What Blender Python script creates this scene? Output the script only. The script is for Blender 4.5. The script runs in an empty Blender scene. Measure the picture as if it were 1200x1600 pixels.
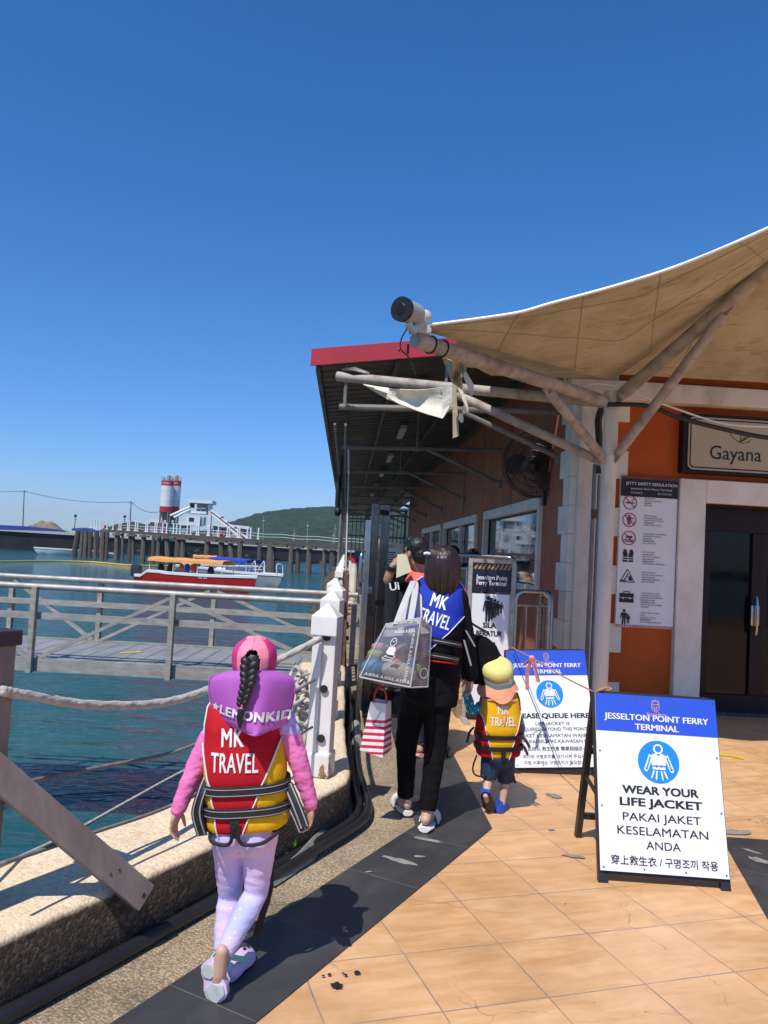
import bpy, bmesh, math, random
from mathutils import Vector as V, Matrix, Quaternion, noise
from mathutils.bvhtree import BVHTree
R = math.radians
random.seed(7)
S = bpy.context.scene
COL = S.collection

# ---------------------------------------------------------------- camera
FPX, PITCH, YAW, ROLL, EYE = 1240.0, R(2.918), R(2.613), R(3.15), 1.5
cf = V((math.sin(YAW)*math.cos(PITCH), math.cos(YAW)*math.cos(PITCH), math.sin(PITCH)))
cr = V((math.cos(YAW), -math.sin(YAW), 0)); cu = cr.cross(cf)
CR = cr*math.cos(ROLL)+cu*math.sin(ROLL); CU = -cr*math.sin(ROLL)+cu*math.cos(ROLL)
CAM = V((0, 0, EYE))
cd = bpy.data.cameras.new('camera'); cam = bpy.data.objects.new('camera', cd); COL.objects.link(cam)
cam.matrix_world = Matrix(((CR.x, CU.x, -cf.x, 0), (CR.y, CU.y, -cf.y, 0), (CR.z, CU.z, -cf.z, EYE), (0, 0, 0, 1)))
cd.sensor_fit = 'VERTICAL'; cd.sensor_height = 24; cd.lens = 24*FPX/1600
cd.clip_start = .05; cd.clip_end = 8000
S.camera = cam
def at(px, py, x=None, y=None, z=None):
    d = cf+CR*((px-600)/FPX)+CU*((800-py)/FPX)
    t = (z-EYE)/d.z if z is not None else (y/d.y if y is not None else x/d.x)
    return CAM+d*t

# ---------------------------------------------------------------- world, sun, exposure
SUN_AZ, SUN_EL = R(210.5), R(57)        # azimuth clockwise from +Y
W = bpy.data.worlds.new('World'); S.world = W; W.use_nodes = True
nt = W.node_tree; bg = nt.nodes['Background']; sky = nt.nodes.new('ShaderNodeTexSky')
sky.sky_type = 'NISHITA'; sky.sun_disc = False; sky.sun_elevation = SUN_EL; sky.sun_rotation = SUN_AZ
sky.air_density = 1.0; sky.dust_density = 0.25; sky.ozone_density = 4.0; sky.altitude = 0
# deep clear tropical blue: the red end of the sky falls off faster towards the zenith
spr = nt.nodes.new('ShaderNodeSeparateColor'); cmb = nt.nodes.new('ShaderNodeCombineColor'); nt.links.new(sky.outputs[0], spr.inputs[0])
pw = nt.nodes.new('ShaderNodeMath'); pw.operation = 'POWER'; pw.inputs[1].default_value = 1.37; nt.links.new(spr.outputs[0], pw.inputs[0])
for i, (src, k) in enumerate(((pw.outputs[0], .265), (spr.outputs[1], .66), (spr.outputs[2], 1.0))):
    m_ = nt.nodes.new('ShaderNodeMath'); m_.operation = 'MULTIPLY'; m_.inputs[1].default_value = k; nt.links.new(src, m_.inputs[0]); nt.links.new(m_.outputs[0], cmb.inputs[i])
# below the horizon the world is open sea
tcw = nt.nodes.new('ShaderNodeTexCoord'); spz = nt.nodes.new('ShaderNodeSeparateXYZ'); nt.links.new(tcw.outputs['Generated'], spz.inputs[0])
lt = nt.nodes.new('ShaderNodeMath'); lt.operation = 'LESS_THAN'; lt.inputs[1].default_value = 0; nt.links.new(spz.outputs[2], lt.inputs[0])
mw = nt.nodes.new('ShaderNodeMix'); mw.data_type = 'RGBA'; nt.links.new(lt.outputs[0], mw.inputs[0]); nt.links.new(cmb.outputs[0], mw.inputs[6]); mw.inputs[7].default_value = (.25, .85, 1.1, 1)
nt.links.new(mw.outputs[2], bg.inputs[0]); bg.inputs[1].default_value = .145
sd = V((math.sin(SUN_AZ)*math.cos(SUN_EL), math.cos(SUN_AZ)*math.cos(SUN_EL), math.sin(SUN_EL)))
sl = bpy.data.lights.new('sun', 'SUN'); sl.energy = 4.8; sl.angle = R(.5); sl.color = (1, .94, .86)
so = bpy.data.objects.new('sun', sl); COL.objects.link(so); so.rotation_euler = sd.to_track_quat('Z', 'Y').to_euler()
so.location = (-10, -10, 20)
S.view_settings.view_transform = 'Standard'; S.view_settings.look = 'None'; S.view_settings.exposure = 0; S.view_settings.gamma = 1
S.cycles.max_bounces = 8; S.cycles.use_denoising = True
S.cycles.sample_clamp_indirect = 6

# ---------------------------------------------------------------- materials
def nodes_of(name):
    m = bpy.data.materials.new(name); m.use_nodes = True
    t = m.node_tree; return m, t, t.nodes['Principled BSDF']
def N(t, kind, **kw):
    n = t.nodes.new('ShaderNode'+kind)
    for k, v in kw.items():
        if k in n.inputs: n.inputs[k].default_value = v
        else: setattr(n, k, v)
    return n
def c4(c): return (c[0], c[1], c[2], 1)
def ramp(t, src, stops):
    r = t.nodes.new('ShaderNodeValToRGB'); e = r.color_ramp.elements
    while len(e) < len(stops): e.new(.5)
    for i, (p, c) in enumerate(stops):
        e[i].position = p; e[i].color = c4(c) if not isinstance(c, (int, float)) else (c, c, c, 1)
    t.links.new(src, r.inputs[0]); return r.outputs[0]
def mix(t, f, a, b, mode='MIX'):
    m = t.nodes.new('ShaderNodeMix'); m.data_type = 'RGBA'; m.blend_type = mode
    for i, s in ((0, f), (6, a), (7, b)):
        if isinstance(s, (int, float)): m.inputs[i].default_value = s
        elif isinstance(s, tuple): m.inputs[i].default_value = c4(s)
        else: t.links.new(s, m.inputs[i])
    return m.outputs[2]
def math_(t, op, a, b=0.0):
    m = t.nodes.new('ShaderNodeMath'); m.operation = op
    for i, s in ((0, a), (1, b)):
        if isinstance(s, (int, float)): m.inputs[i].default_value = s
        else: t.links.new(s, m.inputs[i])
    return m.outputs[0]
def coord(t, scale=(1, 1, 1), rot=(0, 0, 0), loc=(0, 0, 0)):
    tc = t.nodes.new('ShaderNodeTexCoord'); mp = t.nodes.new('ShaderNodeMapping')
    mp.inputs['Scale'].default_value = scale; mp.inputs['Rotation'].default_value = rot; mp.inputs['Location'].default_value = loc
    t.links.new(tc.outputs['Object'], mp.inputs[0]); return mp.outputs[0]
def noise_(t, vec, scale, detail=5, rough=.55, dist=0):
    n = N(t, 'TexNoise', Scale=scale, Detail=detail, Roughness=rough, Distortion=dist)
    t.links.new(vec, n.inputs['Vector']); return n.outputs[0]
def bump(t, b, h, strength, dist=.01):
    n = N(t, 'Bump', Strength=strength, Distance=dist); t.links.new(h, n.inputs['Height']); t.links.new(n.outputs[0], b.inputs['Normal'])
def M(name, c, r=.6, var=.18, scale=6, bs=0, bscale=40, metal=0, c2=None, stretch=(1, 1, 1), lo=.35, hi=.65, spec=.5, bdist=.01, coat=0, sheen=0):
    m, t, b = nodes_of(name)
    v = coord(t, stretch); n = noise_(t, v, scale, 6, .6)
    c2 = c2 or tuple(x*(1-var) for x in c)
    t.links.new(ramp(t, n, [(lo, c), (hi, c2)]), b.inputs['Base Color'])
    rr = ramp(t, n, [(.3, max(0, r-.06)), (.7, min(1, r+.06))]); t.links.new(rr, b.inputs['Roughness'])
    b.inputs['Metallic'].default_value = metal; b.inputs['Specular IOR Level'].default_value = spec
    b.inputs['Coat Weight'].default_value = coat; b.inputs['Sheen Weight'].default_value = sheen
    if bs: bump(t, b, noise_(t, v, bscale, 4, .6), bs, bdist)
    return m
MT = {}
def mt(k, *a, **kw): MT[k] = M(k, *a, **kw); return MT[k]

# ---------------------------------------------------------------- object helpers
def tag(o, label=None, cat=None, group=None, kind=None):
    if label: o['label'] = label
    if cat: o['category'] = cat
    if group: o['group'] = group
    if kind: o['kind'] = kind
    return o
def thing(name, loc, label, cat, group=None):
    o = bpy.data.objects.new(name, None); COL.objects.link(o); o.location = loc; o.empty_display_size = .1
    return tag(o, label, cat, group)
def wloc(o):
    p = V((0, 0, 0))
    while o is not None: p = p+V(o.location); o = o.parent
    return p
def kids(o): return [c for c in bpy.data.objects if c.parent == o]
def dup(o, parent=None, loc=None, label=None):
    c = o.copy(); COL.objects.link(c)
    if parent is not None: c.parent = parent
    if loc is not None: c.location = loc
    if label: c['label'] = label
    for k in kids(o): dup(k, c)
    return c
def frame(d, up=V((0, 0, 1))):
    d = V(d).normalized(); up = V(up)
    if abs(d.dot(up)) > .98: up = V((0, 1, 0)) if abs(d.y) < .9 else V((1, 0, 0))
    s = d.cross(up).normalized(); return s, s.cross(d).normalized(), d
class MB:
    def __init__(s): s.v = []; s.f = []; s.m = []
    def add(s, vs, fs, mi=0):
        k = len(s.v); s.v += [V(p) for p in vs]; s.f += [tuple(i+k for i in f) for f in fs]; s.m += [mi]*len(fs)
    def box(s, c, size, rot=None, mi=0, bev=0):
        x, y, z = (q/2 for q in size); m = rot.to_matrix() if isinstance(rot, Quaternion) else (Matrix.Rotation(rot, 3, 'Z') if rot else Matrix.Identity(3))
        if bev:
            b = min(bev, x*.9, y*.9, z*.9); bm = bmesh.new(); bmesh.ops.create_cube(bm, size=2)
            for q in bm.verts: q.co = V((q.co.x*x, q.co.y*y, q.co.z*z))
            bmesh.ops.bevel(bm, geom=bm.edges[:], offset=b, segments=2, affect='EDGES', profile=.6)
            s.add([V(c)+m@q.co for q in bm.verts], [[q.index for q in f.verts] for f in (bm.faces.ensure_lookup_table() or bm.faces)], mi) if not bm.verts.index_update() else 0
            bm.free(); return
        vs = [V(c)+m@V((a*x, b*y, d*z)) for d in (-1, 1) for b in (-1, 1) for a in (-1, 1)]
        s.add(vs, [(0, 2, 3, 1), (4, 5, 7, 6), (0, 1, 5, 4), (2, 6, 7, 3), (0, 4, 6, 2), (1, 3, 7, 5)], mi)
    def bar(s, a, b, w, h, up=(0, 0, 1), mi=0):
        a = V(a); b = V(b); x, y, d = frame(b-a, up)
        vs = [p+x*i*w/2+y*j*h/2 for p in (a, b) for j in (-1, 1) for i in (-1, 1)]
        s.add(vs, [(0, 2, 3, 1), (4, 5, 7, 6), (0, 1, 5, 4), (2, 6, 7, 3), (0, 4, 6, 2), (1, 3, 7, 5)], mi)
    def tube(s, pts, r, n=12, mi=0, cap=True, flat=1, up=(0, 0, 1), dome=False):
        pts = [V(p) for p in pts]; k = len(pts); rs = list(r) if isinstance(r, (list, tuple)) else [r]*k
        if dome:
            d0 = (pts[0]-pts[1]).normalized(); d1 = (pts[-1]-pts[-2]).normalized()
            pre = [(pts[0]+d0*rs[0]*math.sin(a), rs[0]*math.cos(a)) for a in (1.35, .9, .45)]
            post = [(pts[-1]+d1*rs[-1]*math.sin(a), rs[-1]*math.cos(a)) for a in (.45, .9, 1.35)]
            pts = [p for p, _ in pre]+pts+[p for p, _ in post]; rs = [q for _, q in pre]+rs+[q for _, q in post]; k = len(pts)
        x = None; vs = []
        for i in range(k):
            d = (pts[min(i+1, k-1)]-pts[max(i-1, 0)]).normalized()
            if x is None: x, y, _ = frame(d, up)
            else:
                x = (x-d*x.dot(d)).normalized(); y = x.cross(d)
            for j in range(n):
                a = 2*math.pi*j/n; vs.append(pts[i]+x*math.cos(a)*rs[i]+y*math.sin(a)*rs[i]*flat)
        fs = [(i*n+j, i*n+(j+1) % n, (i+1)*n+(j+1) % n, (i+1)*n+j) for i in range(k-1) for j in range(n)]
        if cap: fs += [tuple(range(n-1, -1, -1)), tuple((k-1)*n+j for j in range(n))]
        s.add(vs, fs, mi)
    def rings(s, rs, mi=0, cap=True, closed=True, mfun=None):
        n = len(rs[0]); vs = [p for r in rs for p in r]; fs = []; ms = []
        for i in range(len(rs)-1):
            for j in range(n if closed else n-1):
                fs.append((i*n+j, i*n+(j+1) % n, (i+1)*n+(j+1) % n, (i+1)*n+j)); ms.append(mfun(i, j) if mfun else mi)
        if cap and closed:
            fs += [tuple(range(n-1, -1, -1)), tuple((len(rs)-1)*n+j for j in range(n))]; ms += [ms[0], ms[-1]]
        k = len(s.v); s.v += [V(p) for p in vs]; s.f += [tuple(q+k for q in f) for f in fs]; s.m += ms
    def ell(s, c, r, rot=None, n=16, k=10, mi=0, z0=-1, z1=1):
        c = V(c); r = (r, r, r) if isinstance(r, (int, float)) else r; m = rot.to_matrix() if isinstance(rot, Quaternion) else (rot or Matrix.Identity(3))
        a0 = math.asin(max(-1, z0)); a1 = math.asin(min(1, z1)); rr = []
        for i in range(k+1):
            a = a0+(a1-a0)*i/k; q = max(math.cos(a), .02)
            rr.append([c+m@V((r[0]*q*math.cos(2*math.pi*j/n), r[1]*q*math.sin(2*math.pi*j/n), r[2]*math.sin(a))) for j in range(n)])
        s.rings(rr, mi)
    def prism(s, poly, ex, mi=0):      # polygon of 3-D points extruded by vector
        n = len(poly); ex = V(ex); vs = [V(p) for p in poly]+[V(p)+ex for p in poly]
        s.add(vs, [tuple(range(n-1, -1, -1)), tuple(range(n, 2*n))]+[(i, (i+1) % n, n+(i+1) % n, n+i) for i in range(n)], mi)
    def sheet(s, grid, th=0, mi=0, nrm=None):   # grid rows of points -> sheet, optional thickness along nrm
        r, c = len(grid), len(grid[0])
        vs = [V(p) for row in grid for p in row]; fs = [(i*c+j, i*c+j+1, (i+1)*c+j+1, (i+1)*c+j) for i in range(r-1) for j in range(c-1)]
        if th:
            k = len(vs); nv = V(nrm) if nrm is not None else None
            def nn(i, j):
                a = vs[i*c+min(j+1, c-1)]-vs[i*c+max(j-1, 0)]; b = vs[min(i+1, r-1)*c+j]-vs[max(i-1, 0)*c+j]
                return a.cross(b).normalized()
            vs = vs+[vs[i*c+j]+(nv if nv is not None else nn(i, j))*th for i in range(r) for j in range(c)]
            fs = [tuple(reversed(f)) for f in fs]+[tuple(q+k for q in f) for f in fs]
            rim = [(0, j) for j in range(c)]+[(i, c-1) for i in range(1, r)]+[(r-1, j) for j in range(c-2, -1, -1)]+[(i, 0) for i in range(r-2, 0, -1)]
            ids = [i*c+j for i, j in rim]
            fs += [(ids[i], ids[(i+1) % len(ids)], ids[(i+1) % len(ids)]+k, ids[i]+k) for i in range(len(ids))]
        s.add(vs, fs, mi)
    def build(s, name, mats, parent=None, smooth=False, flip=True, bevel=0):
        o0 = wloc(parent) if parent is not None else V((0, 0, 0))
        me = bpy.data.meshes.new(name); me.from_pydata([p-o0 for p in s.v], [], s.f)
        for m in (mats if isinstance(mats, (list, tuple)) else [mats]): me.materials.append(MT[m] if isinstance(m, str) else m)
        me.polygons.foreach_set('material_index', s.m)
        bm = bmesh.new(); bm.from_mesh(me)
        if flip: bmesh.ops.recalc_face_normals(bm, faces=bm.faces[:])
        bm.to_mesh(me); bm.free()
        if smooth:
            me.polygons.foreach_set('use_smooth', [True]*len(me.polygons))
            if smooth != 2:
                try: me.set_sharp_from_angle(angle=R(40))
                except Exception: pass
        me.update()
        o = bpy.data.objects.new(name, me); COL.objects.link(o)
        if parent is not None: o.parent = parent
        if bevel:
            bv = o.modifiers.new('bevel', 'BEVEL'); bv.width = bevel; bv.segments = 2; bv.limit_method = 'ANGLE'
        return o
def fuse(mb, name, mats, parent, vox=.005, it=4, wr=0, wsc=12, wst=(1, 1, 1), paint=None):
    """one continuous surface out of overlapping closed shapes"""
    me = bpy.data.meshes.new('raw'); me.from_pydata(mb.v, [], mb.f)
    bm = bmesh.new(); bm.from_mesh(me); bmesh.ops.recalc_face_normals(bm, faces=bm.faces[:]); bm.to_mesh(me); bm.free()
    o = bpy.data.objects.new('raw', me); COL.objects.link(o)
    rm = o.modifiers.new('r', 'REMESH'); rm.mode = 'VOXEL'; rm.voxel_size = vox
    sm = o.modifiers.new('s', 'SMOOTH'); sm.factor = .5; sm.iterations = it
    dg = bpy.context.evaluated_depsgraph_get(); dg.update()
    me2 = bpy.data.meshes.new_from_object(o.evaluated_get(dg)); bpy.data.objects.remove(o)
    me2.name = name; o0 = wloc(parent) if parent is not None else V((0, 0, 0))
    if wr:
        nr = [v.normal.copy() for v in me2.vertices]
        for v, n_ in zip(me2.vertices, nr):
            q = V((v.co.x*wst[0], v.co.y*wst[1], v.co.z*wst[2]))*wsc
            v.co += n_*wr*(noise.noise(q)+.5*noise.noise(q*2.3))
    for v in me2.vertices: v.co -= o0
    me2.materials.clear()
    for m in (mats if isinstance(mats, (list, tuple)) else [mats]): me2.materials.append(MT[m] if isinstance(m, str) else m)
    if paint:
        for p in me2.polygons: p.material_index = paint(p.center+o0)
    me2.polygons.foreach_set('use_smooth', [True]*len(me2.polygons)); me2.update()
    o = bpy.data.objects.new(name, me2); COL.objects.link(o)
    if parent is not None: o.parent = parent
    return o
_tc = {}
def text2d(body, size, bold=0, align='CENTER', xs=1, sub=0, space=1, shear=0):
    """vertices (x, y, layer) and faces of a line of text, baseline at 0; weight is built up from shifted layers"""
    c = bpy.data.curves.new('t', 'FONT'); c.body = body; c.size = size; c.align_x = align; c.space_character = space; c.shear = shear
    c.resolution_u = 3; c.fill_mode = 'FRONT'
    o = bpy.data.objects.new('t', c); COL.objects.link(o); dg = bpy.context.evaluated_depsgraph_get(); dg.update()
    me = bpy.data.meshes.new_from_object(o.evaluated_get(dg)); bpy.data.objects.remove(o); bpy.data.curves.remove(c)
    bm = bmesh.new(); bm.from_mesh(me); bmesh.ops.triangulate(bm, faces=bm.faces[:])
    for _ in range(4 if sub else 0):
        es = [e for e in bm.edges if e.calc_length() > sub]
        if not es: break
        bmesh.ops.subdivide_edges(bm, edges=es, cuts=1); bmesh.ops.triangulate(bm, faces=bm.faces[:])
    bm.verts.index_update()
    v0 = [(v.co.x, v.co.y) for v in bm.verts]; f0 = [tuple(v.index for v in f.verts) for f in bm.faces]
    bm.free(); bpy.data.meshes.remove(me); q = bold*size
    sh = [(0, 0)] if bold < .004 else [(-q, 0), (q, 0)] if bold < .012 else [(-q, -q*.6), (q, -q*.6), (-q, q*.6), (q, q*.6), (0, 0)]
    vs = []; fs = []
    for k, (dx, dy) in enumerate(sh):
        n0 = len(vs); vs += [((x+dx)*xs, y+dy, k) for x, y in v0]; fs += [tuple(i+n0 for i in f) for f in f0]
    return vs, fs
LAY = V((0, -.00025, 0))
def put_text(mb, body, size, org, ux, uy, mi=0, **kw):
    vs, fs = text2d(body, size, **kw); org = V(org); ux = V(ux); uy = V(uy)
    mb.add([org+ux*a+uy*b+LAY*k for a, b, k in vs], fs, mi)
def disc(mb, c, ux, uy, r, mi=0, n=40, r2=0):
    c = V(c); ux = V(ux); uy = V(uy); P = lambda q, a: c+ux*q*math.cos(a)+uy*q*math.sin(a)
    if r2:
        vs = [P(q, 2*math.pi*i/n) for i in range(n) for q in (r2, r)]
        mb.add(vs, [(2*i, 2*i+1, (2*i+3) % (2*n), (2*i+2) % (2*n)) for i in range(n)], mi)
    else: mb.add([P(r, 2*math.pi*i/n) for i in range(n)], [tuple(range(n))], mi)
def stroke(mb, pts, w, org, ux, uy, mi=0):        # flat polyline of width w in the plane
    org = V(org); ux = V(ux); uy = V(uy)
    for (a, b), (c, d) in zip(pts, pts[1:]):
        L = math.hypot(c-a, d-b) or 1e-6; nx, ny = -(d-b)/L*w/2, (c-a)/L*w/2
        mb.add([org+ux*x+uy*y for x, y in ((a-nx, b-ny), (c-nx, d-ny), (c+nx, d+ny), (a+nx, b+ny))], [(0, 1, 2, 3)], mi)
        disc(mb, org+ux*c+uy*d, ux, uy, w/2, mi, 8)
def flatpoly(mb, pts, org, ux, uy, mi=0):
    org = V(org); ux = V(ux); uy = V(uy); mb.add([org+ux*x+uy*y for x, y in pts], [tuple(range(len(pts)))], mi)
def sag(a, b, s, n=16):
    a = V(a); b = V(b); return [a.lerp(b, i/n)-V((0, 0, s*4*(i/n)*(1-i/n))) for i in range(n+1)]
def smooth_path(pts, k=6):
    pts = [V(p) for p in pts]; out = []
    for i in range(len(pts)-1):
        p0, p1, p2, p3 = pts[max(i-1, 0)], pts[i], pts[i+1], pts[min(i+2, len(pts)-1)]
        for j in range(k):
            t = j/k; out.append(.5*((2*p1)+(p2-p0)*t+(2*p0-5*p1+4*p2-p3)*t*t+(3*p1-p0-3*p2+p3)*t**3))
    return out+[pts[-1]]
# ================================================================ SETTING
WZ = -2.5                                   # water level
KD = V((.53, .848, 0)).normalized(); KN = V((.848, -.53, 0)).normalized()   # direction of the near kerb, and its normal to the walkway

# ---- plain materials
mt('white_paint', (.62, .60, .57), .5, c2=(.50, .47, .43), scale=5, lo=.5, hi=.8, bs=.15, bscale=60)
mt('steel', (.46, .45, .43), .28, .25, 9, metal=1, bs=.03)
mt('dark_steel', (.16, .15, .14), .25, .4, 5, metal=1)
mt('alu', (.47, .43, .37), .5, .35, 5, metal=.3, bs=.05, stretch=(1, 1, 3))
mt('rust', (.16, .085, .05), .8, .4, 14, bs=.2)
mt('black', (.012, .012, .013), .45, .3, 8)
mt('black_cloth', (.008, .008, .010), .9, .3, 20, bs=.15, bscale=300, spec=.15)
mt('black_rubber', (.018, .018, .02), .38, .35, 6, bs=.1, bscale=25)
mt('dark_blue', (.012, .02, .06), .5, .2)
mt('wood_old', (.115, .095, .08), .9, c2=(.05, .04, .035), scale=4, stretch=(5, 5, .6), bs=.8, bscale=9, bdist=.05)
mt('wood_pile', (.17, .145, .12), .9, c2=(.06, .05, .04), scale=2.2, stretch=(4, 4, .5), bs=.8, bscale=6, bdist=.06)
mt('rope', (.56, .53, .47), .9, .3, 30, bs=.6, bscale=120)
mt('rope_grey', (.22, .21, .19), .9, .3, 30, bs=.5, bscale=120)
mt('red', (.50, .02, .025), .35, .15); mt('roof_red', (.46, .035, .045), .4, c2=(.38, .03, .04), scale=2)
mt('white', (.80, .80, .79), .4, .04); mt('ink', (.012, .012, .014), .6, .1)

def aggregate():
    m, t, b = nodes_of('aggregate'); v = coord(t)
    vo = N(t, 'TexVoronoi', Scale=95.0); t.links.new(v, vo.inputs['Vector'])
    col = ramp(t, vo.outputs['Color'], [(0, (.38, .27, .15)), (.35, (.60, .45, .27)), (.65, (.46, .355, .24)), (1, (.76, .62, .43))])
    big = ramp(t, noise_(t, v, 1.7, 6, .65), [(.3, .45), (.7, 1.08)])
    col = mix(t, 1.0, col, big, 'MULTIPLY')
    gap = ramp(t, vo.outputs['Distance'], [(.30, 1.0), (.75, .5)])
    col = mix(t, 1.0, col, gap, 'MULTIPLY'); t.links.new(col, b.inputs['Base Color']); b.inputs['Roughness'].default_value = .85
    h = ramp(t, vo.outputs['Distance'], [(0, 1.0), (.7, 0.0)]); bump(t, b, h, .7, .006); return m
def kerb_mat():
    m, t, b = nodes_of('kerb_stone'); v = coord(t)
    vo = N(t, 'TexVoronoi', Scale=80.0); t.links.new(v, vo.inputs['Vector'])
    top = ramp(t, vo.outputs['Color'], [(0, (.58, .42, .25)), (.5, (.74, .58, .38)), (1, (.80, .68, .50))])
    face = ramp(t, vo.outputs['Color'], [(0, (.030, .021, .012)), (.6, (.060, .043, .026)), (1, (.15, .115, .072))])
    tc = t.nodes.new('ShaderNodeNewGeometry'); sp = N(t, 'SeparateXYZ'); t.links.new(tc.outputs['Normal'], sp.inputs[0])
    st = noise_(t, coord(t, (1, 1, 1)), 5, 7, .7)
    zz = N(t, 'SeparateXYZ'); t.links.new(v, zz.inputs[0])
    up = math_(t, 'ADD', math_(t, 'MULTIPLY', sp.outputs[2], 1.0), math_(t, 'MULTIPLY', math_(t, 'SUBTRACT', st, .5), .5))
    # shade put into the colour: dark on the standing face, pale on the top
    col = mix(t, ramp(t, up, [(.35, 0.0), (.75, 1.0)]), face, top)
    col = mix(t, 1.0, col, ramp(t, noise_(t, v, 2.2, 6, .6), [(.3, .84), (.6, 1.05)]), 'MULTIPLY')
    t.links.new(col, b.inputs['Base Color']); b.inputs['Roughness'].default_value = .9
    h = math_(t, 'ADD', math_(t, 'MULTIPLY', ramp(t, vo.outputs['Distance'], [(0, 1.0), (.7, 0.0)]), .5), noise_(t, v, 14, 6, .7)); bump(t, b, h, .38, .008); return m
def tile_mat(name, cols, mortar, p0, ang, bw, bh, streak, rough, patches):
    m, t, b = nodes_of(name); v = coord(t)
    mp = N(t, 'Mapping'); mp.vector_type = 'TEXTURE'; mp.inputs['Location'].default_value = p0; mp.inputs['Rotation'].default_value = (0, 0, ang)
    jn = N(t, 'TexNoise', Scale=3.5, Detail=4.0); t.links.new(v, jn.inputs['Vector']); js = N(t, 'VectorMath'); js.operation = 'SCALE'; js.inputs['Scale'].default_value = .011; t.links.new(jn.outputs['Color'], js.inputs[0])
    ja = N(t, 'VectorMath'); ja.operation = 'ADD'; t.links.new(v, ja.inputs[0]); t.links.new(js.outputs[0], ja.inputs[1]); t.links.new(ja.outputs[0], mp.inputs[0]); br = N(t, 'TexBrick'); t.links.new(mp.outputs[0], br.inputs['Vector'])
    br.offset = 0; br.squash = 1
    for k, q in (('Scale', 1), ('Mortar Size', .0032), ('Mortar Smooth', .15), ('Bias', 0), ('Brick Width', bw), ('Row Height', bh)): br.inputs[k].default_value = q
    br.inputs['Color1'].default_value = (0, 0, 0, 1); br.inputs['Color2'].default_value = (1, 1, 1, 1); br.inputs['Mortar'].default_value = (.5, .5, .5, 1)
    cell = N(t, 'Mapping'); t.links.new(mp.outputs[0], cell.inputs[0]); cell.inputs['Scale'].default_value = streak
    # each tile gets its own streaks
    add = N(t, 'VectorMath'); add.operation = 'ADD'; t.links.new(cell.outputs[0], add.inputs[0])
    sc = N(t, 'VectorMath'); sc.operation = 'SCALE'; sc.inputs['Scale'].default_value = 9; t.links.new(br.outputs['Color'], sc.inputs[0]); t.links.new(sc.outputs[0], add.inputs[1])
    n = noise_(t, add.outputs[0], 3.2, 6, .6, .6)
    base = ramp(t, n, [(.3, cols[0]), (.5, cols[1]), (.68, cols[2])])
    base = mix(t, .30, base, ramp(t, br.outputs['Color'], [(0, cols[0]), (1, cols[2])]))
    dirt = ramp(t, noise_(t, v, 2.1, 8, .65), [(.32, .84), (.6, 1.03)]); base = mix(t, 1.0, base, dirt, 'MULTIPLY')
    # hairline cracks
    vo = N(t, 'TexVoronoi', Scale=1.35); vo.feature = 'DISTANCE_TO_EDGE'
    wob = N(t, 'VectorMath'); wob.operation = 'ADD'; nn = N(t, 'TexNoise', Scale=5.0, Detail=5.0); t.links.new(v, nn.inputs['Vector'])
    ws = N(t, 'VectorMath'); ws.operation = 'SCALE'; ws.inputs['Scale'].default_value = .22; t.links.new(nn.outputs['Color'], ws.inputs[0]); t.links.new(ws.outputs[0], wob.inputs[0]); t.links.new(v, wob.inputs[1]); t.links.new(wob.outputs[0], vo.inputs['Vector'])
    cr_ = math_(t, 'MULTIPLY', ramp(t, vo.outputs['Distance'], [(.0015, 1.0), (.004, 0.0)]), ramp(t, noise_(t, v, 1.6, 3), [(.5, 0.0), (.62, .8)]))
    # grout, fainter and dirtier here and there; sun-bleached wear
    gr = math_(t, 'MULTIPLY', br.outputs['Fac'], ramp(t, noise_(t, v, 4.5, 5, .65), [(.34, .35), (.6, 1.0)]))
    base = mix(t, math_(t, 'MULTIPLY', ramp(t, noise_(t, v, 1.25, 7, .7), [(.5, 0.0), (.72, 1.0)]), .38), base, tuple(min(.85, x*1.25+.04) for x in cols[2]))
    base = mix(t, gr, base, mortar); base = mix(t, cr_, base, tuple(x*.6 for x in mortar))
    # small chips and stains
    ch = ramp(t, noise_(t, v, 9, 8, .75), [(.70, 0.0), (.715, 1.0)]); base = mix(t, math_(t, 'MULTIPLY', ch, patches), base, (.25, .24, .22))
    sp_ = ramp(t, noise_(t, v, 26, 3, .5), [(.755, 0.0), (.77, 1.0)]); base = mix(t, math_(t, 'MULTIPLY', sp_, .8), base, (.03, .028, .026))
    t.links.new(base, b.inputs['Base Color']); t.links.new(ramp(t, n, [(.3, rough-.08), (.7, rough+.1)]), b.inputs['Roughness'])
    h = math_(t, 'SUBTRACT', math_(t, 'MULTIPLY', noise_(t, v, 30, 4), .12), math_(t, 'ADD', gr, math_(t, 'MULTIPLY', cr_, .5))); bump(t, b, h, .5, .004); return m
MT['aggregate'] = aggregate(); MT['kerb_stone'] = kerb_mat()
TANG = math.atan2(.104, .38)
MT['orange_tile'] = tile_mat('orange_tile', [(.55, .285, .115), (.66, .365, .165), (.74, .45, .235)], (.23, .19, .15), (.31, 3.05, 0), TANG, .394, .383, (1.3, 5, 1), .5, .35)
MT['dark_tile'] = tile_mat('dark_tile', [(.034, .033, .034), (.044, .043, .043), (.056, .054, .053)], (.13, .125, .115), (.09, 3.83, 0), math.atan2(KD.y, KD.x), .60, .60, (1, 2, 1), .5, 1.0)

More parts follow.
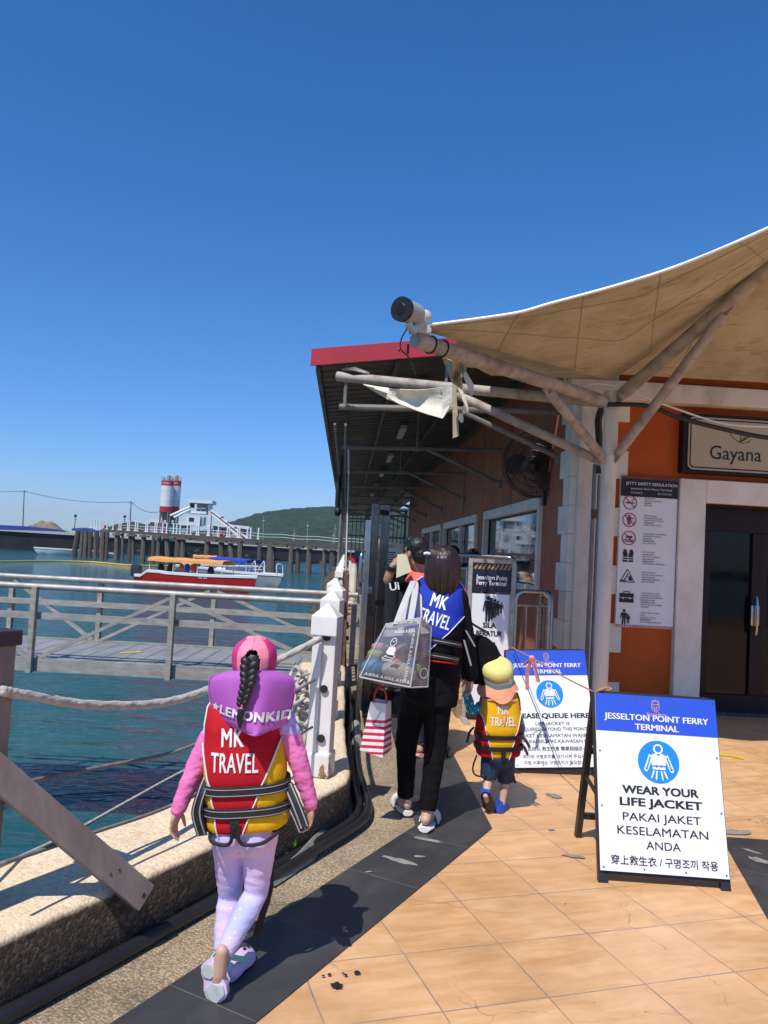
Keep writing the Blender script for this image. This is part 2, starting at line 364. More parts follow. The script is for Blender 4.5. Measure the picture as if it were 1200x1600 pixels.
def water_mat():
    m, t, b = nodes_of('sea_water'); v = coord(t)
    gp = t.nodes.new('ShaderNodeTexCoord')
    dpt = ramp(t, noise_(t, coord(t, (.25, .5, 1)), .22, 4), [(.35, (.012, .075, .088)), (.65, (.022, .095, .092))])
    t.links.new(dpt, b.inputs['Base Color']); b.inputs['Roughness'].default_value = .06; b.inputs['IOR'].default_value = 1.33
    w1 = noise_(t, coord(t, (.55, 1.25, 1), (0, 0, R(12))), 1.1, 3, .55, .4); w2 = noise_(t, coord(t, (.8, 1.5, 1), (0, 0, R(-18))), 3.4, 4, .6, .5)
    w3 = noise_(t, coord(t, (1, 1.6, 1)), .32, 2)
    h = math_(t, 'ADD', math_(t, 'MULTIPLY', w1, .55), math_(t, 'ADD', math_(t, 'MULTIPLY', w2, .16), math_(t, 'MULTIPLY', w3, .8)))
    bump(t, b, h, 1.0, .42); return m
MT['sea_water'] = water_mat()
def struct(o): o['kind'] = 'structure'; return o
def flat(name, poly, z, m, hole=None):
    mb = MB(); mb.add([(x, y, z) for x, y in poly], [tuple(range(len(poly)))]); return struct(mb.build(name, m, flip=False))
# ground of the quay: one big block whose top is the exposed-aggregate pavement
mb = MB()
edge = [V((-.99, 2.54, 0))-KD*14, V((-.99, 2.54, 0)), V((.10, 4.40, 0)), V((.10, 70, 0)), V((60, 70, 0)), V((60, -12, 0))]
mb.prism([p+V((0, 0, -4)) for p in edge], (0, 0, 4)); struct(mb.build('pavement', 'aggregate'))
# tile floor and dark border, sheets a few mm above the pavement
B0 = V((-.64, 2.57, 0)); B1 = V((-.19, 2.59, 0))
cor = V((.90, 4.45, 0)); d1 = (cor-B1).normalized(); nL = V((-d1.y, d1.x, 0))
wid = .37
p_in = [B1-d1*6, cor, V((.90, 60, 0))]
Lb = B1+nL*wid; t_ = (.47-Lb.x)/d1.x; corL = Lb+d1*t_
p_out = [Lb-d1*6, corL, V((.47, 60, 0))]
G2 = [(1.84, 3.14), (2.2, 4.46), (2.95, 4.43), (2.6, 3.1)]
flat('tile_floor', [(p.x, p.y) for p in p_in]+[(2.4, 60), (2.4, 8.2), (30, 8.2), (30, -8)], .004, 'orange_tile')
flat('tile_border', [(p.x, p.y) for p in p_in]+[(p.x, p.y) for p in reversed(p_out)], .008, 'dark_tile')
flat('tile_inlay', [(1.9, 3.38), (2.2, 4.46), (2.9, 4.40), (3.9, 2.9), (3.1, 2.0)], .008, 'dark_tile')
# mortar repairs where tiles have broken away
def blobpoly(cx, cy, rx, ry, a, seed, n=18):
    rnd = random.Random(seed); out = []
    for i in range(n):
        q = 2*math.pi*i/n; k = .7+.5*rnd.random(); x, y = rx*k*math.cos(q), ry*k*math.sin(q)
        out.append((cx+x*math.cos(a)-y*math.sin(a), cy+x*math.sin(a)+y*math.cos(a)))
    return out
mt('mortar', (.32, .29, .25), .9, .35, 30, bs=.4, bscale=60)
mb = MB()
for i, (px, py, rx, ry, a) in enumerate([(895, 1337, .075, .03, -.3), (866, 1243, .05, .09, .5), (1150, 1300, .13, .06, .3), (1085, 1180+140, .02, .02, 0), (668, 1312, .11, .03, -.35), (625, 1345, .13, .035, -.6), (655, 1338, .04, .02, 0), (575, 1362, .03, .01, .4),
                                    (1190, 1345, .10, .05, -.8), (1175, 1330, .08, .02, -.9), (862, 1296, .03, .015, 0)]):
    p = at(px, py, z=.010); mb.add([(x, y, .0105) for x, y in blobpoly(p.x, p.y, rx*.72, ry*.72, a, i)], [tuple(range(18))])
struct(mb.build('mortar_patch', 'mortar', flip=False))
mb = MB()
for i, (px, py, r_) in enumerate([(526, 1539, .022), (515, 1522, .008), (540, 1523, .008), (558, 1519, .013), (536, 1520, .006), (505, 1524, .007)]):
    p = at(px, py, z=.013); mb.add([(x, y, .013) for x, y in blobpoly(p.x, p.y, r_, r_*.9, 0, 40+i)], [tuple(range(18))])
struct(mb.build('oil_spot', 'ink', flip=False))
# yellow paint mark by the door
mt('yellow_paint', (.75, .50, .02), .6, .2, 30)
p = at(1138, 1181, z=.008); flat('paint_mark', [(p.x-.16, p.y+.02), (p.x-.03, p.y+.10), (p.x+.10, p.y-.02), (p.x+.08, p.y-.11), (p.x+.0, p.y-.02)], .009, 'yellow_paint')

# kerb: near leg, rounded corner, far leg
def kerb(name, pts, w, h):
    prof = [(0, -.0), (0, h-.03), (-.012, h-.01), (-.035, h), (-w+.03, h), (-w, h-.03), (-w, -3.6)]
    mb = MB(); rr = []
    P = []
    for a, b in zip(pts, pts[1:]):
        n = max(2, int((b-a).length/.12)); P += [a.lerp(b, i/n) for i in range(n)]
    P.append(pts[-1])
    for i, p in enumerate(P):
        d = (P[min(i+1, len(P)-1)]-P[max(i-1, 0)]).normalized(); s = V((d.y, -d.x, 0)); row = []
        for u, z in prof:
            j = .010*noise.noise(V((p.x*4, p.y*4, z*9)))+.012*noise.noise(V((p.x*1.5, p.y*1.5, z)))
            row.append(p+s*(u+j)+V((0, 0, z+(.006*noise.noise(V((p.x*5, p.y*5, 7))) if z > .05 else 0))))
        rr.append(row)
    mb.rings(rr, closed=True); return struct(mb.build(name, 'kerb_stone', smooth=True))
K0 = V((-.99, 2.54, 0)); Kc = V((.02, 4.25, 0))
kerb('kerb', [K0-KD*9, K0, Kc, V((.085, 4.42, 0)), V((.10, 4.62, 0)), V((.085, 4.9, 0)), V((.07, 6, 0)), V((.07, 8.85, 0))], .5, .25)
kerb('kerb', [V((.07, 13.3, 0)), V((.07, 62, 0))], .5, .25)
# wedge of old mortar between pipe and kerb
mb = MB(); mb.sheet([[at(600-60, 1275, z=.01), at(490, 1345, z=.01), at(430, 1385, z=.01)], [at(530, 1265, z=.06), at(470, 1330, z=.07), at(420, 1372, z=.05)]], .02); struct(mb.build('kerb_fillet', 'mortar'))

# water
mb = MB(); mb.add([(-1500, -300, WZ), (500, -300, WZ), (500, 3500, WZ), (-1500, 3500, WZ)], [(0, 1, 2, 3)]); struct(mb.build('water', 'sea_water', flip=False))

# hill beyond the bay
def hill_mat():
    m, t, b = nodes_of('hill_forest'); v = coord(t)
    a = noise_(t, v, .09, 6, .65); c = noise_(t, v, .018, 4)
    col = mix(t, 1.0, ramp(t, a, [(.3, (.010, .024, .014)), (.55, (.028, .058, .030)), (.75, (.05, .085, .040))]), ramp(t, c, [(.3, .7), (.7, 1.1)]), 'MULTIPLY')
    t.links.new(col, b.inputs['Base Color']); b.inputs['Roughness'].default_value = 1; b.inputs['Specular IOR Level'].default_value = .1
    bump(t, b, a, 1, 6); return m
MT['hill_forest'] = hill_mat()
def hillz(px):                               # crest line read off along the picture, as a height at 1200 m
    xs = [280, 330, 368, 395, 420, 450, 475, 500, 525, 560, 620, 700, 800]; ys = [834, 828, 815, 806, 801, 797, 796, 794, 793, 790, 796, 806, 822]
    for (a, b), (c, d) in zip(zip(xs, ys), zip(xs[1:], ys[1:])):
        if a <= px <= c: return b+(d-b)*(px-a)/(c-a)
    return ys[0] if px < xs[0] else ys[-1]
mb = MB(); gr = []
nx, ny = 260, 46
for j in range(ny):
    row = []
    for i in range(nx):
        px = 280+520*i/(nx-1); v_ = j/(ny-1); top = at(px, hillz(px), y=1250); bot = at(px, 868, y=1000)
        y = 900+350*v_; x = top.x*(y/1250); H = max(top.z, 2)
        z = WZ+(H-WZ)*math.sin(v_*math.pi/2)**1.1
        q = V((x*.02, y*.02, 0)); z += 2.2*v_*noise.noise(q*1.2)+6*v_*(1-v_)*noise.noise(q*.35)+3.0*abs(noise.noise(V((x*.09, y*.09, 3))))*min(1, v_*3)*(1 if v_ < .97 else .8)
        row.append((x, y, z))
    gr.append(row)
gr.append([(p[0], p[1]+250, -5) for p in gr[-1]])
mb.sheet(gr); struct(mb.build('hill', 'hill_forest', smooth=2))
# ================================================================ TERMINAL BUILDING
WX, FY = 2.32, 8.15
mt('orange_wall', (.52, .105, .018), .8, spec=.25, c2=(.43, .085, .016), scale=1.8, bs=.12, bscale=70)
mt('salmon_wall', (.42, .155, .085), .8, spec=.25, c2=(.34, .12, .068), scale=1.4, bs=.1, bscale=60)
mt('pale_trim', (.82, .76, .65), .75, spec=.25, c2=(.68, .62, .52), scale=3, bs=.15, bscale=50)
mt('door_wood', (.018, .008, .0075), .5, c2=(.011, .005, .0045), scale=3, stretch=(6, 6, .5), spec=.3)
mt('pane_glass', (.004, .005, .006), .015, .1); MT['pane_glass'].node_tree.nodes['Principled BSDF'].inputs['IOR'].default_value = 2.6
mt('door_glass', (.004, .004, .0045), .03, .1); MT['door_glass'].node_tree.nodes['Principled BSDF'].inputs['IOR'].default_value = 1.35
mt('roof_under', (.085, .085, .08), .55, c2=(.05, .05, .048), scale=1.5, metal=.3)
mt('pipe_paint', (.42, .37, .31), .7, c2=(.20, .155, .12), scale=7, lo=.42, hi=.72, bs=.4, bscale=35)
mt('column_paint', (.72, .66, .55), .75, spec=.25, c2=(.44, .38, .30), scale=4, lo=.5, hi=.8, bs=.3, bscale=30, stretch=(1, 1, .4))
bld = thing('terminal_building', (WX, FY, 0), 'orange ferry terminal building with toothed pale corner stones and dark windows', 'building')
# left wall around its three window openings
WINS = [(9.35, 13.2), (14.0, 18.7), (19.3, 24.0)]; Z0, Z1 = 1.12, 2.27
mb = MB(); T = .2
def wl(y0, y1, z0, z1): mb.box((WX+T/2, (y0+y1)/2, (z0+z1)/2), (T, y1-y0, z1-z0))
wl(FY+.2, 30, 0, Z0); wl(FY+.2, 30, Z1, 3.93)
ys = [FY+.2]+[q for w in WINS for q in w]+[30]
for i in range(0, len(ys), 2): wl(ys[i], ys[i+1], Z0, Z1)
# panel joints
for y in (9.0, 11.3, 13.6, 15.9, 18.9): mb.box((WX-.004, y, 3.05), (.012, .05, 1.4))
mb.build('wall', 'salmon_wall', bld)
for k, (y0, y1) in enumerate(WINS):
    f = MB(); t = .09
    zc = (Z0+Z1)/2
    f.box((WX-.005, (y0+y1)/2, Z1-.07), (.09, y1-y0, .14)); f.box((WX-.005, (y0+y1)/2, Z0+.04), (.09, y1-y0, .08))
    f.box((WX-.005, y0+t/2, zc-.03), (.09, t, Z1-Z0-.22)); f.box((WX-.005, y1-t/2, zc-.03), (.09, t, Z1-Z0-.22))
    if k: f.box((WX-.005, (y0+y1)/2-.3*(k == 1), zc-.03), (.07, .10, Z1-Z0-.22))
    fr = f.build('window', 'pale_trim', bld, bevel=.006)
    p = MB(); p.box((WX+.06, (y0+y1)/2, zc), (.012, y1-y0-.02, Z1-Z0-.02)); p.build('pane', 'pane_glass', fr)
# front wall round the door opening
mb = MB(); DX0, DX1, DZ = 3.70, 6.6, 2.2
mb.box(((WX+DX0)/2, FY+.1, 1.8), (DX0-WX, .2, 3.6)); mb.box(((DX0+DX1)/2, FY+.1, (DZ+3.6)/2), (DX1-DX0, .2, 3.6-DZ)); mb.box((9.3, FY+.1, 1.8), (5.4, .2, 3.6))
mb.build('wall', 'orange_wall', bld)
# quoins: alternate long and short blocks wrapping the corner
mb = MB(); z = 0; k = 0
while z < 3.5:
    h = .30; lx = .60 if k % 2 == 0 else .47; ly = .34 if k % 2 == 0 else .18
    mb.box((WX+lx/2-.03, FY+.01, z+h/2), (lx, .085, h-.003), bev=.006)
    mb.box((WX-.005, FY+.055+ly/2, z+h/2), (.055, ly, h-.003), bev=.006); z += h; k += 1
mb.build('quoin', 'pale_trim', bld)
mb = MB(); mb.box((WX+.13, FY-.075, 1.68), (.20, .085, 3.36), bev=.01); mb.build('pilaster', 'column_paint', bld)
# door with its pale surround
mb = MB(); mb.box((3.57, FY-.02, 1.22), (.28, .14, 2.44), bev=.012); mb.box((5.2, FY-.02, 2.32), (2.98, .14, .24), bev=.012); mb.box((6.75, FY-.02, 1.1), (.12, .14, 2.2), bev=.012)
mb.build('door_frame', 'pale_trim', bld)
mb = MB(); Yd = FY+.10
mb.box((5.15, Yd+.06, .10), (2.9, .06, .2)); mb.box((5.15, Yd+.06, 2.06), (2.9, .06, .27))
for x in (3.79, 4.42, 5.15, 5.9, 6.5): mb.box((x, Yd+.06, 1.06), (.17, .06, 1.72), bev=.008)
mb.box((3.72, Yd, 1.1), (.035, .16, 2.2)); mb.box((5.1, Yd, 2.185), (2.7, .16, .03))
dr = mb.build('door', 'door_wood', bld)
p = MB(); p.box((5.15, Yd+.075, 1.06), (2.7, .012, 1.75)); p.build('pane', 'door_glass', dr)
h = MB(); h.tube([(4.36, Yd-.03, .85), (4.36, Yd-.05, .9), (4.36, Yd-.05, 1.2), (4.36, Yd-.03, 1.25)], .014); h.box((4.36, Yd+.0, 1.05), (.09, .03, .22), bev=.01); h.build('handle', 'steel', dr, smooth=True)
mb = MB(); mb.box((5.15, FY+.16, .02), (2.9, .34, .04)); mb.build('threshold', 'dark_tile', bld)
mb = MB(); mb.box((7.1, FY-.11, 3.30), (9.8, .2, .19), bev=.01); mb.build('beam', 'column_paint', bld)
mb = MB(); mb.box((2.15, 7.79, 3.66), (1.7, 1.38, .06)); mb.box((7.5, 8.1, 3.66), (9.0, .76, .06)); mb.build('shade_slab', 'roof_under', bld)  # unseen overhang added to keep the sun off the corner and wall
mb = MB(); mb.box((7.2, 19, 3.75), (9.6, 21.6, .1)); mb.box((7.2, 29.9, 1.8), (9.6, .2, 3.6)); mb.box((11.9, 19, 1.8), (.2, 21.4, 3.6)); mb.build('roof', 'roof_under', bld)

# ---- big sign over the door
sg = thing('sign_board', (3.44, FY-.08, 2.5), 'cream shop sign reading Gayana under a golden bird, over the dark door', 'sign')
mb = MB(); mb.box((4.44, FY-.06, 2.81), (2.02, .12, .62), bev=.006); mb.build('backing', 'door_wood', sg)
mt('cream', (.50, .42, .26), .5, .08, 3); mt('gold', (.42, .27, .05), .4, .3, 20, metal=.5)
def rrect(x0, x1, z0, z1, r, y, n=6):
    out = []
    for cx, cz, a0 in ((x1-r, z1-r, 0), (x0+r, z1-r, 90), (x0+r, z0+r, 180), (x1-r, z0+r, 270)):
        for i in range(n+1):
            a = R(a0+90*i/n); out.append((cx+r*math.cos(a), y, cz+r*math.sin(a)))
    return out
mb = MB(); mb.prism(rrect(3.48, 5.4, 2.535, 3.085, .06, FY-.133), (0, .014, 0)); mb.build('panel', 'cream', sg)
mb = MB()
a = rrect(3.495, 5.385, 2.552, 3.068, .05, FY-.1355); b_ = rrect(3.508, 5.372, 2.565, 3.055, .045, FY-.1355); n = len(a)
mb.add(a+b_, [(i, (i+1) % n, n+(i+1) % n, n+i) for i in range(n)])
put_text(mb, 'Gayana', .205, (3.98, FY-.1355, 2.655), (1, 0, 0), (0, 0, 1), bold=.006, xs=.92)
mb.build('lettering', 'ink', sg)
mb = MB()
for i, (dx, dz, c) in enumerate([(.10, .09, .05), (.06, .10, .06), (.015, .11, .05), (-.03, .115, .02)]):
    o_ = V((4.02, FY-.136, 2.85)); pts = []
    for j in range(9):
        t = j/8; pts.append((.005+dx*t+c*math.sin(math.pi*t), dz*t+.015*math.sin(math.pi*t)))
    stroke(mb, pts, .011, o_, V((1, 0, 0)), V((0, 0, 1)))
stroke(mb, [(.0, .0), (-.06, .03), (-.10, .075), (-.115, .11), (-.10, .12), (-.085, .105)], .012, o_, V((1, 0, 0)), V((0, 0, 1)))
stroke(mb, [(-.03, .0), (.03, -.012), (.09, .0), (.12, .03)], .012, o_, V((1, 0, 0)), V((0, 0, 1)))
mb.build('bird_emblem', 'gold', sg)

# ---- text fitted to a width and cap height
def fit(mb, body, org, ux, uy, w, cap, mi=0, bold=.0, align='CENTER'):
    vs, fs = text2d(body, 1, bold=bold, align='LEFT'); xs = [p[0] for p in vs]; x0, x1 = min(xs), max(xs)
    tall = .72 if all(ord(ch) < 128 for ch in body) else .84
    kx = w/(x1-x0); ky = cap/tall; off = {'CENTER': (x0+x1)/2, 'LEFT': x0}[align]
    org = V(org); ux = V(ux); uy = V(uy)
    mb.add([org+ux*((a-off)*kx)+uy*(b_*ky)+LAY*k_ for a, b_, k_ in vs], fs, mi)

# ---- safety regulation poster
ps = thing('safety_poster', (2.82, FY-.02, .87), 'tall white jetty safety regulation poster with seven icons beside the pole', 'poster')
PX0, PX1, PZ0, PZ1 = 2.815, 3.418, .87, 2.435; PYf = FY-.062
mb = MB(); mb.box(((PX0+PX1)/2, PYf+.03, (PZ0+PZ1)/2), (PX1-PX0, .05, PZ1-PZ0)); mb.build('panel', 'white', ps)
ux, uz = V((1, 0, 0)), V((0, 0, 1)); W_, H_ = PX1-PX0, PZ1-PZ0
def P2(u, v): return V((PX0+u*W_, PYf-.0015, PZ1-v*H_))
mb = MB(); mb.box(((PX0+PX1)/2, PYf+.002, PZ1-H_*.068), (W_, .004, H_*.136)); mb.build('header', 'ink', ps)
mt('stripe_red', (.42, .08, .05), .5)
for v0 in (.0, .982):
    mb = MB()
    for i in range(22):
        a = i/22; mb.add([P2(a, v0+.018)-V((0, .002, 0)), P2(a+.022, v0+.018)-V((0, .002, 0)), P2(min(a+.044, 1), v0)-V((0, .002, 0)), P2(min(a+.022, 1), v0)-V((0, .002, 0))], [(0, 1, 2, 3)])
    mb.build('stripe', 'stripe_red', ps)
mb = MB(); q = V((0, -.002, 0))
fit(mb, 'JETTY SAFETY REGULATION', P2(.53, .058)+q, ux, uz, W_*.9, .030, bold=.012); fit(mb, 'Jesselton Point Ferry Terminal', P2(.53, .088)+q, ux, uz, W_*.72, .021, bold=.004)
fit(mb, '码头安全条例', P2(.27, .115)+q, ux, uz, W_*.2, .019); fit(mb, '제티 안전 규정', P2(.76, .115)+q, ux, uz, W_*.24, .019)
mb.build('lettering', 'white', ps)
ROWS = [(['NO SMOKING', 'DILARANG MEROKOK', '禁止吸烟', '흡연 금지'], .20), (['NO LITTERING', 'DILARANG MEMBUANG', 'SAMPAH MERATA-RATA', '不要乱扔垃圾', '쓰레기 버리지 마세요'], .315),
        (['NO JUMPING / SWIMMING', 'DILARANG TERJUN /', 'BERENANG', '禁止跳跃/游泳', '점프 금지/수영'], .435), (['PUT ON YOUR', 'LIFE JACKET', 'SILA PAKAI JAKET', 'KESELAMATAN', '请您穿上救生衣', '구명조끼를 입고 착용하세요'], .555),
        (['MIND THE GAP', 'BERHATI-HATI DENGAN', 'RUANG TENGAH', '注意站台和船之间的间隙', '틈을 조심하세요'], .69), (['TAKE CARE OF YOUR', 'PERSONAL BELONGING', 'SENTIASA JAGA BARANG', 'PERIBADI ANDA', '看管好您的个人物品', '본인의 개인적인 소지품을', '조심하세요'], .825),
        (['TAKE CARE OF YOUR', 'CHILD', 'JAGA ANAK ANDA', '照顾好您的孩子', '아기 아이를 잘 돌보세요'], .955)]
for k, (ls, v) in enumerate(ROWS):
    v0 = v-.052+.0; mbt = MB(); mbr = MB(); mbk = MB()
    for i, s in enumerate(ls):
        L = len(s)*(.0115 if ord(s[0]) < 128 else .017); fit(mbt, s, P2(.42, v0+.0155*i), ux, uz, min(L, W_*.48), .0105 if ord(s[0]) < 128 else .0125, bold=.012, align='LEFT')
    c = P2(.17, v-.022); 
    if k < 3:
        disc(mbr, c, ux, uz, .074, 0, 40, .064); stroke(mbr, [(-.047, .047), (.047, -.047)], .010, c+q*.4, ux, uz)
    if k == 0:
        flatpoly(mbk, [(-.045, -.010), (.03, -.010), (.03, .004), (-.045, .004)], c, ux, uz); stroke(mbk, [(.02, .012), (.02, .03), (.04, .032), (.04, .05)], .006, c, ux, uz); flatpoly(mbk, [(.035, -.01), (.045, -.01), (.045, .004), (.035, .004)], c, ux, uz)
    def man(cx, cz, s, lean=0):
        disc(mbk, c+ux*cx+uz*(cz+.052*s), ux, uz, .012*s, 0, 16); flatpoly(mbk, [(cx-.02*s, cz+.036*s), (cx+.02*s, cz+.036*s), (cx+.014*s, cz-.005*s), (cx-.014*s, cz-.005*s)], c, ux, uz)
        for sx in (-1, 1): stroke(mbk, [(cx+sx*.008*s, cz-.005*s), (cx+sx*.010*s, cz-.055*s)], .012*s, c, ux, uz); stroke(mbk, [(cx+sx*.020*s, cz+.032*s), (cx+sx*.027*s, cz-.006*s)], .008*s, c, ux, uz)
    if k == 1: man(-.005, 0, .85); stroke(mbk, [(.012, .025), (.04, .015)], .008, c, ux, uz); [disc(mbk, c+ux*(.042+.006*i)+uz*(.002-.014*i), ux, uz, .004, 0, 8) for i in range(3)]
    if k == 2:
        disc(mbk, c+ux*.025+uz*.012, ux, uz, .012, 0, 16); stroke(mbk, [(-.035, .0), (-.005, .022), (.015, .003)], .012, c, ux, uz); stroke(mbk, [(-.055+.011*i, -.022+.006*(i % 2)) for i in range(11)], .007, c, ux, uz); stroke(mbk, [(-.04+.011*i, -.040+.006*(i % 2)) for i in range(9)], .007, c, ux, uz)
    if k == 3:
        for sx in (-1, 1): flatpoly(mbk, [(sx*.006, -.06), (sx*.055, -.06), (sx*.05, .01), (sx*.058, .03), (sx*.045, .07), (sx*.022, .07), (sx*.006, .02)], c, ux, uz)
        for zz in (-.035, -.01): stroke(mbr, [(-.05, zz)], .001, c, ux, uz)
    if k == 4:
        for a, b_ in (((-.075, -.055), (0, .075)), ((0, .075), (.075, -.055)), ((.075, -.055), (-.075, -.055))): stroke(mbk, [a, b_], .008, c, ux, uz)
        flatpoly(mbk, [(-.06, -.047), (-.012, -.047), (-.012, -.034), (-.06, -.034)], c, ux, uz); flatpoly(mbk, [(.012, -.04), (.058, -.04), (.03, .012), (.016, -.01)], c, ux, uz); stroke(mbk, [(-.03, -.028), (-.012, -.008), (-.002, .012), (.012, -.002)], .009, c, ux, uz); disc(mbk, c+ux*.004+uz*.026, ux, uz, .008, 0, 12)
    if k == 5:
        flatpoly(mbk, [(-.075, -.055), (.075, -.055), (.075, .04), (-.075, .04)], c, ux, uz); stroke(mbk, [(-.03, .04), (-.03, .057), (.03, .057), (.03, .04)], .008, c, ux, uz)
    if k == 6: man(-.02, .0, 1.25); man(.025, -.018, .8)
    mbt.build('small_print', 'ink', ps); mbk.build('icon', 'ink', ps)
    if mbr.v and k < 3: mbr.build('prohibition_ring', 'red', ps)
mb = MB()
c = P2(.17, ROWS[5][1]-.022)+q
stroke(mb, [(-.075, -.005), (.075, -.005)], .004, c, ux, uz); disc(mb, c+ux*-.035+uz*-.01, ux, uz, .010, 0, 12); disc(mb, c+ux*.035+uz*-.01, ux, uz, .010, 0, 12)
mb.build('icon_detail', 'white', ps); mb = MB()
c = P2(.17, ROWS[3][1]-.022)+q
for zz in (-.036, -.012): stroke(mb, [(-.052, zz), (.052, zz)], .006, c, ux, uz)
mb.build('icon_detail', 'white', ps)

# ================================================================ WALKWAY CANOPY
cn = thing('walkway_canopy', (WX, 8.5, 3.5), 'long dark corrugated walkway roof with red edge trim on the terminal wall', 'canopy')
EX = -.44; CS = (3.90-3.50)/(WX-EX)
def cz(x): return 3.50+(x-EX)*CS
mb = MB(); prof = []; y = 8.52; k = 0
while y < 46:
    for dy, dz in ((0, 0), (.16, 0), (.19, .035), (.25, .035), (.28, 0)):
        prof.append((y+dy, dz))
    y += .30
mb.sheet([[(x, a, cz(x)+b_+.02) for a, b_ in prof] for x in (EX, WX+.6)], .012, nrm=(0, 0, 1)); mb.build('roof_sheet', 'roof_under', cn)
mb = MB(); mb.prism([(EX-.05, 8.48, 3.465), (WX+.1, 8.48, 3.465+(WX+.15-EX)*CS), (WX+.1, 8.48, 3.66+(WX+.15-EX)*CS), (EX-.05, 8.48, 3.645)], (0, .035, 0)); mb.build('fascia', 'roof_red', cn)
mb = MB(); mb.ell((.45, 8.478, 3.70), .012, n=8, k=5); mb.build('rivet', 'roof_red', cn)
mb = MB()
for x in (EX+.03, .45, 1.35, 2.2): mb.bar((x, 8.55, cz(x)-.03), (x, 45.9, cz(x)-.03), .05, .09)
mb.build('purlin', 'roof_under', cn)
mt('strut_paint', (.22, .215, .20), .55, c2=(.15, .145, .135), scale=5)
for i, y in enumerate([8.62, 12.0, 15.7, 19.4, 23.2, 27, 31, 35, 39, 43]):
    mb = MB(); zb = 3.06
    mb.tube([(EX+.28, y, zb), (WX+.02, y, zb+.10)], .035, 10); mb.tube([(1.15, y, zb+.05), (WX, y, zb-.42)], .028, 10)
    mb.tube([(EX+.34, y, zb), (EX+.34, y, cz(EX+.34)-.02)], .02, 8); mb.tube([(1.0, y, zb), (1.0, y, cz(1.0)-.02)], .02, 8)
    mb.box((WX-.03, y, zb-.42), (.05, .1, .12))
    mb.build('roof_truss', 'strut_paint', cn)
mb = MB()
for x in (-.20, -.08): mb.tube([(x, 8.8, 3.0-.1), (x, 45, 3.0)], .016, 8)
mb.build('conduit', 'strut_paint', cn)
mt('lamp_white', (.55, .55, .52), .4)
for y in (10.2, 13.6, 17.4, 21, 25, 29):
    mb = MB(); mb.box((.85, y, cz(.85)-.10), (.10, 1.2, .07), bev=.01); mb.build('tube_light', 'lamp_white', cn)
mb = MB(); mb.tube([(-.18, 15, 2.9), (-.20, 15, 2.75), (-.2, 15, 2.35), (-.19, 15, 2.2)], [.03, .055, .05, .02], 8); mb.ell((-.19, 15, 2.22), (.07, .07, .09), n=10, k=6); mb.tube([(-.18, 15.4, 3.3), (-.16, 15.2, 2.9)], .02, 6); mb.build('cable_clump', 'black', cn, smooth=True)
# columns and screens of the pier end, far down the walkway
mt('screen_dark', (.055, .06, .06), .5)
for i, y in enumerate((26.5, 30, 33.5, 37, 40.5, 44.5)):
    for x in ((-.22,) if i else (-.22,)):
        mb = MB(); mb.tube([(x, y, 0), (x, y, cz(x))], .045, 10); mb.box((x, y, .1), (.16, .16, .2), bev=.01); mb.build('column', 'strut_paint', cn)
wr = thing('steel_partition', (1, 31, 0), 'grey barred partition closing the far end of the covered walkway', 'partition')
mb = MB()
for i in range(14): mb.bar((.05+i*.16, 31, 0), (.05+i*.16, 31, 3.0), .035, .035)
mb.build('bar', 'strut_paint', wr)
mb = MB()
for z in (.05, 1.1, 2.1, 2.95): mb.bar((0, 31, z), (2.32, 31, z), .06, .07)
for x in (.02, .78, 1.55, 2.28): mb.bar((x, 31.06, 0), (x, 31.06, 3.2), .1, .1)
mb.build('partition_frame', 'strut_paint', wr)
nb = thing('notice_board', (.62, 15.0, 0), 'pale notice board with small print seen beyond the man with the paper', 'notice board')
mb = MB(); mb.box((.80, 15, 1.46), (.58, .03, .46)); mb.build('panel', 'pale_trim', nb)
mb = MB()
for x in (.56, 1.04): mb.bar((x, 15.03, 0), (x, 15.03, 1.7), .04, .04)
mb.build('post', 'strut_paint', nb)
mb = MB(); mb.box((1.04, 14.98, 1.42), (.03, .01, .0)); put_text(mb, 'NOTICE', .07, (.80, 14.983, 1.60), ux, uz, bold=.01); [mb.add([(.58, 14.983, 1.32+.045*i), (.58+.34+.03*(i*7 % 3), 14.983, 1.32+.045*i), (.58+.34+.03*(i*7 % 3), 14.983, 1.34+.045*i), (.58, 14.983, 1.34+.045*i)], [(0, 1, 2, 3)]) for i in range(5)]; mb.build('print', 'screen_dark', nb)

# ================================================================ TENSILE TENT
tn = thing('tensile_canopy', (2.42, 7.4, 0), 'weathered beige fabric tent on a pale steel column with diagonal arms', 'canopy')
cb = at(937, 1085, y=7.4); CXp = cb.x; CT = at(947, 630, y=7.4); cz0 = CT.z
mb = MB(); mb.tube([(CXp, 7.4, 0), (CXp, 7.4, cz0+.12)], .070, 28); mb.tube([(CXp, 7.4, cz0-.62), (CXp, 7.4, cz0-.50)], .078, 28); mb.tube([(CXp, 7.4, 0), (CXp, 7.4, .02)], .14, 24)
mb.build('column', 'column_paint', tn, smooth=True)
T1 = at(649, 531, y=5.6); T2 = at(527, 588, y=8.40)
A0 = V((CXp, 7.4, cz0))
p3 = at(1200, 436, y=6.05); T3 = A0+(p3-(A0+V((.12, 0, .03))))*1.5
T4 = V((CXp+3.3, 7.88, 3.47))
def arm(tip, r, start=.14, name='arm'):
    d = (tip-A0).normalized(); mb = MB(); a = A0+d*start
    mb.tube([a, a.lerp(tip, .04), a.lerp(tip, .5), tip], [r*.9, r, r, r], 20); mb.bar(A0+d*.04, a, .02, .10)
    return mb.build(name, 'pipe_paint', tn, smooth=True)
arm(T1, .058); arm(T2, .052); arm(T3, .06)
lowz = at(952, 727, y=7.4).z; L0 = V((CXp, 7.4, lowz))
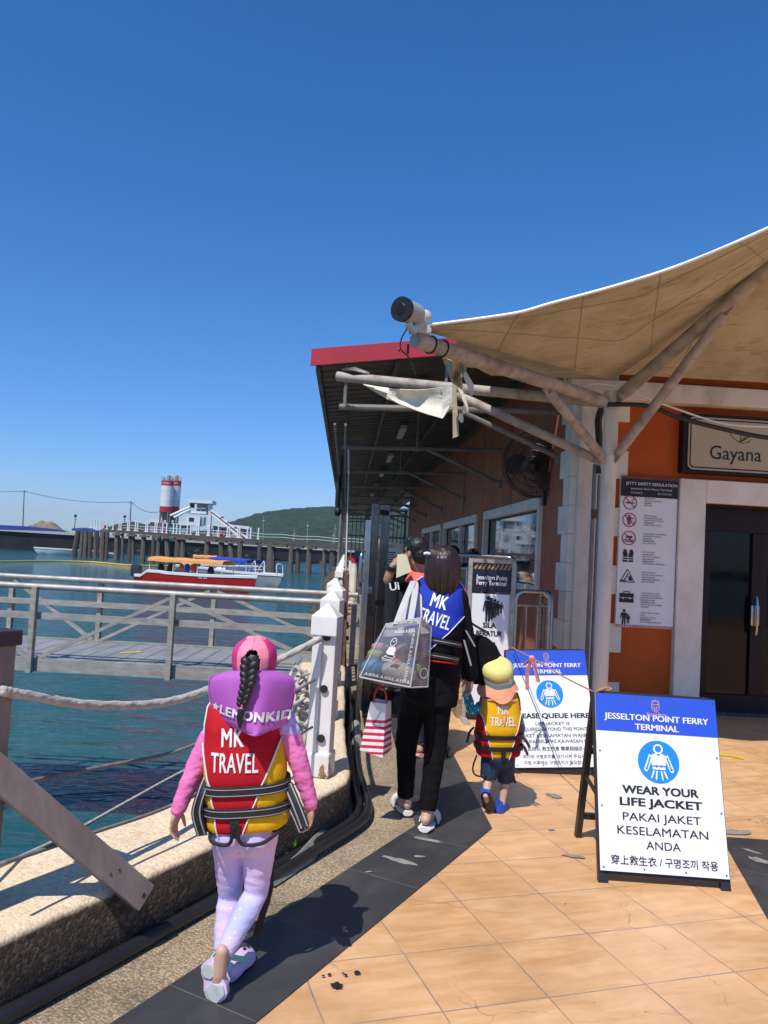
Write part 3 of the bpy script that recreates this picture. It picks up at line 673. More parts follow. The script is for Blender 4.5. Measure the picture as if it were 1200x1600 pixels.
def strut(p, r=.045):
    d = (p-L0).normalized(); mb = MB(); mb.tube([L0+d*.16, L0+d*.2, p-d*.09, p-d*.05], [r*.85, r, r, r*.8], 18); mb.bar(L0+d*.05, L0+d*.18, .018, .09); mb.bar(p-d*.08, p+d*.03, .018, .07); mb.build('strut', 'pipe_paint', tn, smooth=True)
strut(A0.lerp(T1, .40)-V((0, 0, .05))); strut(A0.lerp(T2, .55)-V((0, 0, .05))); strut(A0.lerp(T3, .57)-V((0, 0, .05)))
def fabric():
    m, t, b = nodes_of('tent_fabric'); v = coord(t)
    n = noise_(t, coord(t, (1, 1, 1), (0, 0, .6)), 2.2, 8, .68, .5); fine = noise_(t, coord(t, (1, 5, 3), (0, .2, .9)), 3.5, 8, .7, .4)
    base = ramp(t, n, [(.3, (.36, .31, .205)), (.5, (.52, .455, .315)), (.7, (.60, .54, .40))])
    st = ramp(t, fine, [(.55, 1.0), (.66, .62), (.72, .95)]); base = mix(t, 1.0, base, st, 'MULTIPLY')
    base = mix(t, ramp(t, noise_(t, v, 5.5, 8, .75), [(.60, 0.0), (.72, .6)]), base, (.16, .115, .07))
    t.links.new(base, b.inputs['Base Color']); b.inputs['Roughness'].default_value = .8
    tr = N(t, 'BsdfTranslucent'); t.links.new(base, tr.inputs[0]); ms = N(t, 'MixShader'); ms.inputs[0].default_value = .16
    t.links.new(b.outputs[0], ms.inputs[1]); t.links.new(tr.outputs[0], ms.inputs[2]); t.links.new(ms.outputs[0], t.nodes['Material Output'].inputs[0])
    bump(t, b, fine, .25, .02); return m
MT['tent_fabric'] = fabric()
UP = V((0, 0, .075))
tp = at(676, 508, y=5.55)
E_ = [tp, at(800, 491, y=5.45), at(860, 475, y=5.4), at(970, 445, y=5.28), at(1068, 413, y=5.15), at(1200, 357, y=4.95)]
E_.append(T3+V((.02, -.03, .09))); E3 = E_[-1]
E_ = smooth_path(E_, 6); nE = len(E_)
Cn = A0+V((0, -.02, .22))
def ridge(k):                                  # the fabric rides over the right arm, then runs out to the corner
    P3 = p3+V((0, 0, .085)); return Cn.lerp(P3, k/.5) if k < .5 else P3.lerp(E3, (k-.5)/.5)
grid = []
for v_ in range(13):
    w = v_/12; row = []
    for i, p in enumerate(E_):
        u = i/(nE-1); back = (T1+UP).lerp(Cn, min(1, u/.55)) if u < .55 else ridge((u-.55)/.45)
        q = p.lerp(back, w); s = math.sin(math.pi*w)*math.sin(math.pi*min(1, u*1.02))
        q.z += .05*s+.022*noise.noise(V((u*9, w*5, 1)))*s; row.append(q)
    grid.append(row)
mb = MB(); mb.sheet(grid, .006)
g2 = []
for v_ in range(9):
    w = v_/8; row = []
    for i in range(15):
        u = i/14; a = ridge(u); b_ = V((CXp-.60, 7.86, 3.43)).lerp(T4, u); q = a.lerp(b_, w); q.z += .06*math.sin(math.pi*w)*math.sin(math.pi*u); row.append(q)  # left end carried past the column, added to shade the corner stones
    g2.append(row)
mb.sheet(g2, .006)
# sliver left between the two left arms, ending in a ragged edge
g3 = []
for i in range(13):
    u = i/12; a = Cn.lerp(T1+UP, u*.84); b_ = Cn.lerp(T2+UP, u*.50); g3.append([a.lerp(b_, w/6*(1 if u < .9 else .75+.25*noise.noise(V((w*2.2, 0, 0)))))-V((0, 0, .06*math.sin(math.pi*w/6)*u)) for w in range(7)])
mb.sheet(g3, .006)
mb.build('membrane', 'tent_fabric', tn, smooth=True)
mt('seam_cloth', (.41, .345, .23), .9, .2, 20)
for i in (7, 15, 22, 28):
    if i < nE: mb = MB(); mb.tube([grid[v_][i]+V((0, 0, -.003)) for v_ in range(13)], .0032, 5); mb.build('seam', 'seam_cloth', tn, smooth=True)
for v_ in (2, 7): mb = MB(); mb.tube([q+V((0, 0, -.003)) for q in grid[v_]], .0032, 5); mb.build('seam', 'seam_cloth', tn, smooth=True)
for i in (5, 10): mb = MB(); mb.tube([g2[v_][i]+V((0, 0, -.003)) for v_ in range(9)], .0032, 5); mb.build('seam', 'seam_cloth', tn, smooth=True)
mb = MB(); mb.tube([p+V((0, 0, .004)) for p in E_], .011, 8); mb.build('edge_rope', 'white', tn, smooth=True)
# torn cloth still hanging from the far arm
mt('torn_cloth', (.80, .77, .66), .8, c2=(.62, .57, .45), scale=6, bs=.5, bscale=14, bdist=.02)
def z2(x, y): return (440+x*.3, 420+y*.3)
top = [(425, 600), (500, 612), (560, 620), (620, 628), (700, 632), (760, 628), (830, 618), (888, 604)]
bot = [(430, 607), (500, 650), (545, 676), (610, 702), (700, 736), (760, 757), (838, 779), (890, 715)]
gr = []
for k in range(7):
    row = []
    for (a, b_), (c, d) in zip(top, bot):
        w = k/6; x, y = z2(a+(c-a)*w, b_+(d-b_)*w); yy = 8.18-.40*(a-425)/460+.10*math.sin(w*math.pi)*math.sin(a*.011)+.035*math.sin(a*.06+w*4)
        row.append(at(x, y, y=yy))
    gr.append(row)
mb = MB(); mb.sheet(gr, .006); mb.build('torn_cloth', 'torn_cloth', tn, smooth=True)
def rag(pts, Y, seed=0, th=.006):
    c = sum((V(at(*z2(x, y), y=Y)) for x, y in pts), V((0, 0, 0)))/len(pts); vs = [at(*z2(x, y), y=Y+.07*noise.noise(V((x*.03, y*.03, seed)))) for x, y in pts]
    mb = MB(); mb.prism(vs, (0, th, 0)); mb.build('rag', 'torn_cloth', tn)
for seed, pts in enumerate([[(938, 520), (962, 535), (1000, 600), (1003, 640), (988, 672), (972, 620), (950, 570)], [(905, 590), (930, 588), (945, 640), (972, 690), (975, 750), (940, 755), (950, 700), (925, 650)], [(925, 750), (945, 760), (948, 795), (935, 802), (920, 780)]]): rag(pts, 6.55-.1*seed, seed)
mb = MB(); rr = []
for k in range(10):
    w = k/9; rr.append([at(*z2(835+50*w+(120-70*w)*j/5+(8*math.sin(w*9) if j else 0), 462+130*w+8*j), y=6.1+.25*w+.06*math.sin(j*2+w*3)) for j in range(6)])
mb.sheet(rr, .006); mb.prism([at(*z2(x, y), y=6.5) for x, y in ((890, 590), (908, 590), (924, 870), (893, 882))], (0, .02, 0)); mb.build('fabric_flap', 'tent_fabric', tn, smooth=True)
mb = MB(); mb.tube([T2.lerp(A0, .02)+V((0, 0, .06)), T2.lerp(A0, .07)+V((0, -.02, .065)), T2.lerp(A0, .13)+V((0, 0, .05))], [.03, .055, .03], 8); mb.build('bitumen_residue', 'black', tn, smooth=True)
mb = MB(); dT = (T1-A0).normalized(); sT = dT.cross(V((0, 0, 1))).normalized()
for k in range(2): mb.tube([T1-dT*(.16+.13*k)+(sT*math.cos(a)+sT.cross(dT)*math.sin(a))*.064 for a in [i*math.pi/8 for i in range(17)]], .006, 6)
mb.build('cable_tie', 'black', tn)

# ---- security camera on the near arm's tip
sc = thing('security_camera', T1+V((0, 0, .06)), 'grey barrel security camera clamped to the tip of the tent arm', 'camera')
c0 = at(640, 488, y=5.5); ax = V((-.62, -.77, -.05)).normalized()
mt('cam_grey', (.33, .34, .34), .4, .1)
mb = MB(); mb.tube([c0-ax*.09, c0-ax*.085, c0+ax*.075, c0+ax*.08], [.05, .076, .082, .080], 28); mb.build('body', 'cam_grey', sc, smooth=True)
mb = MB(); mb.tube([c0+ax*.075, c0+ax*.11], [.086, .086], 28); mb.build('face_ring', 'black', sc, smooth=True)
mb = MB(); mb.tube([c0+ax*.11, c0+ax*.115], [.042, .036], 20); mb.build('lens', 'door_wood', sc, smooth=True)
mb = MB(); c1 = T1+V((0, 0, .055)); mb.tube([c0-V((0, 0, .08)), c0-V((-.03, 0, .13)), c1+V((.05, 0, .08)), c1], [.035, .03, .035, .045], 12); mb.ell(c1+V((.06, .02, .12)), (.055, .05, .055)); mb.box(c1+V((.03, 0, .02)), (.16, .08, .06), bev=.012); mb.build('bracket', 'lamp_white', sc, smooth=True)
mb = MB(); mb.tube(smooth_path([c1-V((.06, .04, -.02)), c1-V((.10, .05, .06)), c1-V((.105, .05, .14)), at(640, 560, y=5.55), at(649, 584, y=5.55)]), .005, 6); mb.tube([at(638, 538, y=5.55), at(637, 553, y=5.55)], .009, 6); mb.build('cable', 'black', sc)

# ---- cables draped from the column to the right
for lab, matn, r_, off, pts in [('thick black cable sagging from the tent column across the shop sign', 'black_rubber', .022, 0, [(950, 632), (1010, 634), (1060, 652), (1120, 668), (1200, 684), (1290, 690)]),
                       ('thin white cable running above the black one in front of the sign', 'white', .010, 0, [(900, 612), (925, 600), (960, 603), (1000, 618), (1060, 640), (1130, 662), (1200, 667), (1290, 668)])]:
    mb = MB(); mb.tube(smooth_path([at(x, y, y=7.28) for x, y in pts]), r_, 10); o = mb.build('cable', matn, smooth=True); tag(o, lab, 'cable', 'cables on the tent column')
cdt = thing('conduit', (CXp-.14, 7.7, 0), 'black pipe running down between the tent pole and the corner stones', 'pipe')
mb = MB(); x0 = at(938, 640, y=7.75).x
mb.tube(smooth_path([at(945, 632, y=7.5), at(935, 655, y=7.6), at(937, 700, y=7.7), at(936, 740, y=7.75)]), [.035]*19, 10); mb.build('hose', 'black_rubber', cdt, smooth=True)
mb = MB(); mb.tube([(x0, 7.85, 0), (x0, 7.85, 2.5)], .022, 10); mb.tube([(x0+.055, 7.87, 0), (x0+.055, 7.87, 2.4)], .016, 10); mb.build('pipe', 'strut_paint', cdt, smooth=True)
mb = MB(); q = at(934, 803, y=7.8); mb.box((x0, 7.81, q.z), (.05, .06, .09), bev=.01); mb.build('junction_box', 'rust', cdt)

# ---- wall fan
fn = thing('wall_fan', (1.96, 9.3, 2.75), 'large round caged fan with dark red blades on the terminal wall', 'fan')
fc = at(838, 725, y=9.2); fax = V((-.45, -.86, -.22)).normalized(); fx, fy, _ = frame(fax); rF = .385
mb = MB()
for rr_, dd in ((rF, 0), (rF, .1), (rF*.86, .12), (rF*.66, .14), (rF*.46, .15), (rF*.26, .155), (.07, .155)):
    mb.tube([fc+fax*dd+(fx*math.cos(a)+fy*math.sin(a))*rr_ for a in [i*2*math.pi/40 for i in range(41)]], .007 if dd in (0, .1) else .004, 6)
for i in range(76):
    a = i*2*math.pi/76; d_ = fx*math.cos(a)+fy*math.sin(a); mb.tube([fc+fax*.155+d_*.05, fc+fax*.14+d_*rF*.66, fc+fax*.1+d_*rF, fc+d_*rF, fc-fax*.03+d_*rF*.5], .0035, 4)
mb.build('guard', 'black', fn)
mb = MB(); mb.ell(fc+fax*.155, (.07, .07, .07), n=14, k=8); mb.tube([fc, fc-fax*.16], [.09, .08], 16); mb.build('motor', 'black', fn, smooth=True)
mt('fan_red', (.095, .030, .018), .4)
for k in range(3):
    a0 = k*2.094; g = []
    for i in range(9):
        q = .06+(rF*.9-.06)*i/8; sp = .62*math.sin(math.pi*(.25+.65*i/8)); g.append([fc+fax*(.06-.05*(j/6-.5)*1.6)+(fx*math.cos(a0+sp*(j/6-.5)*1.9)+fy*math.sin(a0+sp*(j/6-.5)*1.9))*q for j in range(7)])
    mb = MB(); mb.sheet(g, .004); mb.build('blade', 'fan_red', fn, smooth=True)
mb = MB(); mb.tube([fc-fax*.12, (WX-.05, fc.y+.05, fc.z-.12), (WX-.01, fc.y+.05, fc.z-.12)], .022, 8); mb.box((WX-.02, fc.y+.05, fc.z-.25), (.04, .10, .45)); mb.build('bracket', 'black', fn)
# ================================================================ QUAYSIDE RAILING
def post_mesh(th_name, loc, rot, label, group, stain=True):
    t = thing(th_name, loc, label, 'post', group); q = Matrix.Rotation(rot, 3, 'Z'); L = V(loc)
    def W_(x, y, z): return L+q@V((x, y, z))
    def bx(name, c, size, m='white_paint', bev=.006):
        mb = MB(); rr = Quaternion((0, 0, 1), rot); mb.box(W_(*c), size, rr, bev=bev); return mb.build(name, m, t)
    w = .125
    bx('shaft', (0, .012, .43), (w, w-.024, .86)); bx('face_board', (-.036, -.056, .43), (.053, .022, .85)); 
    mb = MB(); rr = Quaternion((0, 0, 1), rot); mb.box(W_(0, 0, .825), (w+.024, w+.024, .105), rr, bev=.006)
    b4 = [W_(a*(w/2+.012), b_*(w/2+.012), .8775) for a, b_ in ((-1, -1), (1, -1), (1, 1), (-1, 1))]; tip = W_(0, 0, .955)
    top4 = [p.lerp(tip+V((0, 0, -.002)), .93) for p in b4]
    mb.add(b4+top4, [(0, 1, 5, 4), (1, 2, 6, 5), (2, 3, 7, 6), (3, 0, 4, 7), (4, 5, 6, 7)]); mb.build('cap', 'white_paint', t)
    bx('base_block', (0, .0, .065), (w+.02, w+.02, .13), bev=.01)
    for z in (.765, .48, .21):
        mb = MB(); mb.tube([W_(.016, -.0555, z), W_(.016, -.050, z)], .022, 14); mb.build('rope_hole', 'ink', t)
    return t
def rust_white():
    m, t, b = nodes_of('peeling_white'); v = coord(t, (1, 1, .45))
    n = noise_(t, v, 9, 8, .72); z = N(t, 'SeparateXYZ'); t.links.new(coord(t), z.inputs[0])
    base = ramp(t, noise_(t, v, 3, 5), [(.35, (.78, .76, .73)), (.7, (.64, .61, .57))])
    low = math_(t, 'MULTIPLY', ramp(t, z.outputs[2], [(.02, .16), (.14, 0.0)]), 1.0)
    f = ramp(t, math_(t, 'ADD', n, low), [(.665, 0.0), (.70, 1.0)])
    base = mix(t, f, base, ramp(t, noise_(t, v, 20, 4), [(.35, (.13, .06, .03)), (.6, (.30, .17, .08)), (.75, (.45, .40, .34))]))
    base = mix(t, ramp(t, noise_(t, coord(t), 55, 3), [(.72, 0.0), (.76, .8)]), base, (.04, .035, .03))
    t.links.new(base, b.inputs['Base Color']); b.inputs['Roughness'].default_value = .55; bump(t, b, noise_(t, v, 30, 4), .2, .006); return m
MT['white_paint'] = rust_white()
g_post = 'white wooden rope posts along the quay edge'
P0 = V((-.078, 4.49, .25)); pmain = post_mesh('rope_post', P0, R(-14), 'large peeling white post with pointed cap on the kerb corner', g_post)
yy = [5.95, 7.4, 8.65, 14.0, 15.5, 17, 18.5, 20, 21.6, 23.2, 25, 27, 29, 31.5, 34, 37, 40, 44, 48, 53, 58]
pp = [P0]
for i, y in enumerate(yy):
    x = -.075+.02*math.sin(i*2.1)
    lab = ['white post standing next behind the large corner post', 'third white post of the row, its cap peeking over the one before', 'white post beside the rusty gangway gate frame'][i] if i < 3 else 'small white post in the far row past the gangway, caps overlapping'
    d = dup(pmain, None, V((x, y, .25)), lab); pp.append(V((x, y, .25)))
# left foreground post with its raking brace
lp = thing('braced_post', (-1.13, 2.62, .25), 'mauve shaded post with dark cap and raking brace at the left edge', 'post')
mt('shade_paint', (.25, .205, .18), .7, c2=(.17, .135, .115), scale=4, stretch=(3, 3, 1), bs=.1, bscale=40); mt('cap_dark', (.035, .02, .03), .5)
angk = math.atan2(KN.y, KN.x)
pc = V((-1.165, 2.70, .25))
def kq(c, size, name, m, bev=.005): mb = MB(); mb.box(c, size, Quaternion((0, 0, 1), angk), bev=bev); return mb.build(name, m, lp)
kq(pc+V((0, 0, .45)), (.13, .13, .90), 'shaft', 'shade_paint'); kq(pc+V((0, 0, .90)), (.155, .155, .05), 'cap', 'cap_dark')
def on_kerb(px, py, o):
    d = cf+CR*((px-600)/FPX)+CU*((800-py)/FPX); p0 = V((-.99, 2.54, 0))+KN*o; t_ = (p0-CAM).dot(KN)/d.dot(KN); return CAM+d*t_
ba = on_kerb(-8, 1204, -.14); bb = on_kerb(226, 1403, .045)
mb = MB(); d_ = (bb-ba).normalized(); ba = bb-d_*.98
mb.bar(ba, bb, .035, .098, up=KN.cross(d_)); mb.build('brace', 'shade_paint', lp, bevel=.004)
mb = MB()
for t_, s_ in ((.97, 0), (.82, .012), (.80, -.018)):
    p = ba.lerp(bb, t_)+KN.cross(d_)*s_; mb.tube([p+KN*.017-KD*.0, p+KN*.022], .009 if t_ > .9 else .005, 8)
mb.build('bolt', 'rust', lp)

# ---- ropes
def rope(pts, r, m, label, name='rope', n=10, group='ropes of the quay railing'):
    P = smooth_path(pts, 8); mb = MB(); L = 0; tw = []
    mb.tube(P, r, n); 
    if r > .008:
        for k in range(3):
            q = []; 
            for i, p in enumerate(P):
                dvec = (P[min(i+1, len(P)-1)]-P[max(i-1, 0)]); 
                s_, u_, _ = frame(dvec)
                a = i*.9+k*2.094; q.append(p+(s_*math.cos(a)+u_*math.sin(a))*r*.42)
            mb.tube(q, r*.72, 6)
    o = mb.build(name, m, smooth=2); return tag(o, label, 'rope', group)
lph = pc+KN*.075
hA = P0+V((.01, -.07, .80)); 
rope([at(2, 1079, y=2.66), at(40, 1086, y=2.75), at(150, 1102, y=3.05), at(260, 1097, y=3.45), at(340, 1072, y=3.80), at(420, 1038, y=4.15), at(500, 998, y=4.40)], .017, 'rope', 'thick white rope sagging behind the child from braced post to corner post')
rope([at(0, 1229, y=2.66), at(150, 1200, y=3.1), at(310, 1161, y=3.6), at(492, 1062, y=4.40)], .008, 'rope_grey', 'thin grey middle rope slung behind the child, over the water')
rope([at(0, 1350, y=2.60), at(140, 1303, y=2.95), at(271, 1257, y=3.35), at(400, 1190, y=3.95), at(488, 1136, y=4.40)], .007, 'rope_grey', 'dark lowest rope running just above the kerb top')
rope([at(-20, 1362, y=2.9), at(100, 1307, y=3.6), at(200, 1252, y=4.2), at(290, 1203, y=4.9), at(420, 1140, y=6)], .008, 'rope', 'taut white mooring line slanting across the water behind the brace')
for i in range(1, 3):
    for z, r_, m, nm in ((.80, .015, 'rope', 'thick'), (.50, .007, 'rope_grey', 'thin')):
        rope(sag(pp[i-1]+V((0, .07, z)), pp[i]+V((0, -.07, z)), .06 if z > .6 else .02, 6), r_, m, '%s rope strung between the %s' % (nm, ['corner post and the second', 'second post and the third'][i-1]))
# tangle of white rope hanging outside the corner post
def tangle(seed):
    rnd = random.Random(seed); mb = MB()
    for k in range(7):
        c = at(472+rnd.uniform(-12, 6), 1090+k*12-30, y=4.75+rnd.uniform(-.05, .05)); pts = []
        for j in range(10):
            a = j*2*math.pi/8+k; pts.append(c+V((.045*math.cos(a)+rnd.uniform(-.015, .015), rnd.uniform(-.03, .03), .05*math.sin(a)+rnd.uniform(-.02, .02))))
        mb.tube(smooth_path(pts, 5), .011, 8)
    for k in range(4):
        x = 462+k*6; mb.tube(smooth_path([at(x, 1100, y=4.75), at(x-4, 1125, y=4.77), at(x+3, 1150, y=4.74), at(x-6, 1185, y=4.76)], 5), .011, 8)
    mb.tube(smooth_path([at(485, 1052, y=4.66), at(470, 1058, y=4.75), at(462, 1075, y=4.75), at(470, 1068, y=4.8), at(480, 1060, y=4.76)], 5), .008, 8)
    return mb
tag(tangle(3).build('rope_coil', 'rope', smooth=2), 'knotted bundle of white rope hung on the outside of the corner post', 'rope')
# black hoses along the foot of the kerb
hp = [(-1.62, 1.62), (-.955, 2.54), (-.44, 3.40), (-.12, 3.95), (.10, 4.36), (.155, 4.62), (.145, 5.0), (.11, 5.6), (.11, 6.4), (.13, 7.2), (.12, 8.4)]
mb = MB(); mb.tube(smooth_path([V((x, y, .030)) for x, y in hp], 8), .028, 14); tag(mb.build('hose', 'black_rubber', smooth=2), 'black rubber hose lying along the foot of the kerb, outer one', 'hose', 'hoses by the kerb')
mb = MB(); mb.tube(smooth_path([V((x+.058, y-.02, .026+.02*(3.9 < y < 4.9))) for x, y in hp[2:]], 8), .024, 14); tag(mb.build('hose', 'black_rubber', smooth=2), 'thinner black hose on the walkway side of the first, starting behind the child', 'hose', 'hoses by the kerb')
mb = MB(); mb.tube([V((.115+.058, 6.2, .045)), V((.11+.058, 6.7, .06))], .034, 14); mb.tube([V((.115+.058, 6.14, .045)), V((.115+.058, 6.2, .045))], .04, 14); tag(mb.build('pipe_joint', 'alu', smooth=True), 'short grey metal pipe joint on the hoses near the gate', 'pipe joint')
# weed in the joint
wd = thing('weed', at(443, 1335, z=.02), 'green weed sprouting between kerb and hose behind the child', 'plant')
mt('leaf', (.06, .16, .025), .6, .4, 30); mb = MB(); rnd = random.Random(5); w0 = wd.location.copy()
for k in range(46):
    a = rnd.uniform(0, 6.28); l = rnd.uniform(.04, .12); el = rnd.uniform(.4, 1.35); d = V((math.cos(a)*math.cos(el), math.sin(a)*math.cos(el), math.sin(el))); s = V((-math.sin(a), math.cos(a), 0))*.010
    b_ = w0+V((rnd.uniform(-.05, .05), rnd.uniform(-.05, .05), -.01)); m_ = b_+d*l*.6+V((0, 0, .005)); mb.add([b_, m_-s, b_+d*l-V((0, 0, .012)), m_+s], [(0, 1, 2, 3)])
mb.build('leaves', 'leaf', wd)
mb = MB()
for k in range(6): mb.tube([w0+V((.012*k-.03, 0, -.02)), w0+V((.02*k-.05, .01, .06))], .002, 5)
mb.build('stem', 'leaf', wd)

# ---- gangway gate frame and stainless gate
gf = thing('gate_frame', (.02, 9.0, 0), 'low rusty tubular gate frame at the head of the gangway', 'gate')
for y in (8.75, 10.2):
    mb = MB(); mb.box((.03, y, .62), (.06, .06, 1.24)); mb.build('post', 'rust', gf)
for z in (1.2, .92, .62, .3):
    mb = MB(); mb.box((.03, 9.475, z), (.05, 1.39, .045)); mb.build('rail', 'rust', gf)
for i in range(5):
    mb = MB(); mb.box((.03, 8.99+i*.24, .62), (.03, .03, 1.1)); mb.build('bar', 'rust', gf)
def barrier(name, x0, y0, x1, y1, h, label, m, group=None, nb=7):
    t = thing(name, ((x0+x1)/2, (y0+y1)/2, 0), label, 'barrier', group); a = V((x0, y0, 0)); b_ = V((x1, y1, 0)); Z = V((0, 0, 1)); d = (b_-a).normalized(); r = .09
    mb = MB(); pts = [a, a+Z*(h-r)]+[a+d*r*(1-math.cos(q))+Z*(h-r+r*math.sin(q)) for q in (.4, .8, 1.2, 1.57)]+[b_-d*r*(1-math.cos(q))+Z*(h-r+r*math.sin(q)) for q in (1.57, 1.2, .8, .4)]+[b_+Z*(h-r), b_]
    mb.tube(pts, .025, 12); mb.build('hoop', m, t, smooth=True)
    for i in range(nb):
        p = a.lerp(b_, (i+1)/(nb+1)); mb = MB(); mb.tube([p+Z*.14, p+Z*(h-.14)], .010, 8); mb.build('bar', m, t)
    for z in (.14, h-.14):
        mb = MB(); mb.tube([a+Z*z, b_+Z*z], .012, 8); mb.build('rail', m, t)
    return t
gt = thing('steel_gate', (.24, 7.4, 0), 'tall stainless steel sliding gate seen edge on, at the walkway entrance', 'gate')
for x, y, r_, h, c in ((.205, 7.60, .028, 1.80, 'left'), (.275, 7.75, .038, 1.97, 'mid'), (.385, 8.05, .045, 1.98, 'r')):
    mb = MB(); mb.box((x, y, h/2), (r_*2, r_*2, h), bev=.008); mb.build('post', 'steel' if c == 'left' else 'dark_steel', gt)
for z in (.1, 1.0, 1.9):
    mb = MB(); mb.bar((.27, 7.8, z), (.40, 8.0, z), .04, .05); mb.build('rail', 'dark_steel', gt)
mb = MB(); mb.tube(smooth_path([V((.17, 7.52, 1.22)), V((.15, 7.46, 1.25)), V((.15, 7.46, 1.45)), V((.17, 7.52, 1.5))]), .016, 10); mb.box((.245, 7.70, 1.13), (.06, .03, .07), bev=.008); mb.build('handle', 'steel', gt, smooth=True)
mb = MB(); mb.tube([(.26, 7.6, .01), (.46, 8.3, .01)], .018, 8); mb.build('track', 'dark_steel', gt)
gr_ = thing('floor_grating', (.55, 8.3, 0), 'slatted metal drain grating on the floor behind the striped bag', 'grating'); mb = MB()
for k in range(13): mb.box((.62, 7.3+k*.10, .025), (.72, .045, .022))
mb.build('slat', 'dark_steel', gr_)
for x in (.25, .99): mb = MB(); mb.box((x, 7.9, .02), (.03, 1.3, .03)); mb.build('grating_frame', 'dark_steel', gr_)

# ================================================================ GANGWAY
gh = V((math.cos(YAW), -math.sin(YAW), 0)); gn = V((math.sin(YAW), math.cos(YAW), 0))
mt('rail_alu', (.46, .43, .39), .55, .25, 6, metal=.35, bs=.05)
gw = thing('gangway', (-2.5, 11.2, -.3), 'weathered aluminium gangway bridge with round handrails crossing the water', 'gangway')
GD, GW_ = 10.55, 2.15
gz = -.16
def gp(s, w, z): return gn*(GD+w*GW_)+gh*s+V((0, 0, z))
mt('deck_grey', (.29, .29, .29), .5, c2=(.20, .20, .20), scale=3, stretch=(1, .4, 1), bs=.1, bscale=60)
s0, s1 = -7.2, -.32
n_ = 26; Lp = (s1-s0)/n_
for k in range(n_):
    a = s0+k*Lp; mb = MB(); mb.prism([gp(a+.006, .03, gz-.03), gp(a+Lp-.006, .03, gz-.03), gp(a+Lp-.006, .97, gz-.03), gp(a+.006, .97, gz-.03)], (0, 0, .03)); mb.build('deck_plank', 'deck_grey', gw)
for w in (0, 1):
    mb = MB(); mb.bar(gp(s0, w, gz-.06), gp(s1, w, gz-.06), .06, .17); mb.build('edge_beam', 'alu', gw)
    mb = MB(); mb.tube([gp(s0, w, .80), gp(s1-.02, w, .80)], .042, 16); mb.build('handrail', 'rail_alu', gw, smooth=True)
    mb = MB(); mb.bar(gp(s0, w, .42), gp(s1, w, .42), .05, .085); mb.build('mid_rail', 'alu', gw)
ps_ = [at(x, 960, y=GD) for x in (-130, 46, 268, 489)]
ss = [(p-gn*GD).dot(gh) for p in ps_]; ss[3] = s1
for w, sh in ((0, 0), (1, .06)):
    for k, s in enumerate(ss):
        mb = MB(); mb.bar(gp(s+sh*(k < 3), w-.035*(1-2*w), gz-.16), gp(s+sh*(k < 3), w-.035*(1-2*w), .80), .07, .095, up=gn); mb.build('stanchion', 'alu', gw, bevel=.004)
    for k in range(3):
        a, b_ = ss[k]+sh, ss[k+1]+sh*(k < 2)
        lo, hi = (a, b_) if k % 2 == 1 else (b_, a)
        mb = MB(); mb.bar(gp(lo+(.06 if lo < hi else -.06), w+.005, gz+.02), gp(hi+(-.06 if lo < hi else .06), w+.005, .74), .045, .075, up=gn); mb.build('brace', 'alu', gw)
mb = MB(); q = at(150, 1006, z=gz+.006); mb.prism([gp(-3.72, .45, gz+.003), gp(-3.45, .55, gz+.003), gp(-3.45, .61, gz+.003), gp(-3.70, .51, gz+.003)], (0, 0, .004)); mb.build('tape_mark', 'yellow_paint', gw)
mb = MB(); mb.box(gp(-1.35+1.0, .45, gz+.012)+V((-.95, 0, 0)), (.30, .2, .012), -YAW); mb.build('patch_plate', 'alu', gw)
rp = thing('ramp_plate', (-.2, 11.5, -.1), 'ribbed grey ramp plate joining gangway and walkway behind the posts', 'ramp')
mb = MB(); mb.prism([(-.45, 8.9, -.20), (.07, 8.9, -.02), (.07, 13.2, -.02), (-.45, 13.2, -.20)], (0, 0, .03)); mb.build('plate', 'deck_grey', rp)
mb = MB()
for k in range(18): mb.bar((-.44, 9.0+k*.24, -.165), (.06, 9.0+k*.24, .012), .02, .012)
mb.build('tread', 'alu', rp)

# old mooring piles by the quay
for i, (px, y, w, h, tilt) in enumerate([(497, 17.5, .17, .15, .03), (508, 18.5, .19, .52, -.02), (503, 20.5, .2, .28, .0), (516, 21, .18, .75, -.01), (521, 23, .19, .85, .02), (512, 23, .16, .55, .05), (524, 25.5, .18, .95, .0)]):
    b_ = at(px, 900, y=y); x = b_.x; mb = MB(); pts = []; rs = []
    for k in range(9):
        t_ = k/8; z = -3+(h+3)*t_; pts.append((x+tilt*z, y, z)); rs.append(w*(1+.12*noise.noise(V((i*7, k*1.3, 0)))))
    mb.tube(pts, rs, 12); tag(mb.build('mooring_pile', 'wood_pile', smooth=True), ['short weathered mooring pile nearest the gangway handrail end', 'tall grey mooring pile just behind the nearest one', 'middle mooring pile of the cluster by the quay', 'split topped mooring pile close to the white posts', 'tall mooring pile hugging the row of white posts', 'leaning mooring pile at the back of the cluster', 'farthest mooring pile of the cluster by the quay'][i], 'pile', 'mooring piles by the quay')
# slim antenna rod by the walkway
mb = MB(); mb.tube([at(545, 740, y=13.5), at(540, 905, y=13.5)], .012, 8); mb.tube([at(545, 700, y=13.5), at(545, 740, y=13.5)], .02, 8); o = mb.build('hanging_rod', 'white_paint'); tag(o, 'slim pale rod hanging under the canopy edge above the white posts', 'rod')
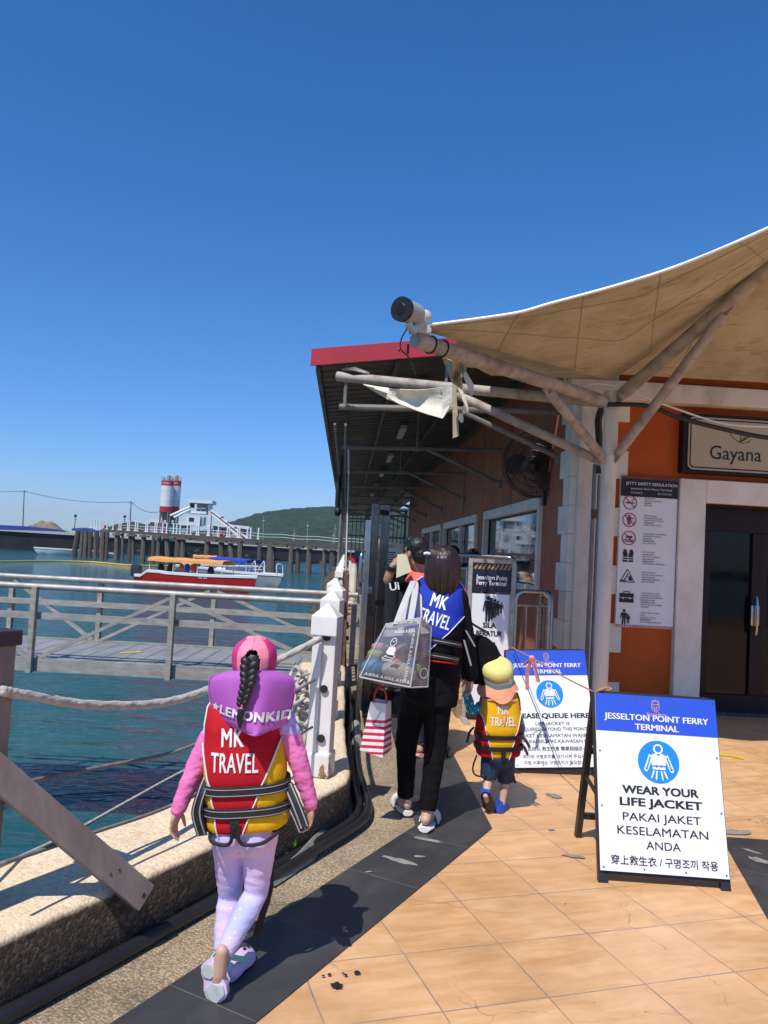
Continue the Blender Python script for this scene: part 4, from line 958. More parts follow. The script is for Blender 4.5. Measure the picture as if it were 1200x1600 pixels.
# red capped walkway posts
for i, (px, y) in enumerate([(549, 30), (554, 24)]):
    t = thing('bollard', (at(px, 870, y=y).x+.02, y, 0), ['far cream bollard with red cap on the walkway edge', 'nearer cream bollard with red cap on the walkway edge'][i], 'bollard', 'red capped bollards'); L = V(t.location)
    mb = MB(); mb.tube([L, L+V((0, 0, 1.15))], .10, 14); mb.build('shaft', 'pale_trim', t); mb = MB(); mb.tube([L+V((0, 0, 1.15)), L+V((0, 0, 1.27))], .12, 14); mb.build('cap', 'red', t)

# ================================================================ OLD TIMBER PIER
PA = at(190, 875, z=WZ); PB = at(490, 898, z=WZ)
pd = (PB-PA); pd.z = 0; Lpier = pd.length; pd.normalize(); pn = V((-pd.y, pd.x, 0))
if pn.y < 0: pn = -pn
ph = at(350, 838, y=(PA.y+PB.y)/2).z      # deck edge height
PW = 7.0
pr = thing('timber_pier', PA, 'long old timber pier on dark leaning piles across the water', 'pier')
def pq(s, w, z): return V((PA.x, PA.y, 0))+pd*s+pn*w+V((0, 0, z))
sA, sB = -2.0, Lpier+42
dA, dB = at(180, 828, y=pq(sA, 0, 0).y).z, at(530, 851, y=pq(Lpier+5, 0, 0).y).z
def dz(s): return dA+(dB-dA)*(s-sA)/(Lpier+7)
mb = MB()
for a in range(60):
    q0, q1 = sA+(sB-sA)*a/60, sA+(sB-sA)*(a+1)/60; j = .06*noise.noise(V((a*1.7, 0, 0)))
    mb.prism([pq(q0, 0, dz(q0)-.5+j), pq(q1, 0, dz(q1)-.5+j), pq(q1, 0, dz(q1)), pq(q0, 0, dz(q0))], pn*PW)
mb.build('deck', 'wood_old', pr)
rnd = random.Random(11)
s = sA+.5
while s < Lpier+6:
    mb = MB(); z = dz(s); mb.box(pq(s, -.1, z-.75-.1*rnd.random()), (rnd.uniform(1.2, 3.2), .5, .34), math.atan2(pd.y, pd.x)); s += rnd.uniform(2.4, 4.0)
    mb.build('cap_beam', 'wood_pile', pr)
# piles, read off the picture: (px at waterline, px at deck, width px, row)
PIL = [(76, 88, 11), (88, 90, 7), (95, 96, 8), (103, 104, 8), (113, 108, 6), (124, 122, 10), (131, 131, 7), (147, 147, 9), (158, 155, 5), (169, 170, 8), (175, 173, 5), (191, 192, 9), (208, 208, 7), (216, 217, 8), (234, 226, 9), (248, 249, 11), (257, 257, 9), (296, 298, 10), (322, 318, 10), (340, 331, 9), (352, 350, 9), (384, 382, 8), (402, 402, 14), (434, 436, 8), (446, 446, 7), (463, 466, 9), (488, 491, 8), (503, 503, 10), (516, 520, 8)]
for i, (p0, p1, w) in enumerate(PIL):
    for row in range(2 if i < 14 and i % 2 == 0 else 1):
        b_ = at(p0, 868+(p0-76)*.075, z=WZ); s = (b_-PA).dot(pd)+row*.5*rnd.uniform(-1, 1); s2 = (at(p1, 834+(p1-76)*.07, y=b_.y)-PA).dot(pd)
        r_ = w/2*PA.y/FPX*(.7 if row else .82); pts = []; rs = []
        for k in range(6):
            t_ = k/5; pts.append(pq(s+(s2-s)*t_, .3+row*2.6, WZ-1+(dz(s)-.55-WZ+1)*t_)); rs.append(r_*(1.08-.1*t_+.12*noise.noise(V((i*3.1, k*1.1, row)))))
        mb = MB(); mb.tube(pts, rs, 8); mb.build('pile', 'wood_pile' if row == 0 and i % 3 else 'wood_old', pr, smooth=True)
mb = MB(); s = 0
while s < Lpier+5: mb.bar(pq(s, 1.2, WZ+1.6+rnd.random()), pq(s+5, 1.2, WZ+1.4+rnd.random()*1.5), .25, .3); s += 7
mb.build('brace', 'wood_old', pr)
# white railing posts on the pier deck
mt('pier_white', (.75, .75, .74), .6, .12)
RP = [83, 91, 98.5, 109, 131, 147, 164.5, 170, 191, 194, 211, 217, 242, 245, 265, 270, 287, 296, 314, 322, 333, 349, 358, 373, 379, 400, 403, 425, 447, 451, 470, 474, 493, 499, 516]
mats_ = []
for i, px in enumerate(RP):
    b0 = at(px, 830+(px-180)*.066, y=PA.y-1); s = (b0-PA).dot(pd); h = (1.7 if i % 3 else 1.85); b_ = pq(s, .5 if i % 4 else .35, dz(s)); r_ = .125
    if i == 0:
        t = thing('pier_post', b_, 'thick white rail post on the old pier deck, seen across the water', 'post', 'white rail posts on the timber pier')
        mb = MB(); mb.tube([b_, b_+V((0, 0, h-.1)), b_+V((0, 0, h))], [r_, r_, r_*.6], 8); mb.build('shaft', 'pier_white', t); mb = MB(); mb.box(b_+V((0, 0, .06)), (.5, .5, .12)); mb.build('foot', 'pier_white', t); t0_ = t
    else: dup(t0_, None, b_)
tr = thing('pier_rail', pq(20, .4, dz(20)), 'thin pale double rail linking the white posts on the timber pier', 'railing')
for z in (.95, .5):
    mb = MB(); mb.tube([pq(s, .42, dz(s)+z+.06*math.sin(s*.9)) for s in [sA+1+i*(Lpier+8-sA)/40 for i in range(41)]], .035, 5); mb.build('rail', 'pier_white', tr)
# mooring bollards and teal tank on the pier
for i, px in enumerate((119, 159, 286, 310, 428)):
    b0 = at(px, 830+(px-180)*.066, y=PA.y-1); s = (b0-PA).dot(pd); b_ = pq(s, 1.0, dz(s)); mb = MB()
    t = thing('mooring_bollard', b_, ['red mooring bollard near the left end of the pier', 'red mooring bollard second from the left end of the pier', 'red mooring bollard left of the teal tank on the pier', 'red mooring bollard right of the teal tank on the pier', 'lone red mooring bollard on the right half of the pier'][i], 'bollard', 'red mooring bollards on the pier')
    mb.tube([b_, b_+V((0, 0, .15)), b_+V((0, 0, .25)), b_+V((0, 0, .55))], [.5, .5, .28, .3], 12); mb.build('base', 'red', t); mb = MB(); mb.tube([b_+V((0, 0, .55)), b_+V((0, 0, .65)), b_+V((0, 0, .8))], [.5, .5, .3], 12); mb.build('head', 'red', t)
mt('teal', (.02, .32, .33), .5, .15)
b0 = at(301, 838, y=PA.y-1); s = (b0-PA).dot(pd); tk = thing('water_tank', pq(s, 2, dz(s)), 'teal box tank standing on the pier deck', 'tank'); L = V(tk.location)
mb = MB(); mb.box(L+V((0, 0, .7)), (1.9, 1.2, 1.1), bev=.06); mb.build('body', 'teal', tk); mb = MB(); mb.box(L+V((0, 0, 1.29)), (2.0, 1.3, .08)); mb.build('lid', 'teal', tk); mb = MB(); mb.box(L+V((-.6, 0, .07)), (.2, 1.2, .14)); mb.box(L+V((.6, 0, .07)), (.2, 1.2, .14)); mb.build('skid', 'wood_old', tk)
# yellow floating boom
mt('boom_yellow', (.72, .50, .05), .6, .2, 40)
mb = MB(); pts = [at(px, py, z=WZ+.05) for px, py in ((-20, 878), (30, 877), (90, 876.5), (150, 878.5), (200, 883), (250, 884), (300, 885))]; mb.tube(smooth_path(pts), .12, 8); tag(mb.build('floating_boom', 'boom_yellow', smooth=True), 'yellow floating boom stretched on the water in front of the pier', 'boom')

# ================================================================ FAR QUAY, PLANT
QY = 175
def fq(px, py): return at(px, py, y=QY)
mt('quay_dark', (.035, .037, .04), .9, .4, .3)
ql, qr_ = fq(-260, 862), fq(560, 862); qtop = fq(20, 825).z
mb = MB(); mb.prism([(ql.x, QY, -5), (qr_.x, QY+70, -5), (qr_.x, QY+70, qtop-.8), (ql.x, QY, qtop)], (18, 70, 0))
struct(mb.build('far_quay', 'quay_dark'))
mb = MB(); mb.prism([(ql.x, QY-.4, qtop-.55), (qr_.x, QY+69.6, qtop-1.35), (qr_.x, QY+69.6, qtop-.75), (ql.x, QY-.4, qtop+.05)], (.1, .35, 0)); struct(mb.build('quay_coping', 'pale_trim'))
mt('tarp_blue', (.02, .05, .30), .6, .2); mt('mound_earth', (.24, .19, .13), 1, .4, .6, bs=.6, bscale=1.5, bdist=.3); mt('far_green', (.035, .06, .03), 1, .4, 1)
def mound(name, px0, px1, pyb, pyt, y, m, lab, cat, sd=0):
    a, b_ = at(px0, pyb, y=y), at(px1, pyb, y=y); zt = at((px0+px1)/2, pyt, y=y).z-a.z; g = []
    for j in range(9):
        row = []
        for i in range(25):
            u, v_ = i/24, j/8; x = a.x+(b_.x-a.x)*u; e = math.sin(math.pi*u)**.7*math.sin(math.pi*v_)**.8
            row.append((x, y+v_*(b_.x-a.x)*.6, a.z-.4+zt*e*(1+.35*noise.noise(V((u*6, v_*3, sd))))))
        g.append(row)
    mb = MB(); mb.sheet(g); o = mb.build(name, m, smooth=2); return tag(o, lab, cat) if cat else struct(o)
mound('earth_mound', 30, 95, 828, 811, 210, 'mound_earth', None, None); mound('scrub_bank', 150, 260, 828, 812, 240, 'far_green', None, None, 3)
mb = MB(); p = at(-30, 826, y=182); q = at(96, 830, y=182); mb.prism([p, q, q+V((-2, 0, .4)), p.lerp(q, .5)+V((0, 0, .9)), p+V((0, 0, 1.0))], (0, 6, 0)); tag(mb.build('tarpaulin', 'tarp_blue'), 'long blue tarpaulin over stacked goods on the far quay at left', 'tarpaulin', 'blue tarpaulins')
mb = MB(); p = at(112, 829, y=182); q = at(165, 832, y=182); mb.prism([p, q, q+V((-4, 0, .5)), p+V((3, 0, .8)), p+V((0, 0, .5))], (0, 5, 0)); tag(mb.build('tarpaulin', 'tarp_blue'), 'shorter blue tarpaulin behind the pier railing', 'tarpaulin', 'blue tarpaulins')
# batching plant
PY = 195
silo_m = mt('silo_white', (.72, .73, .74), .45, c2=(.62, .63, .64), scale=.5)
def silo(pxc, pw, y, lab):
    g0 = at(pxc-3, 832, y=y); r_ = pw/2*y/FPX; top, bt = at(pxc, 751, y=y).z, at(pxc-2, 800, y=y).z; x = at(pxc, 776, y=y).x
    t = thing('cement_silo', (x, y, g0.z), lab, 'silo', 'cement silos of the batching plant'); H = top-bt
    def cyl(name, z0, z1, m, k=1.0):
        mb = MB(); mb.tube([(x, y, z0), (x, y, z1)], r_*k, 28); return mb.build(name, m, t, smooth=True)
    cyl('drum', bt+H*.17, top-H*.17, 'silo_white'); cyl('band', bt, bt+H*.17, 'red', 1.004); cyl('band', top-H*.17, top-H*.02, 'red', 1.004)
    for k in range(3): cyl('seam_ring', bt+H*(.17+.165*(k+1))-.04, bt+H*(.17+.165*(k+1))+.04, 'lamp_white', 1.008)
    mb = MB(); mb.tube([(x, y, bt), (x, y, bt-2.0)], [r_, .35], 24); mb.build('hopper_cone', 'strut_paint', t, smooth=True)
    for k in range(4):
        a = .6+k*1.571; px_, py_ = x+r_*.92*math.cos(a), y+r_*.92*math.sin(a); mb = MB(); mb.tube([(px_, py_, g0.z-1), (px_, py_, bt)], .16, 8); mb.build('leg', 'strut_paint', t)
    mb = MB()
    for k in range(4):
        a, b2 = .6+k*1.571, .6+(k+1)*1.571; A = V((x+r_*.92*math.cos(a), y+r_*.92*math.sin(a), 0)); B = V((x+r_*.92*math.cos(b2), y+r_*.92*math.sin(b2), 0))
        mb.tube([A+V((0, 0, g0.z)), B+V((0, 0, bt))], .07, 6); mb.tube([B+V((0, 0, g0.z)), A+V((0, 0, bt))], .07, 6); mb.tube([A+V((0, 0, (g0.z+bt)/2)), B+V((0, 0, (g0.z+bt)/2))], .07, 6)
    mb.build('leg_bracing', 'strut_paint', t)
    mb = MB()
    for k in range(20):
        a = k*2*math.pi/20; mb.tube([(x+r_*.97*math.cos(a), y+r_*.97*math.sin(a), top-H*.02), (x+r_*.97*math.cos(a), y+r_*.97*math.sin(a), top+.9)], .035, 5)
    for z in (.5, .9): mb.tube([(x+r_*.97*math.cos(k*.314), y+r_*.97*math.sin(k*.314), top+z) for k in range(21)], .035, 5)
    mb.build('guard_rail', 'lamp_white', t); mb = MB(); mb.tube([(x, y, top-H*.02), (x, y, top+.05)], r_*.95, 20); mb.tube([(x+.3, y, top), (x+.3, y, top+1.25)], .45, 12); mb.tube([(x-.8, y, top), (x-.8, y, top+.7)], .2, 10); mb.build('dust_filter', 'strut_paint', t)
    mb = MB(); yy_ = y-r_*1.012; wv = []
    for s_, off in (('CEMENT', 0),):
        vs, fs = text2d(s_, .5, bold=.02); mb.add([V((x+(r_*1.012+.004*k_)*math.sin(a/r_), y-(r_*1.012+.004*k_)*math.cos(a/r_), top-H*.115+b_)) for a, b_, k_ in vs], fs)
    mb.build('lettering', 'silo_white', t)
silo(272.5, 18, PY+3.5, 'farther white silo with red bands, half hidden behind its twin'); silo(260.5, 19, PY, 'nearer white silo with red bands at the left of the batching plant')
bt_ = thing('batching_tower', at(315, 835, y=PY), 'white batching tower with control cabin and inclined conveyor beside the silos', 'tower')
def B_(px0, py0, px1, py1, y0, dy, name, m, bev=0):
    a, b_ = at(px0, py1, y=y0), at(px1, py0, y=y0); mb = MB(); mb.box(((a.x+b_.x)/2, y0+dy/2, (a.z+b_.z)/2), (abs(b_.x-a.x), dy, abs(b_.z-a.z)), bev=bev); return mb.build(name, m, bt_)
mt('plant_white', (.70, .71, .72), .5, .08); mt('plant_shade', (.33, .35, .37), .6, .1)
B_(294, 782, 332, 785, PY-1, 6, 'roof', 'plant_white'); B_(324, 785.2, 331, 828, PY, 1.6, 'panel', 'plant_white'); B_(307, 786, 323, 801, PY+2, 3, 'hopper', 'plant_shade'); B_(296, 785.2, 302, 793, PY+2, 2, 'hopper', 'ink')
B_(292, 799.5, 323, 801.5, PY-.5, 5, 'platform', 'plant_white'); B_(289, 807, 313, 820.5, PY-1.5, 4, 'cabin', 'plant_white'); B_(295, 809, 303, 814, PY-1.62, .1, 'window', 'ink'); B_(313.3, 808, 319, 820.5, PY-1, 3, 'cabin_end', 'plant_shade')
B_(319.5, 800, 321.5, 834, PY-.8, .3, 'leg', 'plant_white'); B_(296, 786, 297.5, 800, PY-.3, .3, 'leg', 'plant_white'); B_(292, 821, 294, 834, PY, .4, 'leg', 'strut_paint'); B_(310, 821, 312, 834, PY, .4, 'leg', 'strut_paint')
for k in range(3):
    mb = MB(); mb.tube([at(294+k*10, 794, y=PY-.5), at(302+k*10, 794.4, y=PY-.5)], .05, 5); mb.tube([at(293+k*10, 799, y=PY-.5), at(293+k*10, 794, y=PY-.5)], .05, 5); mb.build('hand_rail', 'plant_white', bt_)
for (a, b_) in (((330, 797), (388, 842)), ((331, 803), (378, 842))):
    mb = MB(); mb.bar(at(*a, y=PY-1), at(*b_, y=PY-6), .5, .28); mb.build('conveyor_rail', 'plant_white', bt_)
mb = MB(); mb.bar(at(331, 801, y=PY-.4), at(384, 843, y=PY-5), 1.1, .5); mb.build('conveyor_belt', 'strut_paint', bt_)
for k in range(4):
    t_ = .3+.18*k; mb = MB(); p = at(330, 797, y=PY-1).lerp(at(388, 842, y=PY-6), t_); mb.box(p+V((0, 0, .3)), (.7, .5, .35)); mb.build('roller_guard', 'red', bt_)
for k, (a, b_) in enumerate((((297, 792), (266, 806)), ((297, 796), (272, 809)))):
    mb = MB(); mb.tube([at(*a, y=PY-.5), at(*b_, y=PY-1)], .32, 10); mb.build('screw_conveyor', 'plant_white', bt_)
# low sheds behind
for i, (x0, x1, yt, yb, y, lab) in enumerate([(232, 292, 813, 834, 205, 'low long white shed under the silos'), (331, 352, 818, 834, 206, 'small grey shed behind the conveyor'), (352, 390, 821, 836, 208, 'white flat shed at the foot of the conveyor')]):
    a, b_ = at(x0, yb+4, y=y), at(x1, yt, y=y); t = thing('shed', ((a.x+b_.x)/2, y, a.z), lab, 'shed', 'sheds of the batching plant'); w = b_.x-a.x; h = b_.z-a.z
    mb = MB(); mb.box(((a.x+b_.x)/2, y+3, a.z+h*.4), (w*.96, 5.5, h*.8)); mb.build('wall', 'plant_shade', t); mb = MB(); mb.prism([(a.x, y-.3, b_.z-h*.2), (b_.x, y-.3, b_.z-h*.3), (b_.x, y-.3, b_.z-h*.08), (a.x, y-.3, b_.z)], (0, 7, 0)); mb.build('roof', 'plant_white', t)
    for k in range(3): mb = MB(); mb.box((a.x+w*(.2+.3*k), y+.2, a.z+h*.42), (w*.12, .12, h*.3)); mb.build('opening', 'quay_dark', t)
# utility poles with wire, masts
wires = [(-60, 762, 215), (38, 767, 210), (205, 784, 205), (252, 799, 197)]
for i, (px, py, y) in enumerate(wires[1:3]):
    t = thing('utility_pole', at(px-3, 832, y=y), ['tall thin utility pole above the blue tarpaulin at left', 'thin utility pole left of the silos'][i], 'pole', 'utility poles on the far quay'); mb = MB(); mb.tube([at(px-3, 840, y=y), at(px, py-1, y=y)], [.17, .11], 8); mb.build('shaft', 'wood_old', t); mb = MB(); p = at(px, py+2, y=y); mb.bar(p-V((.8, 0, 0)), p+V((.8, 0, 0)), .1, .1); mb.build('crossarm', 'wood_old', t)
mb = MB()
for a, b_ in zip(wires, wires[1:]): mb.tube(sag(at(*a[:2], y=a[2]), at(*b_[:2], y=b_[2]), 1.2 if b_[0] > 100 else .6), .06, 5)
tag(mb.build('overhead_wire', 'ink'), 'black overhead wire sagging between the utility poles', 'wire')
for i, (px, pt, pb, y) in enumerate([(412, 808, 842, 185), (481, 816, 848, 188), (460, 829, 846, 190), (524, 821, 850, 188), (521, 832, 850, 192), (118, 806, 818, 190), (195, 807, 818, 190)]):
    if i > 4: m_ = 'ink'; lab = ['dark navigation light on the far quay, left one', 'dark navigation light on the far quay near the pole'][i-5]
    else: m_ = 'alu'; lab = ['tall mast right of the conveyor, against the hill', 'tall mast in the middle of the hill backdrop', 'short mast between the two tall ones', 'tall mast nearest the walkway canopy', 'short mast beside the rightmost tall one'][i]
    a, b_ = at(px-1.5, pb+8, y=y), at(px, pt, y=y); t = thing('boat_mast' if i < 5 else 'navigation_light', a, lab, 'mast' if i < 5 else 'light', 'masts behind the pier' if i < 5 else 'navigation lights')
    mb = MB(); mb.tube([a, b_], [.10, .06], 6); mb.build('pole', m_, t); mb = MB(); mb.tube([b_-V((.35, 0, .8)), b_+V((.35, 0, -.8))], .05, 6); mb.ell(b_, .12 if i < 5 else .35, n=8, k=6); mb.build('top_fitting', m_, t)

# ================================================================ BOATS
mt('hull_red', (.52, .015, .012), .3, .12, 1, coat=.3); mt('hull_white', (.75, .75, .74), .35, .06, 1); mt('hull_grey', (.30, .36, .36), .5, .2, 1); mt('awning_orange', (.80, .36, .10), .7, .15, 2); mt('awning_blue', (.02, .06, .42), .6, .15); mt('vest_orange', (.85, .12, .06), .7); mt('outboard_dark', (.03, .035, .045), .35)
def boat(name, stern, bow, beam, free, lab, hullm, awn, awnm, s_=1, group='water taxis by the pier', awl=(0.08, .72)):
    a, b_ = V(stern), V(bow); d = (b_-a); L = d.length; d.normalize(); n = V((-d.y, d.x, 0)); t = thing(name, a.lerp(b_, .5), lab, 'boat', group)
    def p(u, w, z): return a+d*(u*L)+n*w+V((0, 0, z))
    rr = []; gw_ = []
    for k in range(19):
        u = k/18; hb = beam/2*(1 if u < .55 else max(.03, (1-((u-.55)/.45)**2.2))); sh = free*(.72 if u < .06 else .80 if u < .1 else 1+.10*max(0, (u-.5)/.5)**1.5+.05*(u < .25)); kx = u*.94 if u > .5 else u
        rr.append([p(u, -hb, sh), p(u-.02*(u > .8), -hb*.92, sh*.45), p(u-.07*max(0, (u-.6)/.4)**1.5, -hb*.62, -.05), p(u-.09*max(0, (u-.6)/.4)**1.5, 0, -.22), p(u-.07*max(0, (u-.6)/.4)**1.5, hb*.62, -.05), p(u-.02*(u > .8), hb*.92, sh*.45), p(u, hb, sh)]); gw_.append((u, hb, sh))
    mb = MB(); mb.rings(rr, closed=False); mb.add(rr[0], [(0, 1, 2, 3, 4, 5, 6)]); mb.build('hull', hullm, t, smooth=True)
    mb = MB(); g = []
    for u, hb, sh in gw_: g.append([p(u, -hb-.03, sh-.18), p(u, -hb-.04, sh+.02), p(u, -hb*.86, sh+.06), p(u, -hb*.8, sh-.25), p(u, hb*.8, sh-.25), p(u, hb*.86, sh+.06), p(u, hb+.04, sh+.02), p(u, hb+.03, sh-.18)])
    mb.sheet(g); mb.build('gunwale', 'hull_white', t, smooth=True)
    # awning on posts
    u0, u1 = awl; zt = free+1.08*s_; g = []
    for k in range(13):
        u = u0+(u1-u0)*k/12; g.append([p(u, w*beam*.5, zt+.16*s_*(1-w*w)+.03*math.sin(k*1.7)-(.22*s_ if abs(w) > .99 else 0)) for w in (-1, -.97, -.6, 0, .6, .97, 1)])
    mb = MB(); mb.sheet(g, .03, nrm=(0, 0, 1)); mb.build('awning', awnm, t, smooth=True)
    for k in range(4):
        for w in (-.42, .42):
            u = u0+.01+(u1-u0-.02)*k/3; mb = MB(); mb.tube([p(u, w*beam, free*.9), p(u, w*beam, zt+.05)], .035, 6); mb.build('awning_post', 'plant_white', t)
    for k in range(5):
        mb = MB(); mb.box(p(.2+.1*k, 0, free*.75), (.35, beam*.7, .5*s_), math.atan2(d.y, d.x)); mb.build('bench', 'hull_white', t)
    mb = MB(); e = p(-.045, 0, free*.62); rz = Quaternion((0, 0, 1), math.atan2(d.y, d.x)); mb.box(e+V((-.1, 0, .40)), (.85, .6, 1.05), rz, bev=.14); mb.box(e+V((-.05, 0, -.5)), (.36, .24, 1.2), rz, bev=.05); mb.build('outboard_motor', 'outboard_dark', t, smooth=True)
    return t, p, L, free
WB = 66
st = at(221, 914, z=WZ); bw = at(402, 914, z=WZ)
bw.y = st.y-3
t, p, L, fr = boat('water_taxi', st, V((at(402, 905, y=st.y-4).x, st.y-4, WZ)), 2.3, 1.32, 'red hulled water taxi with long orange awning and outboard motor', 'hull_red', 1, 'awning_orange', awl=(.11, .76))
for k, (u, m_) in enumerate(((.38, 'vest_orange'), (.42, 'tarp_blue'), (.455, 'vest_orange'), (.47, 'vest_orange'))):
    mb = MB(); mb.ell(p(u, -.55+.2*k, fr+.45), (.22, .16, .36), n=10, k=6); mb.build('hanging_vest', m_, t, smooth=True)
for k, (u, c) in enumerate(((.16, 'ink'), (.245, 'ink'), (.60, 'ink'))):
    mb = MB(); mb.ell(p(u, .1, fr+.25), (.3, .3, .45), n=10, k=6); mb.build('seat_back', c, t, smooth=True)
mb = MB(); dn = (p(1, 0, 0)-p(0, 0, 0)).normalized(); put_text(mb, 'WP 371', .26, p(.60, -1.13, .98), dn, V((0, 0, 1)), bold=.02, align='CENTER'); mb.build('lettering', 'hull_white', t)
g_, p, L, fr = boat('water_taxi', at(300, 908, z=WZ)+V((0, 4.4, 0)), V((at(442, 896, y=st.y+2).x, st.y+2.6, WZ)), 2.3, 1.35, 'grey hulled water taxi with blue awning behind the red one', 'hull_grey', 1, 'awning_blue', awl=(.24, .70))
mb = MB()
for w in (-.5, .5): mb.tube(smooth_path([p(.66, w, fr), p(.72, w, fr+1.0), p(.74, w, fr+1.05), p(.75, w, fr)]), .05, 6)
for z in (.35, .65): mb.tube([p(.72, -.5, fr+z), p(.72, .5, fr+z)], .04, 6)
mb.build('ladder', 'plant_white', g_); mb = MB(); mb.tube(smooth_path([p(.965, -.3, fr), p(.955, -.3, fr+.95), p(.955, .3, fr+.95), p(.965, .3, fr)]), .04, 6); mb.build('bow_rail', 'plant_white', g_)
w_, p, L, fr = boat('water_taxi', at(290, 893, z=WZ)+V((-2, 3, 0)), at(290, 893, z=WZ)+V((9, 5.5, 0)), 2.2, 1.0, 'white speedboat with small tan canopy moored among the pier piles', 'hull_white', 1, 'awning_orange', awl=(.2, .48))
w_, p, L, fr = boat('water_taxi', at(74, 866, z=WZ)+V((12, 3, 0)), at(57, 866, z=WZ)+V((-1, 1, 0)), 2.4, 1.2, 'white boat half hidden behind the left end of the pier', 'hull_white', 1, 'quay_dark', awl=(.3, .5))
# ================================================================ PEOPLE
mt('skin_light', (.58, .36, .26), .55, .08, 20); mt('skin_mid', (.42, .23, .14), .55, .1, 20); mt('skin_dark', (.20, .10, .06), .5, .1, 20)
mt('hair_black', (.011, .009, .009), .48, .3, 60, stretch=(1, 1, .15), bs=.2, bscale=110); mt('hair_brown', (.030, .014, .011), .36, .25, 40, stretch=(1, 1, .15), bs=.15, bscale=90)
mt('eye', (.01, .008, .008), .2)
def hand(mb, wrist, d, side, s=1.0, curl=.5, palm=None):
    """palm, five fingers; d = pointing direction, side = towards the thumb, palm = the way the palm faces"""
    d = V(d).normalized(); side = (V(side)-d*V(side).dot(d)).normalized(); pn_ = d.cross(side).normalized() if palm is None else (V(palm)-d*V(palm).dot(d)).normalized()
    w = V(wrist); q = Matrix((side, d, pn_)).transposed()
    mb.tube([w-d*.02*s, w+d*.02*s], [.024*s, .026*s], 10, flat=.75)
    mb.ell(w+d*.045*s, (.036*s, .052*s, .017*s), q, 14, 8)
    for k, (off, L) in enumerate(((.027, .068), (.009, .076), (-.009, .071), (-.026, .056))):
        p = w+d*.085*s+side*off*s; dd = d+side*(off*1.4); pts = [p-d*.025*s, p]; a = 0
        for seg in (.42, .33, .25):
            a += curl*(.55+.12*k); dr = (dd*math.cos(a)+pn_*math.sin(a)).normalized(); pts.append(pts[-1]+dr*L*seg*s)
        r = (.0088 if k < 3 else .0078)*s; mb.tube(pts, [r*1.05, r, r*.95, r*.86, r*.72], 8, dome=True)
    p = w+d*.025*s+side*.028*s; t1 = (d*.75+side*.75+pn_*.35).normalized(); t2 = (d*.95+side*.2+pn_*.4).normalized()
    mb.tube([p-side*.012*s, p+t1*.032*s, p+t1*.032*s+t2*.030*s, p+t1*.032*s+t2*.052*s], [.013*s, .0115*s, .0098*s, .008*s], 8, dome=True)
def head(mb, c, f, up, s=1.0):
    """c = middle of the skull, f = facing direction"""
    f = V(f).normalized(); up = V(up); up = (up-f*up.dot(f)).normalized(); r = f.cross(up); q = Matrix((r, f, up)).transposed()
    P = lambda x, y, z: V(c)+q@V((x, y, z))*s
    mb.ell(P(0, -.008, .025), (.074*s, .092*s, .086*s), q, 20, 14); mb.ell(P(0, .022, -.05), (.058*s, .066*s, .066*s), q, 18, 12)
    mb.ell(P(0, .05, -.095), (.033*s, .032*s, .022*s), q, 12, 8)
    mb.tube([P(0, .083, .01), P(0, .098, -.025), P(0, .092, -.036)], [.008*s, .012*s, .014*s], 8, dome=True)
    for sx in (-1, 1):
        mb.ell(P(sx*.076, -.002, -.018), (.008*s, .017*s, .030*s), q, 10, 8); mb.ell(P(sx*.030, .066, .018), (.022*s, .016*s, .008*s), q, 10, 6); mb.ell(P(sx*.036, .06, -.03), (.020*s, .018*s, .016*s), q, 10, 6)
    mb.ell(P(0, .081, -.062), (.022*s, .009*s, .006*s), q, 10, 6); mb.ell(P(0, .078, -.074), (.018*s, .009*s, .006*s), q, 10, 6)
    return [P(sx*.030, .073, .0) for sx in (-1, 1)]
def limb(mb, pts, rs, n=14): mb.tube(pts, rs, n, dome=True)
def foot(mb, ankle, toe, s=1.0, up=V((0, 0, 1))):
    a, t = V(ankle), V(toe); d = (t-a); L = d.length; d.normalize()
    heel = a-d*.045*s; mb.tube([heel+(t-a)*.0-up*.03*s, a.lerp(t, .35)-up*.02*s, a.lerp(t, .8), t], [.030*s, .036*s, .036*s, .022*s], 12, dome=True)
